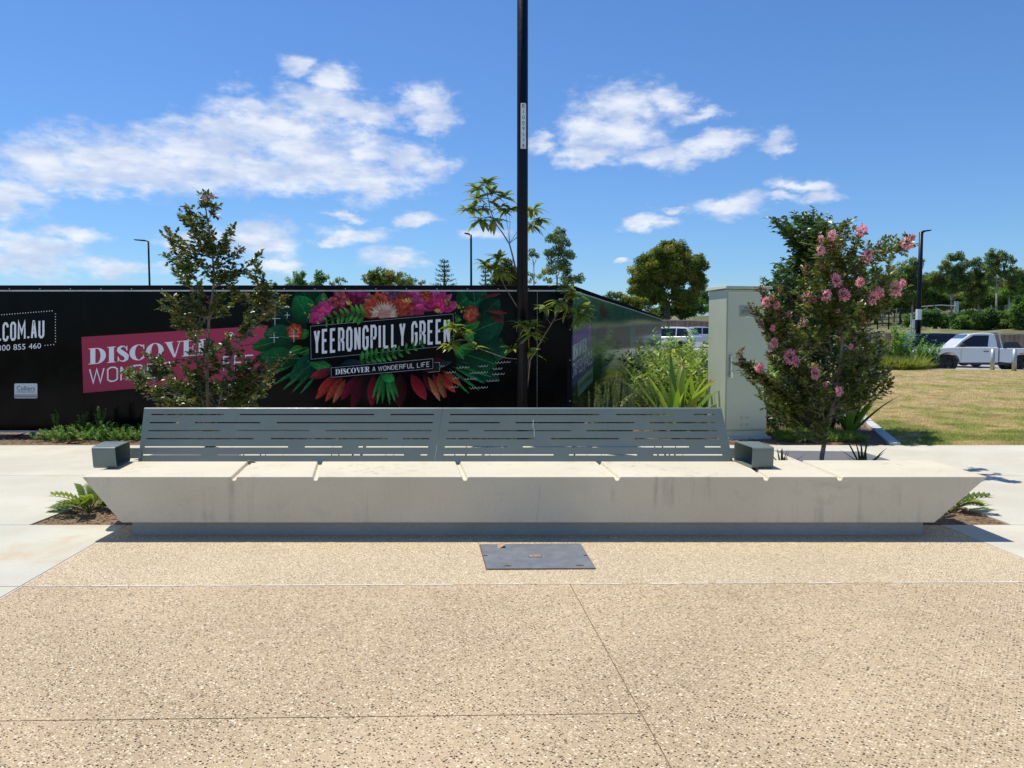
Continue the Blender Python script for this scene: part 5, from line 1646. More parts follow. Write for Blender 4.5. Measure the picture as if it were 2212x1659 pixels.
# flower heads: three shared shapes
def head_mesh(seed, pal, n=190, cone=.3, size=.30):
    rr = random.Random(seed); lv = Leaves()
    for i in range(n):
        v = Vector((rr.gauss(0, 1), rr.gauss(0, 1), rr.gauss(0, 1))).normalized() * rr.uniform(.45, 1.0)
        v.x *= 1 - cone * (v.z + 1) / 2; v.y *= 1 - cone * (v.z + 1) / 2; v.z *= 1.15
        d = (v.normalized() + Vector((rr.gauss(0, .6), rr.gauss(0, .6), rr.gauss(0, .6)))).normalized()
        c = np.array(rr.choice(pal)) * rr.uniform(.8, 1.15)
        lv.add(v * .85, d, Vector((rr.gauss(0, 1), rr.gauss(0, 1), 1)), size * rr.uniform(.7, 1.2), size * rr.uniform(.6, 1.0), c)
    return leaves('flower_head', lv.B, lv.D, np.array(lv.N), lv.L, lv.W, lv.C, .25, 0)


PINK = [(.95, .40, .48), (.96, .52, .57), (.90, .27, .38), (.97, .64, .66)]
BUD = [(.30, .12, .08), (.22, .11, .05), (.38, .16, .13), (.17, .10, .04)]
HEADS = [head_mesh(k, PINK) for k in range(3)]
BUDS = [head_mesh(10 + k, BUD, 60, .5, .30) for k in range(3)]
MIXED = [head_mesh(20 + k, PINK + BUD, 90, .3, .36) for k in range(2)]
for me in HEADS + BUDS + MIXED: me.materials.append(M['petal'])


def head(t, r, p, rad, kind='flower'):
    me = random.choice({'flower': HEADS, 'bud': BUDS, 'mixed': MIXED}[kind])
    o = bpy.data.objects.new({'flower': 'flower_cluster', 'bud': 'seed_cluster', 'mixed': 'fading_flower_cluster'}[kind], me); col.objects.link(o)
    o.parent = t; o.location = r(p); o.scale = (rad, rad, rad * (1.1 if kind != 'bud' else 1.5)); o.rotation_euler = (random.uniform(-.4, .4), random.uniform(-.4, .4), random.uniform(0, 6))


GREEN = [(.08, .135, .024), (.11, .16, .03), (.055, .10, .02), (.17, .18, .036), (.12, .13, .03)]
OLIVE = [(.15, .19, .036), (.12, .16, .034), (.20, .22, .045), (.09, .13, .03)]

# --- left crepe myrtle
D1 = 9.35
z8 = lambda x, y: ((500 + x / 1.952) * .576, (680 + y / 1.952) * .576)
def tipz8(x, y, dy=None): return P(*z8(x, y), D1 + (random.uniform(-.35, .4) if dy is None else dy))
base = P(452, 1000, D1); base.z = -.02
stems = [([(base.x, D1, -.01), P(452, 930, D1), P(447, 800, D1 + .03), P(452, 690, D1), P(462, 600, D1 + .05), P(455, 520, D1), P(443, 440, D1)], 0.028, .007),
         ([(base.x + .03, D1 - .03, -.02), P(470, 890, D1 - .1), P(497, 790, D1 - .15), P(533, 719, D1 - .15), P(566, 690, D1 - .1), P(598, 655, D1 - .05)], .012, .004),
         ([(base.x - .02, D1 + .05, -.02), P(440, 880, D1 + .15), P(425, 780, D1 + .2), P(432, 680, D1 + .2), P(425, 600, D1 + .2)], .013, .005),
         ([(base.x + .01, D1 + .02, .1), P(428, 905, D1 - .1), P(392, 855, D1 - .2), P(330, 825, D1 - .25)], .010, .004)]
tips = [tipz8(x, y) for x, y in [(560, 110), (510, 150), (600, 180), (395, 185), (350, 250), (420, 280), (262, 375), (225, 400), (420, 385), (475, 385), (730, 345), (700, 430), (790, 500), (680, 500),
        (925, 535), (900, 610), (240, 540), (300, 500), (360, 560), (310, 650), (860, 680), (780, 650), (720, 640), (560, 350), (540, 420), (580, 520), (490, 600), (640, 620),
        (1110, 850), (1060, 900), (1000, 960), (900, 830), (960, 900), (850, 960), (250, 840), (215, 905), (300, 940), (340, 1040), (420, 960), (400, 860), (480, 760), (700, 760), (640, 840), (780, 840), (860, 1030), (430, 1100),
        (-62, 1385), (-20, 1440), (40, 1430), (130, 1270), (200, 1300), (80, 1500), (160, 1520), (300, 1330), (260, 1420), (380, 1400), (330, 1500), (480, 1380), (470, 1480), (560, 1420), (640, 1340), (640, 1480), (560, 1280), (560, 1180), (720, 1140), (680, 1200),
        (920, 1290), (860, 1340), (780, 1380), (1040, 1330), (1140, 1285), (1010, 1480), (930, 1500), (860, 1560), (760, 1480), (700, 1580), (800, 1600), (540, 1560), (400, 1560), (960, 1360)]]
t, r = branchy('crepe_myrtle', 'slim crepe myrtle with dark leaves in front of the red slogan panel', 'tree', (base.x, D1, -.01), stems, tips, GREEN, .068, (.045, .125), .027, (.34, .14, .06), .13, 120)
for x, y, rr in [(575, 105, 20), (520, 125, 18), (400, 185, 14), (262, 372, 16), (735, 340, 18), (790, 500, 14), (920, 535, 12), (410, 1010, 22), (520, 930, 18), (1100, 850, 16), (700, 775, 18), (300, 1025, 12), (440, 385, 10), (830, 830, 16)]:
    head(t, r, tipz8(x, y, -.3), rr / 1.952 * .576 / FPX * D1 * 1.1, 'mixed' if y < 130 else 'bud')

# --- right crepe myrtle
D2 = 9.40
z4 = lambda x, y: ((2600 + x / 2.212) * .576, (700 + y / 2.212) * .576)
z5 = lambda x, y: ((2840 + x / 2.212) * .576, (1100 + y / 2.212) * .576)
def tip4(x, y, dy=None): return P(*z4(x, y), D2 + (random.uniform(-.4, .4) if dy is None else dy))
base = P(1773, 1005, D2); base.z = -.02
stems = [([(base.x, D2, -.02), P(*z5(535, 1390), D2), P(*z5(560, 1190), D2), P(*z5(600, 1030), D2), P(*z5(660, 800), D2 + .03), P(*z5(690, 560), D2), P(*z5(705, 300), D2), P(*z5(715, 160), D2 - .02), P(*z4(1240, 700), D2), P(*z4(1230, 500), D2), P(*z4(1270, 320), D2)], 0.033, .007),
         ([P(*z5(570, 1100), D2), P(*z5(510, 900), D2 - .1), P(*z5(420, 750), D2 - .15), P(*z5(300, 560), D2 - .2), P(*z5(200, 420), D2 - .2)], .012, .004),
         ([P(*z5(610, 980), D2), P(*z5(630, 620), D2 + .15), P(*z5(600, 400), D2 + .2), P(*z4(1040, 700), D2 + .2), P(*z4(1100, 450), D2 + .15)], .013, .004),
         ([P(*z5(690, 600), D2), P(*z5(820, 480), D2 - .05), P(*z5(900, 300), D2 - .05), P(*z4(1620, 900), D2)], .010, .004),
         ([P(*z4(1240, 760), D2), P(*z4(1400, 640), D2), P(*z4(1560, 570), D2), P(*z4(1740, 500), D2)], .008, .0035)]
FL4 = [(1400, 360, 42, 'flower'), (1265, 310, 26, 'bud'), (1155, 405, 36, 'flower'), (1060, 432, 24, 'flower'), (1060, 530, 36, 'flower'), (1775, 470, 46, 'flower'), (1815, 425, 26, 'flower'), (1545, 480, 34, 'bud'),
       (1445, 570, 46, 'flower'), (1185, 775, 45, 'flower'), (1385, 790, 36, 'flower'), (1680, 850, 48, 'flower'), (1740, 800, 26, 'flower'), (1490, 920, 46, 'flower'), (1545, 880, 36, 'flower'), (1250, 895, 46, 'flower'), (1105, 905, 40, 'flower'),
       (940, 915, 46, 'mixed'), (1000, 930, 36, 'mixed'), (605, 955, 36, 'flower'), (690, 980, 28, 'flower'), (650, 920, 26, 'flower'), (485, 1005, 36, 'bud'), (565, 855, 34, 'bud'), (720, 850, 36, 'bud'), (560, 1140, 34, 'mixed'),
       (660, 1170, 22, 'flower'), (670, 1295, 36, 'flower'), (380, 1390, 36, 'bud'), (375, 1460, 26, 'bud'), (550, 1500, 36, 'flower'), (800, 1410, 52, 'flower'), (850, 1455, 36, 'flower'), (1015, 1545, 42, 'flower'), (1095, 1640, 24, 'mixed'),
       (795, 1060, 30, 'mixed'), (910, 1125, 40, 'mixed'), (1200, 1030, 15, 'flower'), (1310, 1325, 20, 'flower'), (1165, 500, 40, 'mixed'), (935, 690, 40, 'bud'), (1040, 640, 34, 'bud'), (740, 1060, 50, 'bud'), (1400, 1080, 50, 'bud'), (630, 1390, 30, 'mixed')]
tips = [tip4(x, y + 12, -.43 if k == 'flower' else -.34) for x, y, _, k in FL4]
tips += [tip4(x, y) for x, y in [(1190, 600), (1300, 560), (1340, 440), (1480, 640), (1400, 690), (1560, 620), (1640, 580), (1500, 740), (1330, 740), (1260, 640), (1100, 720), (1150, 850), (1040, 820), (900, 800), (850, 880), (1300, 830), (1440, 850), (1560, 780),
        (1000, 1000), (880, 1000), (800, 1160), (700, 1080), (650, 1060), (560, 1060), (950, 1160), (1060, 1080), (1120, 1000), (1340, 980), (1420, 980), (1360, 1140), (1500, 1000), (720, 1240), (600, 1240), (800, 1260), (900, 1260), (1020, 1220), (1100, 1180), (1300, 1180),
        (640, 1420), (700, 1340), (760, 1500), (880, 1380), (960, 1360), (1080, 1360), (1160, 1440), (1300, 1420), (1380, 1340), (1420, 1240), (450, 1480), (420, 1560), (520, 1560), (640, 1560), (740, 1600), (900, 1600), (1000, 1480), (1340, 1560), (1440, 1460), (1500, 1360), (1560, 1300), (1180, 1600),
        (1540, 1440), (1600, 1540), (1500, 1560), (1420, 1620)]]
tips += [P(*z5(x, y), D2 + random.uniform(-.3, .3)) for x, y in [(20, 700), (60, 780), (10, 860), (120, 860), (200, 800), (260, 880), (330, 760), (420, 860), (180, 940), (80, 930), (300, 700), (500, 760), (560, 860), (860, 600), (960, 560), (1040, 620), (1080, 720), (1000, 700), (1100, 760),
        (560, 1080), (480, 1090), (360, 900)]]
t, r = branchy('crepe_myrtle', 'crepe myrtle covered in pink flower clusters beside the green cabinet', 'tree', (base.x, D2, -.02), stems, tips, OLIVE + GREEN, .064, (.05, .145), .033, (.34, .14, .06), .09, 80, 'bark')
for x, y, rr, k in FL4:
    head(t, r, tip4(x, y, -.46 if k == 'flower' else -.38), rr / 2.212 * .576 / FPX * D2 * (1.15 if k == 'flower' else .95), k)
for x, y, rr, k in [(680, 810, 38, 'flower'), (565, 755, 22, 'mixed'), (25, 610, 32, 'flower'), (25, 720, 30, 'bud')]:
    head(t, r, P(*z5(x, y), D2 - .45), rr / 2.212 * .576 / FPX * D2, k)

# --- dark glossy tree behind it
D3 = 12.6
DARK = [(.045, .095, .022), (.06, .12, .03), (.035, .075, .02), (.09, .145, .04)]
b0 = P(1790, 960, D3); b0.z = -.01
stems = [([(b0.x, D3, -.01), P(1785, 860, D3), P(1775, 740, D3), P(1770, 620, D3), P(1760, 520, D3)], .05, .014),
         ([(b0.x + .05, D3, .0), P(1815, 830, D3 + .2), P(1840, 720, D3 + .2), P(1830, 600, D3 + .2)], .03, .01),
         ([P(1785, 840, D3), P(1740, 730, D3 - .2), P(1715, 640, D3 - .2)], .02, .008)]
tips = []
for x, y in [(720, 290), (760, 330), (850, 260), (960, 240), (900, 320), (1040, 280), (1120, 320), (820, 420), (900, 460), (980, 400), (1060, 380), (1180, 360), (880, 560), (780, 600), (740, 660), (840, 660), (940, 560), (1000, 500), (720, 730), (800, 760), (880, 740),
             (660, 790), (620, 800), (960, 760), (1040, 660), (1120, 560), (1240, 480), (1300, 600), (1380, 700), (1460, 720), (1500, 800), (1400, 860), (1250, 780), (1150, 740), (900, 860), (980, 880), (1060, 960), (1180, 920), (1320, 940), (1440, 960), (900, 1080), (1000, 1160), (1100, 1120),
             (1240, 1060), (1360, 1080), (800, 1300), (880, 1420), (1000, 1360), (1120, 1300), (1260, 1260), (1380, 1220), (1480, 1300), (1560, 1360), (760, 1560), (900, 1540), (1060, 1500), (1220, 1460), (1360, 1440), (1500, 1480), (1580, 1560)]:
    for q in range(3): tips.append(P(*z4(x + random.uniform(-40, 40), y + random.uniform(-30, 30)), D3 + random.uniform(-.7, .7)))
branchy('evergreen_tree', 'dark glossy evergreen tree rising behind the pink crepe myrtle', 'tree', (b0.x, D3, -.01), stems, tips, DARK, .105, (.12, .26), .085, None, 0, 120, 'bark_dark', .03, gap=.045, droop=.25)

# --- centre tree behind the lamp post: each big leaf its own object
D4 = 11.65
zc = lambda x, y: ((1600 + x / 2.212) * .576, (600 + y / 2.212) * .576)
b0 = P(1129, 1000, D4)
ct = empty('young_tree', (b0.x, D4, -.02)); tag(ct, 'young tree with whorls of long leaves behind the black lamp post', 'tree')
rc_ = rel(ct)
def leaf_mesh(seed):
    rr = random.Random(seed); mb = MB(); k = 7
    c0 = np.array([(.24, .29, .055), (.18, .25, .05), (.29, .31, .06), (.12, .19, .04), (.31, .27, .08)][seed % 5])
    bend = rr.uniform(.4, 1.1)
    for i in range(k + 1):
        t_ = i / k; w = .165 * math.sin(math.pi * min(1, t_ ** .85 + .02)) ** .8
        z = -bend * t_ * t_ * .55; x = t_ * (1 - .12 * bend * t_)
        for yy, dz in ((-w, .03), (0, 0), (w, .03)):
            mb.v.append((x, yy, z + dz * (w / .165))); mb.c.append(tuple(c0 * (1.15 if yy else .9)))
        if i:
            b = (i - 1) * 3; mb.f += [(b, b + 3, b + 4, b + 1), (b + 1, b + 4, b + 5, b + 2)]; mb.m += [0, 0]
    me = mb.mesh('leaf', True); me.materials.append(M['strap']); return me
LFM = [leaf_mesh(k) for k in range(5)]
wood = MB()
def ctube(pts, r0, r1):
    pts = [Vector(p) for p in pts]; n_ = len(pts)
    sp = [polyat(pts, k / 16) + (rvec(.003) if 0 < k < 16 else Vector()) for k in range(17)]
    wood.tube([rc_(p) for p in sp], [r0 + (r1 - r0) * k / 16 for k in range(17)], 7)
C = lambda x, y, dy=0.0: P(*zc(x, y), D4 + dy)
ctube([(b0.x, D4, -.02), P(1129, 880, D4), C(800, 1300), C(790, 1050), C(745, 920), C(690, 700), C(640, 620), C(570, 530), C(520, 400), C(500, 250)], .02, .005)
ctube([C(800, 1330), C(745, 1205), C(640, 1040), C(600, 860)], .009, .004)
ctube([P(1129, 930, D4), C(860, 1659, -.05), C(980, 1450, -.1), C(1100, 1250, -.1), C(1150, 1110, -.1)], .010, .004)
ctube([C(1030, 1360, -.1), C(990, 1310, -.1), C(970, 1250, -.1)], .004, .002)
ctube([C(1060, 1335, -.1), C(1160, 1300, -.1), C(1300, 1250, -.1)], .005, .002)
ctube([P(1129, 900, D4), C(820, 1655, -.15), C(640, 1640, -.2), C(420, 1560, -.25), C(320, 1480, -.25), C(240, 1400, -.25)], .008, .003)
ctube([C(330, 1490, -.25), C(220, 1510, -.25)], .003, .002)
ctube([P(1132, 900, D4), C(850, 1600, -.3), C(845, 1500, -.5), C(860, 1400, -.55)], .006, .003)
ctube([C(800, 1610, -.1), C(720, 1560, -.2)], .003, .002)
for x, y in ((640, 330), (410, 250), (340, 410), (690, 420), (450, 520), (880, 420), (950, 510), (560, 470), (860, 560)):
    base_ = C(690, 690) if x > 620 else C(560, 520)
    ctube([base_, (base_ + C(x, y)) / 2 + Vector((0, 0, .02)), C(x, y, random.uniform(-.15, .15))], .004, .002)
wood.build('trunk', M['bark'], ct, smooth=True)
nl = 0; xtra = Leaves()
for x, y, dy, n_, up_ in [(500, 200, 0, 12, .5), (415, 240, .1, 10, .3), (540, 280, -.1, 10, .3), (640, 310, 0, 11, .2), (600, 400, .1, 9, .1), (340, 410, 0, 11, 0), (420, 330, -.1, 8, .2), (470, 400, .1, 8, .1), (690, 410, 0, 11, .1), (450, 500, 0, 11, -.5), (560, 500, -.1, 9, -.4),
                          (875, 420, 0, 11, .1), (945, 500, .1, 11, -.1), (865, 540, -.1, 9, -.5), (600, 820, 0, 13, .3), (490, 880, .1, 10, .1), (640, 930, -.1, 12, -.4), (560, 900, 0, 9, 0), (1150, 1060, -.1, 13, .4), (1210, 1120, -.05, 11, .1), (1110, 1180, -.15, 10, -.3), (1190, 1230, -.1, 10, -.4),
                          (970, 1240, -.1, 8, .3), (1310, 1230, -.1, 13, .1), (1290, 1290, -.15, 8, -.6), (860, 1380, -.55, 14, .2), (880, 1450, -.5, 10, -.3), (790, 1360, -.5, 8, .1), (230, 1390, -.25, 13, .1), (300, 1430, -.2, 9, -.2), (210, 1530, -.25, 10, -.3), (400, 1550, -.25, 3, .4), (720, 1560, -.2, 7, 0), (870, 1610, -.3, 5, .1)]:
    p = C(x, y, dy)
    for k in range(n_ * 2):
        az_ = 2 * math.pi * (k + random.random() * .6) / n_; elv = random.uniform(-.25, .75) + up_ * .6
        d = Vector((math.cos(az_) * math.cos(elv), math.sin(az_) * math.cos(elv), math.sin(elv)))
        if k % 2 or nl >= 298:
            q_ = rc_(p + rvec(.03)); l_ = random.uniform(.13, .26)
            xtra.add(q_, d, Vector((0, 0, 1)) + rvec(.3), l_, l_ * .34, np.array(random.choice([(.24, .29, .055), (.18, .25, .05), (.29, .31, .06), (.12, .19, .04)])) * random.uniform(.7, 1.3)); continue
        o = bpy.data.objects.new('leaf', LFM[random.choice((0, 0, 1, 1, 2, 3, 3, 4))]); col.objects.link(o); o.parent = ct
        o.location = rc_(p); o.rotation_mode = 'QUATERNION'
        xa = d; ya = Vector((0, 0, 1)).cross(xa); ya = ya.normalized() if ya.length > .05 else Vector((1, 0, 0)); za = xa.cross(ya)
        o.rotation_quaternion = Matrix((xa, ya, za)).transposed().to_quaternion()
        s = random.uniform(.18, .28); o.scale = (s, s * random.uniform(.8, 1.1), s); nl += 1

xtra.build('inner_leaves', M['strap'], ct, .15, .35)['kind'] = 'stuff'


# --- strap-leaved plants, every leaf a part
def strap_plant(name, label, base, n, ln, wd, pal, cat_='plant', group=None, rise=(.35, 1.35), curl=(.3, 1.1), seed=1, tipc=None, spec_=None, fixed=None):
    rr = random.Random(seed)
    t = empty(name, tuple(base)); tag(t, label, cat_, group)
    for i in range(n):
        if fixed and i < len(fixed): az_, el0, l, cu = fixed[i]
        else: az_, el0, l, cu = rr.uniform(0, 6.283), rr.uniform(*rise), ln * rr.uniform(.65, 1.1), rr.uniform(*curl)
        K = 12; mb = MB(); p = Vector((rr.uniform(-.04, .04), rr.uniform(-.04, .04), -.02)); a = el0
        c0 = np.array(rr.choice(pal)) * rr.uniform(.8, 1.2)
        w0 = wd * rr.uniform(.8, 1.15)
        hz = Vector((math.cos(az_), math.sin(az_), 0)); sd = Vector((-hz.y, hz.x, 0)); tw = rr.uniform(-.5, .5)
        for k in range(K + 1):
            u = k / K
            w = w0 * .5 * (1 - u ** 2.6) * (.55 + .45 * min(1, u * 4))
            d = hz * math.cos(a) + Vector((0, 0, 1)) * math.sin(a); up_ = sd.cross(d) * -1
            s_ = (sd * math.cos(tw * u) + up_ * math.sin(tw * u))
            c = c0 * (.85 + .3 * u)
            if tipc is not None and u > .9: c = c * .4 + np.array(tipc) * .6
            for e, f in ((-1, .35), (0, 0), (1, .35)): mb.v.append(tuple(p + s_ * w * e + up_ * w * f)); mb.c.append(tuple(c * (1.0 if e else .88)))
            if k: b = (k - 1) * 3; mb.f += [(b, b + 3, b + 4, b + 1), (b + 1, b + 4, b + 5, b + 2)]; mb.m += [0, 0]
            p = p + d * l / K; a -= cu * u * 1.7 / K * 1.5
        mb.build('leaf', M['strap'], t, smooth=True)
    return t


LILY = [(.22, .33, .05), (.17, .28, .045), (.28, .36, .07), (.12, .20, .04)]
b = P(1462, 884, 12.2)
strap_plant('crinum_lily', 'large pale green crinum lily left of the cabinet', (b.x, 12.2, 0), 24, 1.30, .15, LILY, seed=5, tipc=(.25, .10, .04), rise=(.75, 1.45), curl=(.1, .6),
            fixed=[(3.05, .95, 1.55, .12), (2.8, 1.2, 1.35, .2), (.15, .9, 1.35, .15), (.05, .55, 1.35, .35), (-.2, .75, 1.2, .5), (1.7, 1.4, 1.4, .1), (4.7, 1.35, 1.3, .3), (3.6, 1.15, 1.2, .3), (5.4, .6, .9, .6), (4.2, .7, .9, .7)])
for px, Y_, sd_, lab in ((1450, 14.6, 61, 'strap leaved lily in the second row, left of centre'), (1490, 15.0, 62, 'strap leaved lily in the second row near the cabinet'), (1412, 15.4, 63, 'strap leaved lily beside the hoarding reflection'), (1515, 16.5, 64, 'strap leaved lily seen just left of the cabinet top')):
    b = P(px, 800, Y_)
    strap_plant('crinum_lily', lab, (b.x, Y_, 0), 15, 1.35, .15, LILY, 'plant', 'lilies in the side bed', seed=sd_, rise=(.85, 1.45), curl=(.1, .8), tipc=(.25, .12, .05))
b = P(1428, 884, 12.9)
strap_plant('crinum_lily', 'smaller crinum lily left of the large one, by the rosemary', (b.x, 12.9, 0), 12, 1.05, .10, LILY, seed=15, rise=(.8, 1.45), curl=(.2, .8))
b = P(1502, 884, 12.7)
strap_plant('crinum_lily', 'crinum lily hard against the left side of the cabinet', (b.x, 12.7, 0), 12, 1.1, .10, LILY, seed=16, rise=(.8, 1.45), curl=(.2, .8), tipc=(.25, .10, .04))
b = P(1836, 938, 12.3)
strap_plant('crinum_lily', 'bright green crinum lily behind the crepe myrtle trunk', (b.x, 12.3, 0), 13, .95, .105, LILY, seed=9, rise=(.7, 1.4), curl=(.2, .8), fixed=[(.1, .75, 1.1, .3), (.25, .95, .95, .2), (3.0, 1.05, .95, .3), (2.4, 1.25, .9, .2), (1.2, 1.4, .95, .1)])
FLAX = [(.055, .085, .03), (.035, .06, .025), (.07, .095, .04), (.03, .045, .02)]
for px, Y, n_, ln_, sd_, lab in ((1692, 9.0, 11, .34, 3, 'dark spiky flax tuft just right of the right armrest'), (1868, 9.0, 15, .46, 4, 'dark spiky flax tuft right of the crepe myrtle trunk')):
    b = P(px, 1010, Y)
    strap_plant('flax_tuft', lab, (b.x, Y, -.0), n_, ln_, .030, FLAX, 'plant', 'flax tufts behind the bench', (.5, 1.4), (.1, .5), sd_)
for k, (px, lab) in enumerate(((560, 'flax tuft seen through the slots at the left of the backrest'), (760, 'flax tuft seen through the slots of the left backrest half'), (1010, 'flax tuft seen through the slots at the backrest joint'), (1250, 'flax tuft seen through the slots behind the lamp post'), (1450, 'flax tuft seen through the slots near the right armrest'))):
    Y = 7.5 + .3 * math.sin(k * 2.1); b = P(px, 1030, Y)
    strap_plant('flax_tuft', lab, (b.x, Y, -.012), 15, .66, .034, FLAX + [(.20, .27, .05), (.16, .22, .045)], 'plant', 'flax tufts behind the bench', (.6, 1.45), (.1, .6), 40 + k)

# cardboard palm at the bed's ends: fronds with paired leaflets
def zamia(label, base, n, ln, seed, fix=None):
    rr = random.Random(seed); t = empty('cardboard_palm', tuple(base)); tag(t, label, 'plant', 'low palms at the bench ends')
    for i in range(n):
        az_ = rr.uniform(0, 6.283) if not fix or i >= len(fix) else fix[i]
        el0 = rr.uniform(.35, 1.2); l = ln * rr.uniform(.7, 1.1); K = 9
        p = Vector((0, 0, 0)); a = el0; lv = Leaves(); pts = [p.copy()]
        hz = Vector((math.cos(az_), math.sin(az_), 0)); sd = Vector((-hz.y, hz.x, 0))
        c0 = np.array(rr.choice([(.22, .29, .05), (.28, .33, .06), (.16, .22, .045), (.10, .15, .035)]))
        for k in range(K):
            d = hz * math.cos(a) + Vector((0, 0, 1)) * math.sin(a); up_ = (sd.cross(d) * -1)
            p = p + d * l / K; pts.append(p.copy()); a -= .11
            if k > 1:
                for s in (-1, 1):
                    lv.add(p, sd * s * .8 + d * .65 + up_ * .45, up_, l * .30 * (1 - .3 * abs(k / K - .5)), .058, c0 * rr.uniform(.85, 1.15))
        lv.add(p, d, up_, l * .24, .034, c0)
        fr_ = MB().tube(pts, [.006 * (1 - .6 * k / K) for k in range(K + 1)], 5, c=(.12, .15, .04)).build('frond_stalk', M['leaf'], t)
        lv.build('leaflets', M['strap'], fr_, .1)
    return t


b = G(192, 1105)
zamia('bright green cardboard palm at the left end of the bench', (b.x, b.y, -.01), 15, .36, 3, [3.1, 2.6, 3.6, 2.2, 1.6, .6, 4.2, 5.0])
b = G(2052, 1105)
zamia('small cardboard palm tucked under the right end of the bench', (b.x, b.y, -.01), 8, .36, 8, [.3, -.3, .9, .1])


# --- shrubs and ground covers
def stems_shrub(name, label, cat_, box_, n, h, leafl, leafw, pal, seed, lean=.18, gap=.014, mat='leaf', group=None, kind=None, whorl=4, hvar=(.6, 1.1), shape=None):
    """upright stems densely set with small leaves"""
    rr = random.Random(seed); x0, x1, y0, y1, z0 = box_
    cx_, cy_ = (x0 + x1) / 2, (y0 + y1) / 2
    lv = Leaves(); wd = MB()
    for i in range(n):
        x, y = rr.uniform(x0, x1), rr.uniform(y0, y1)
        if shape and not shape(x, y): continue
        q = 1 - .35 * (((x - cx_) / max(.05, (x1 - x0) / 2)) ** 2)
        hh_ = h * rr.uniform(*hvar) * q
        d = Vector((rr.gauss(0, lean) + .25 * lean * (x - cx_) / max(.05, x1 - x0), rr.gauss(0, lean), 1)).normalized()
        p = Vector((x, y, z0)); k = max(3, int(hh_ / gap))
        c0 = np.array(rr.choice(pal)) * rr.uniform(.8, 1.2)
        for j in range(k):
            t_ = (j + 1) / k
            if t_ < .12: continue
            q_ = p + d * hh_ * t_
            for w in range(whorl if whorl >= 1 else 1):
                a = rr.uniform(0, 6.283)
                dd = Vector((math.cos(a), math.sin(a), rr.uniform(.15, .9)))
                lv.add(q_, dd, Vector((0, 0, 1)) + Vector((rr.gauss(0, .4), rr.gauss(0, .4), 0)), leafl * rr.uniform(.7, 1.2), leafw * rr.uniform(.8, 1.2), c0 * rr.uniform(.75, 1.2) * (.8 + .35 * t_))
        if i % 2 == 0: wd.tube([p, p + d * hh_ * .9], [.004, .0015], 3, cap=False)
    if kind == 'stuff':
        o = lv.build(name, M[mat], None); tag(o, label, kind='stuff'); return o
    org = (cx_, cy_, z0)
    t = empty(name, org); tag(t, label, cat_, group)
    lv.build('foliage', M[mat], t, .12, 0, org)
    if wd.v:
        wd.v = [tuple(Vector(v) - Vector(org)) for v in wd.v]; wd.build('stem', M['bark'], t)
    return t


HERB = [(.11, .23, .04), (.14, .29, .05), (.08, .17, .035), (.19, .31, .06)]
ROSE = [(.085, .13, .04), (.065, .11, .035), (.11, .155, .05), (.15, .19, .07)]
LIME = [(.20, .29, .045), (.16, .24, .04), (.28, .35, .08), (.10, .16, .03), (.36, .39, .13)]
bx_ = lambda pa, pb, Y0, Y1, z=0: (P(pa, 900, Y0).x, P(pb, 900, Y0).x, Y0, Y1, z)
# creeping mat at left, before the hoarding
stems_shrub('ground_cover', 'bright green creeping ground cover before the hoarding at left', '', (G(70, 955).x, G(300, 955).x, 11.5, 12.1, 0), 480, .27, .032, .010, HERB, 31, .68, .017, kind='stuff', hvar=(.4, 1.1))
for px, h_, lab in ((127, .40, 'leftmost tall shoot rising from the ground cover'), (180, .42, 'middle tall shoot rising from the ground cover'), (214, .50, 'tallest shoot rising from the ground cover')):
    b = P(px, 930, 11.9)
    stems_shrub('upright_shoot', lab, 'plant', (b.x - .03, b.x + .03, 11.86, 11.94, 0), 6, h_, .035, .012, HERB, px, .10, .014, group='shoots in the ground cover')
stems_shrub('ground_cover', 'low green ground cover seen through the backrest slots', '', (-3.2, .7, 11.5, 12.1, 0), 220, .13, .028, .009, HERB, 32, .8, .02, kind='stuff', hvar=(.3, 1.0))
# rosemary-like hedge near the corner
for k, (pa, pb, lab, h_) in enumerate(((1272, 1322, 'dark rosemary bush nearest the hoarding corner', .90), (1318, 1372, 'dark rosemary bush in the middle before the side hoarding', 1.02), (1366, 1418, 'dark rosemary bush beside the large crinum lily', 1.0))):
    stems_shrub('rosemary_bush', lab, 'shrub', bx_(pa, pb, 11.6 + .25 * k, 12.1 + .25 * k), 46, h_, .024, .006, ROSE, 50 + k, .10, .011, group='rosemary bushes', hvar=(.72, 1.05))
# pale variegated shrubs behind
for k, (pa, pb, Y, h_, lab, pal_) in enumerate(((1410, 1470, 14.2, 1.35, 'variegated shrub in front of the white wagon', LIME), (1455, 1528, 13.3, 1.3, 'pale yellow green shrub touching the cabinet', LIME), (1470, 1530, 16, 1.62, 'yellow leaved shrub in front of the silver car', LIME), (1405, 1440, 17, 1.35, 'dark leaved shrub at the end of the hoarding reflection', GREEN), (1440, 1480, 19, 1.75, 'loose green shrub in front of the white wagon', HERB))):
    stems_shrub('garden_shrub', lab, 'shrub', (P(pa, 800, Y).x, P(pb, 800, Y).x, Y, Y + .9, 0), 85, h_, .15, .042, pal_, 70 + k, .3, .05, 'strap', 'pale shrubs in the side bed', whorl=2)
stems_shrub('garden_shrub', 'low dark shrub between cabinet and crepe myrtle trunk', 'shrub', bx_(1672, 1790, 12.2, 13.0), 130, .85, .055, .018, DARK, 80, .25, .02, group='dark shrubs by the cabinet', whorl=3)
stems_shrub('garden_shrub', 'dark rosemary-like shrub right of the crepe myrtle trunk', 'shrub', bx_(1790, 1880, 12.7, 13.5), 80, .95, .03, .008, ROSE, 81, .18, .014, group='dark shrubs by the cabinet')
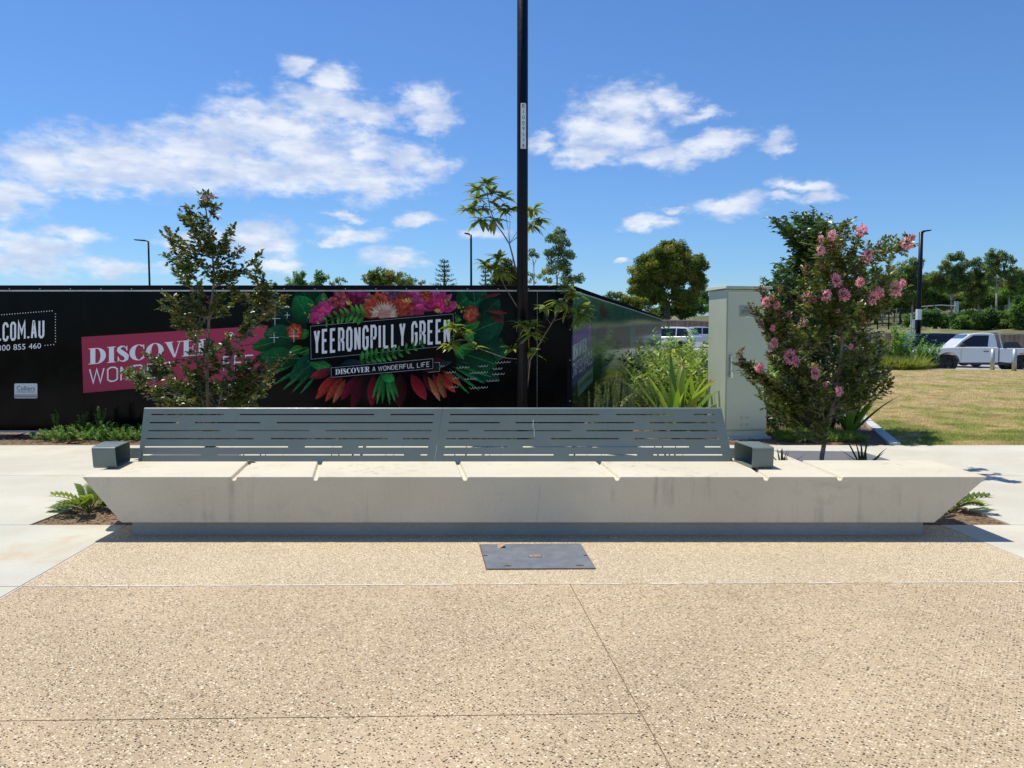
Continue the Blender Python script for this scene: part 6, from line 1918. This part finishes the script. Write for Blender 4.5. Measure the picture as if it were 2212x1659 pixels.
stems_shrub('ground_cover', 'fine green ground cover mat behind the right end of the bench', '', (G(1690, 955).x, G(1890, 955).x - .1, 11.4, 12.3, 0), 1500, .17, .026, .007, [(.20, .29, .045), (.16, .25, .04), (.25, .32, .06)], 82, .7, .016, kind='stuff', hvar=(.4, 1.1), shape=lambda x, y: x < kerb_x(y) - .1)
stems_shrub('ground_cover', 'green ground cover behind the bench seen through its slots', '', (-2.2, 3.4, 7.2, 8.6, 0), 260, .12, .03, .01, HERB, 83, .7, .02, kind='stuff', hvar=(.3, 1.0))
# deeper planting that fills the side bed; back row added to block reflected road
for k, (fx_, y_, h_, pal_, lab) in enumerate([(.5, 15.2, .9, LIME, 'lime shrub in the side bed directly behind the crinum lily'), (.35, 17.5, .8, HERB, 'green shrub in the side bed, third row back'), (.75, 17.0, .95, LIME, 'lime shrub near the kerb, third row back'), (.5, 20, 1.0, OLIVE, 'olive shrub in the middle of the side bed'), (.3, 22.5, .9, LIME, 'lime shrub against the far side hoarding'), (.7, 23, 1.0, HERB, 'green shrub near the kerb, far back'), (.45, 26, 1.1, OLIVE, 'olive shrub far back in the side bed'), (.65, 29, 1.1, HERB, 'green shrub at the end of the side bed'), (.1, 30.2, 1.25, OLIVE, 'olive shrub added at the hoarding end to block the reflected road'), (.38, 30.3, 1.2, HERB, 'green shrub added left of centre at the back to block the reflected road'), (.9, 30.2, 1.2, OLIVE, 'olive shrub added at the far kerb corner to block the reflected road'), (.85, 26.5, 1.0, LIME, 'lime shrub by the kerb, second from the back')]):
    xa_ = HC.x + HD.x / HD.y * (y_ - HY) + .4; xb_ = kerb_x(y_) - .4; xc_ = xa_ + (xb_ - xa_) * fx_
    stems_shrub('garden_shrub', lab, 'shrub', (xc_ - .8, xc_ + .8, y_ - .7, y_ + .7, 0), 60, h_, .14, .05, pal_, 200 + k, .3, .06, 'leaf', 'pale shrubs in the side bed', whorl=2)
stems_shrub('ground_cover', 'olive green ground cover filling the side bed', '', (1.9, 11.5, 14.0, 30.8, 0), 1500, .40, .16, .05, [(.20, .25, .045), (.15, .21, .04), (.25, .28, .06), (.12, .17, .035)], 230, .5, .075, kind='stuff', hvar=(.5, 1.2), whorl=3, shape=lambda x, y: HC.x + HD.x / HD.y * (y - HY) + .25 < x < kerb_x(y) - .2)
# bed by the car park: tufts and shrubs
TUFT = [(.22, .27, .05), (.27, .29, .07), (.16, .23, .045), (.32, .30, .10)]
for k, (px, Y, n_, ln_, lab) in enumerate(((1898, 33.6, 60, .95, 'leftmost pale grass tuft before the car park'), (1918, 33.0, 60, .9, 'second pale grass tuft from the left before the car park'), (1944, 32.6, 60, .85, 'third pale grass tuft from the left before the car park'), (1968, 32.8, 60, .9, 'pale grass tuft nearest the pickup bumper'), (1988, 33.5, 50, .8, 'small grass tuft hard against the kerb by the pickup'))):
    b = P(px, 795, Y); rr = random.Random(k); lv = Leaves()
    for i in range(420):
        a = rr.uniform(0, 6.283); e = rr.uniform(.5, 1.5); q = rr.uniform(0, .3)
        c = np.array(rr.choice(TUFT)) * rr.uniform(.7, 1.2)
        lv.add((q * math.cos(a), q * math.sin(a), 0), (math.cos(a) * math.cos(e), math.sin(a) * math.cos(e), math.sin(e)), (0, 0, 1), ln_ * rr.uniform(.5, 1.1), .03, c)
    t = empty('grass_tuft', (b.x, Y, .2)); tag(t, lab, 'plant', 'grass tufts by the car park')
    lv.build('blades', M['grass'], t, .1, .25)
b = P(1985, 780, 34.2)
strap_plant('flax_plant', 'tall bright green flax in front of the dark wagon', (b.x, 34.2, .15), 34, 1.35, .12, [(.16, .26, .05), (.12, .22, .045), (.2, .3, .07)], seed=22, rise=(.8, 1.45), curl=(.1, .5))
stems_shrub('garden_shrub', 'leafy green shrub beside the road sign', 'shrub', (P(1930, 780, 35).x, P(1962, 780, 35).x, 34.6, 35.4, .1), 50, 2.0, .16, .08, HERB + LIME[:2], 90, .22, .08, 'leaf', 'shrubs by the car park', whorl=2)
stems_shrub('garden_shrub', 'reddish leaved shrub left of the dark wagon', 'shrub', (P(1912, 780, 35.6).x, P(1932, 780, 35.6).x, 35.3, 35.9, .1), 34, 2.0, .16, .06, GREEN + [(.25, .09, .05)], 91, .25, .09, 'leaf', 'shrubs by the car park', whorl=2)
stems_shrub('garden_shrub', 'dense green shrub hiding the rear of the dark wagon', 'shrub', (P(1995, 780, 35.2).x, P(2020, 780, 35.2).x, 34.9, 35.6, .1), 60, 1.25, .15, .07, HERB, 92, .22, .08, 'leaf', 'shrubs by the car park', whorl=2)

# dry leaves lying about
def litter(label, p, s, c, seed):
    rr = random.Random(seed); mb = MB(); K = 6
    for i in range(K + 1):
        u = i / K; w = .38 * math.sin(math.pi * min(.98, u + .02)) ** .8
        for e in (-1, 0, 1):
            mb.v.append((s * (u - .5), s * w * e, s * (.06 + .22 * abs(e) * w + .12 * math.sin(u * 4 + seed)))); mb.c.append(tuple(np.array(c) * rr.uniform(.8, 1.2)))
        if i: b = (i - 1) * 3; mb.f += [(b, b + 3, b + 4, b + 1), (b + 1, b + 4, b + 5, b + 2)]; mb.m += [0, 0]
    o = mb.build('dry_leaf', M['litter']); o.location = p; o.rotation_euler = (0, 0, rr.uniform(0, 6))
    tag(o, label, 'leaf', 'fallen dry leaves')


litter('large brown dry leaf at the front of the hoarding bed', G(160, 957) + Vector((0, 0, .01)), .24, (.30, .17, .08), 1)
litter('curled brown dry leaf left of the larger one in the hoarding bed', G(123, 955) + Vector((0, 0, .02)), .17, (.26, .13, .07), 2)
litter('reddish dry leaf at the left end of the ground cover', G(36, 945) + Vector((0, 0, .03)), .28, (.28, .10, .06), 3)
litter('dry leaf stuck in the leftmost seat groove', Vector((G(534, 1004, ZT).x, 6.60, ZT + .002)), .09, (.30, .20, .11), 4)
litter('tan dry leaf lying on the service cover', G(1083, 1184) + Vector((0, 0, .012)), .075, (.45, .32, .20), 5)

# ================================================================== DISTANT TREES
def far_tree(name, label, Y, blobs, trunk, pal, leaf=.30, dens=1.0, n_sub=14, bark='bark_dark', group='trees in the distance', seed=1, limbs=True, airy=.55, low=False):
    """crown made of leaf clumps inside given lobes (picture units), limbs from the trunk into the clumps"""
    rr = np.random.default_rng(seed); rd = random.Random(seed)
    b = P(trunk[0], trunk[1], Y); z0 = terr1(b.x, Y) - .1
    t = empty(name, (b.x, Y, z0)); tag(t, label, 'tree', group)
    org = np.array([b.x, Y, z0]); k_ = Y / FPX
    B, D, Nn, Ln, Wd, C = [], [], [], [], [], []
    wood = MB()
    top = None; cents = []
    if name == 'gum_tree' and Y > 90: blobs = [(c[0], c[1], c[2] * 1.25, c[3] * 1.2) for c in blobs] + [(c[0] + 6 * math.sin(c[1]), c[1] + 17, c[2] * .9, c[3]) for c in blobs]
    if low: blobs = blobs + [(c[0], c[1] + 16, c[2] * 1.15, c[3] * 1.1) for c in blobs]
    for (cx_, cy_, rx, ry) in blobs:
        c0 = P(cx_, cy_, Y); R3 = np.array([rx * k_, (rx + ry) * .5 * k_ * .9, ry * k_])
        ns = max(5, int(n_sub * (rx * ry) / 700 + 4))
        for s in range(ns):
            v = unit(rr.normal(size=3)); q = v * R3 * rr.uniform(.35, .92)
            if q[2] < -R3[2] * .6: q[2] *= .5
            cen = np.array(c0) + q
            cents.append(cen)
            rad = np.array([1, 1, .72]) * rr.uniform(.24, .46) * (R3[0] * R3[2]) ** .5 * airy * 1.6
            n = int(dens * 150 * max(.25, (rad[0] / leaf) ** 2 * .35))
            n = max(14, min(n, 420))
            u = unit(rr.normal(size=(n, 3))) * rr.uniform(.45, 1.0, (n, 1))
            B.append(cen + u * rad)
            d = unit(u + rr.normal(size=(n, 3)) * .7 + np.array([0, 0, -.25])); D.append(d)
            Nn.append(unit(u + np.array([0, 0, .8]) + rr.normal(size=(n, 3)) * .5))
            Ln.append(leaf * rr.uniform(.6, 1.25, n)); Wd.append(leaf * rr.uniform(.32, .6, n))
            base = np.array(pal[rr.integers(0, len(pal))]) * rr.uniform(.8, 1.2)
            C.append(base[None] * rr.uniform(.7, 1.3, (n, 1)))
    me = leaves('crown', np.concatenate(B) - org, np.concatenate(D), np.concatenate(Nn), np.concatenate(Ln), np.concatenate(Wd), np.concatenate(C), .15)
    obj('crown', me, M['leaf_far'], t)
    fork = Vector((0, 0, (P(trunk[0], trunk[2], Y).z - z0)))
    tr = trunk[3] * (.6 if name in ('gum_tree', 'belt_tree') else 1.0)
    wood.tube([Vector((0, 0, 0)), fork * .5 + Vector((rd.uniform(-.1, .1), 0, 0)), fork], [tr, tr * .85, tr * .7], 8)
    if limbs:
        for c in rd.sample(cents, min(len(cents), 12)):
            e = Vector(c - org)
            m = fork.lerp(e, .45) + Vector((0, 0, abs(e.z - fork.z) * .12))
            wood.tube(bez(fork, m, e, 5), [tr * .26 * (1 - .17 * j) for j in range(6)], 5, cap=False)
    wood.build('trunk', M[bark], t, smooth=True)
    return t


GUM = [(0.204, 0.265, 0.091), (0.154, 0.224, 0.082), (0.265, 0.295, 0.112), (0.122, 0.174, 0.065)]
YEL = [(0.208, 0.232, 0.048), (0.16, 0.2, 0.045), (0.272, 0.264, 0.064), (0.12, 0.16, 0.04)]
GRN = [(0.096, 0.184, 0.049), (0.131, 0.228, 0.056), (0.07, 0.14, 0.042), (0.166, 0.263, 0.07)]
DKG = [(0.048, 0.096, 0.035), (0.064, 0.12, 0.042), (0.035, 0.072, 0.029)]
LT = [(0.15, 0.255, 0.06), (0.12, 0.21, 0.051), (0.195, 0.285, 0.075)]

far_tree('distant_tree', 'tiny tree top above the hoarding beside the left crepe myrtle', 85, [(404, 612, 17, 9)], (404, 660, 630, .14), GRN, .22, 1, 10, seed=1, low=True)
far_tree('distant_tree', 'small tree top just left of the green tree group over the hoarding', 80, [(592, 613, 9, 5)], (592, 650, 625, .1), GRN, .2, 1, 8, seed=2, low=True)
far_tree('distant_tree', 'rounded green tree over the hoarding, left of a darker one', 80, [(640, 603, 24, 14), (655, 596, 14, 9)], (645, 660, 625, .2), LT, .24, 1, 14, seed=3, low=True)
far_tree('distant_tree', 'darker green tree over the hoarding in the middle of its group', 80, [(690, 602, 20, 17)], (690, 660, 625, .2), GRN, .24, 1.1, 16, seed=4, low=True)
far_tree('distant_tree', 'small loose tree over the hoarding, right of the darker green one', 82, [(735, 608, 16, 11), (722, 612, 10, 7)], (733, 660, 622, .16), GUM, .22, .8, 12, airy=.55, seed=5, low=True)
far_tree('distant_tree', 'wide yellow green tree over the middle of the hoarding', 85, [(820, 600, 38, 20), (845, 595, 20, 14)], (822, 680, 625, .25), YEL, .26, 1, 16, seed=6, low=True)
far_tree('distant_tree', 'loose gum tree right of the wide yellow green one', 88, [(872, 602, 24, 16), (905, 610, 14, 8), (890, 606, 14, 9)], (880, 680, 625, .2), GUM, .24, .75, 14, airy=.55, bark='bark_pale', seed=7, low=True)

# conifers: tiers of branches
def conifer(label, px, ytop, ybase, Y, half, tiers, dark, seed):
    rr = random.Random(seed); b = P(px, ybase, Y); tp = P(px, ytop, Y); z0 = terr1(b.x, Y) - .1
    t = empty('conifer', (b.x, Y, z0)); tag(t, label, 'tree', 'conifers over the hoarding')
    H = tp.z - z0; zb = b.z - z0; k_ = Y / FPX
    wood = MB().tube([(0, 0, 0), (0, 0, H * .6), (0, 0, H)], [.22, .14, .03], 7); lv = Leaves()
    for i in range(tiers):
        f = (i + .3) / tiers; z = zb * .75 + (H - zb * .75) * f; rad = half * k_ * (1 - f) ** .8 + .12
        m = 7
        for j in range(m):
            a = 2 * math.pi * (j + rr.random() * .5) / m + i; r_ = rad * rr.uniform(.75, 1.1)
            e = Vector((r_ * math.cos(a), r_ * math.sin(a), z + r_ * .22))
            wood.tube([(0, 0, z), e * .55 + Vector((0, 0, z * .45 - .02)), e], [.035, .025, .01], 4, cap=False)
            for q in range(int(9 + r_ * 9)):
                u = rr.uniform(.3, 1.05); p = Vector((0, 0, z)).lerp(e, u) + rvec(.1)
                lv.add(p, Vector((math.cos(a), math.sin(a), .5)) + rvec(.6), Vector((0, 0, 1)) + rvec(.4), rr.uniform(.14, .3), rr.uniform(.07, .13), np.array(rr.choice(dark)) * rr.uniform(.7, 1.2))
    wood.build('trunk', M['bark_dark'], t); lv.build('crown', M['leaf_far'], t)


conifer('dark tiered conifer over the hoarding left of a street lamp', 960, 560, 625, 70, 34, 9, DKG, 3)
conifer('narrow green conifer over the hoarding right of the centre street lamp', 1049, 574, 640, 75, 22, 10, GRN, 4)
far_tree('distant_tree', 'brownish olive tree behind the lamp post', 82, [(1090, 588, 32, 26), (1110, 600, 22, 20), (1068, 605, 14, 12)], (1095, 690, 625, .24), [(.11, .115, .04), (.085, .095, .032), (.14, .13, .05)], .24, .9, 16, seed=9, low=True)
far_tree('gum_tree', 'slender airy gum just right of the lamp post', 78, [(1152, 545, 15, 14), (1140, 560, 10, 8), (1163, 552, 9, 8), (1150, 600, 14, 14)], (1153, 700, 575, .12), GUM, .20, .8, 14, 'bark_pale', airy=.56, seed=10)
far_tree('gum_tree', 'tall airy gum tree above the hoarding corner', 76, [(1205, 515, 24, 22), (1222, 540, 20, 26), (1190, 552, 18, 22), (1208, 578, 30, 22), (1180, 598, 20, 14), (1245, 600, 20, 16), (1225, 605, 20, 12), (1212, 496, 10, 8)], (1203, 720, 600, .20), GUM, .22, .9, 16, 'bark_pale', airy=.55, seed=11)
far_tree('distant_tree', 'low bare twig top above the receding hoarding', 70, [(1228, 642, 7, 4), (1240, 648, 8, 6)], (1236, 690, 655, .06), GUM, .14, .4, 6, airy=.4, seed=12)
far_tree('broad_tree', 'big rounded yellow green tree left of the cabinet', 74, [(1440, 556, 52, 34), (1400, 585, 40, 36), (1482, 580, 42, 40), (1440, 590, 52, 40), (1378, 620, 26, 30), (1508, 610, 20, 30), (1455, 534, 34, 16), (1415, 640, 40, 26), (1480, 640, 36, 30)], (1442, 720, 655, .30), YEL, .24, 1.15, 22, seed=13)
far_tree('distant_tree', 'low bright green tree top at the end of the receding hoarding', 72, [(1332, 648, 32, 18), (1362, 655, 26, 20), (1390, 660, 22, 22)], (1350, 720, 680, .2), YEL, .22, 1.1, 18, seed=14)
far_tree('distant_tree', 'dark green tree behind the timber fence left of the cabinet', 78, [(1480, 668, 36, 26), (1430, 675, 36, 22), (1515, 655, 18, 34)], (1470, 730, 690, .24), GRN, .24, 1.1, 16, seed=15)

# right-hand bank and the wood behind it
far_tree('gum_tree', 'small gum crown between pink flowers at the right', 100, [(1905, 590, 16, 14), (1915, 605, 16, 14), (1895, 630, 24, 20)], (1905, 720, 640, .2), GUM, .26, .8, 14, 'bark_pale', seed=20)
far_tree('gum_tree', 'tall gum tree left of the right street lamp', 98, [(1970, 570, 18, 18), (1955, 590, 22, 20), (1985, 600, 24, 24), (1945, 615, 24, 18), (1975, 630, 34, 20)], (1970, 720, 640, .22), GUM, .26, .85, 14, 'bark_pale', airy=.5, seed=21)
far_tree('gum_tree', 'branching pale trunked gum right of the street lamp', 94, [(2048, 562, 14, 10), (2072, 558, 16, 12), (2040, 580, 14, 10), (2068, 580, 20, 14), (2020, 600, 20, 14), (2050, 608, 26, 16), (2085, 600, 14, 14)], (2052, 730, 650, .24), GUM, .24, 1.0, 18, 'bark_pale', airy=.56, seed=22)
far_tree('gum_tree', 'leafy gum with rounded crown in the middle of the right-hand wood', 96, [(2105, 572, 20, 14), (2125, 585, 24, 20), (2110, 610, 30, 20), (2095, 630, 30, 16)], (2110, 730, 650, .24), GUM, .24, .85, 14, 'bark_pale', airy=.5, seed=23)
far_tree('gum_tree', 'tallest pale trunked gum near the right edge', 92, [(2150, 546, 16, 14), (2172, 556, 12, 9), (2188, 562, 10, 7), (2148, 568, 18, 14), (2140, 590, 14, 14), (2180, 592, 18, 14), (2195, 600, 12, 12), (2205, 585, 9, 7)], (2149, 730, 620, .22), GUM, .24, 1.0, 18, 'bark_pale', airy=.56, seed=24)
far_tree('gum_tree', 'low loose gum crown at the extreme right', 92, [(2195, 630, 26, 14), (2216, 622, 20, 14)], (2204, 730, 650, .2), LT, .24, .8, 12, 'bark_pale', seed=25)
for k, (cx_, cy_, rx, ry, Y, pal_, lab) in enumerate([(1890, 660, 40, 22, 104, GRN, 'spreading green tree behind the wire fence, furthest left'), (1945, 655, 46, 26, 102, LT, 'spreading green tree behind the wire fence beside the street lamp'), (2005, 648, 48, 24, 102, GRN, 'spreading green tree behind the wire fence right of the street lamp'),
                                                      (2070, 650, 46, 22, 104, YEL, 'olive spreading tree behind the rail gantry'), (2130, 645, 56, 24, 100, GRN, 'wide dark canopy in the middle of the right-hand wood'), (2200, 648, 46, 30, 100, GRN, 'wide dark canopy at the right edge of the wood')]):
    far_tree('spreading_tree', lab, Y, [(cx_, cy_, rx, ry), (cx_ - rx * .5, cy_ + 6, rx * .6, ry * .7), (cx_ + rx * .5, cy_ + 5, rx * .6, ry * .7)], (cx_, 730, cy_ + 12, .22), pal_, .28, 1.15, 20, seed=30 + k, group='spreading trees behind the wire fence')
for k, (cx_, cy_, rx, ry, Y, pal_, lab) in enumerate([(1978, 690, 30, 20, 68, GRN, 'round dark green shrub on the bank behind the street lamp'), (2022, 688, 26, 24, 68, GRN, 'round dark green shrub on the bank right of the street lamp'), (2085, 694, 32, 24, 64, GRN, 'broad green shrub on the bank above the pickup windscreen'), (2125, 690, 34, 28, 63, DKG + GRN, 'broad green shrub on the bank above the pickup roof'),
                                                      (2172, 694, 30, 24, 62, LT, 'light green shrub on the bank above the pickup tray'), (2210, 676, 24, 40, 60, GRN, 'tall green shrub on the bank at the right edge'), (1868, 664, 18, 12, 80, LT, 'small pale shrub at the top of the bank by the wire fence'), (1855, 690, 20, 16, 66, GRN, 'green shrub on the bank behind the crepe myrtle')]):
    far_tree('bank_shrub', lab, Y, [(cx_, cy_, rx, ry), (cx_ - rx * .45, cy_ + ry * .4, rx * .6, ry * .6), (cx_ + rx * .45, cy_ + ry * .35, rx * .6, ry * .65)], (cx_, 735, cy_ + ry * .6, .12), pal_, .20, 1.3, 24, seed=50 + k, group='shrubs on the bank')

for k, (cx_, cy_, rx, ry, Y, pal_, lab) in enumerate([(1565, 655, 36, 22, 84, GRN, 'green tree behind the cabinet, left side'), (1620, 650, 40, 24, 86, YEL, 'olive tree hidden behind the cabinet'), (1690, 648, 44, 24, 88, GRN, 'green tree right behind the cabinet edge'), (1755, 645, 46, 26, 90, LT, 'green tree behind the pink crepe myrtle'), (1820, 648, 44, 26, 92, GRN, 'green tree right of the pink crepe myrtle crown')]):
    far_tree('spreading_tree', lab, Y, [(cx_, cy_, rx, ry), (cx_ - rx * .5, cy_ + 12, rx * .7, ry), (cx_ + rx * .5, cy_ + 12, rx * .7, ry), (cx_, cy_ + 30, rx, ry)], (cx_, 730, cy_ + 20, .22), pal_, .28, 1.15, 18, seed=80 + k, group='spreading trees behind the wire fence')
for k, (cx_, cy_, rx, ry, Y, pal_, lab) in enumerate([(1930, 612, 20, 22, 108, GUM, 'loose gum crown left of the street lamp, in the back row'), (2015, 620, 26, 24, 110, LT, 'loose gum crown right of the street lamp, in the back row'), (2085, 622, 28, 22, 108, GUM, 'grey green gum crown filling the middle back row'), (2160, 622, 30, 22, 106, YEL, 'olive crown beneath the tallest gum'), (2205, 610, 22, 26, 108, GUM, 'grey green crown in the back row at the right edge'), (1865, 640, 26, 22, 106, GUM, 'gum crown just right of the crepe myrtle')]):
    far_tree('gum_tree', lab, Y, [(cx_, cy_, rx, ry), (cx_ - rx * .6, cy_ + ry * .5, rx * .8, ry * .8), (cx_ + rx * .6, cy_ + ry * .6, rx * .8, ry * .8), (cx_ - 4, cy_ - ry * .6, rx * .5, ry * .5)], (cx_, 730, cy_ + ry, .2), pal_, .26, .9, 16, 'bark_pale', seed=110 + k, airy=.6)
for k, px in enumerate(range(1872, 2215, 38)):
    lab = 'back row crown %s in the far tree belt' % ['furthest left', 'second from left', 'third from left', 'fourth from left', 'fifth from left', 'fifth from right', 'fourth from right', 'third from right', 'second from right', 'furthest right'][min(k, 9)]
    cy_ = 622 + 8 * math.sin(k * 1.9)
    far_tree('belt_tree', lab, 116 + 3 * (k % 3), [(px, cy_, 27, 20), (px - 14, cy_ + 16, 24, 16), (px + 14, cy_ + 18, 24, 16), (px, cy_ + 32, 28, 16)], (px, 735, cy_ + 22, .2), [LT, GUM, GRN, YEL][k % 4], .32, .9, 14, 'bark_pale', seed=140 + k, group='far tree belt at right', airy=.62)
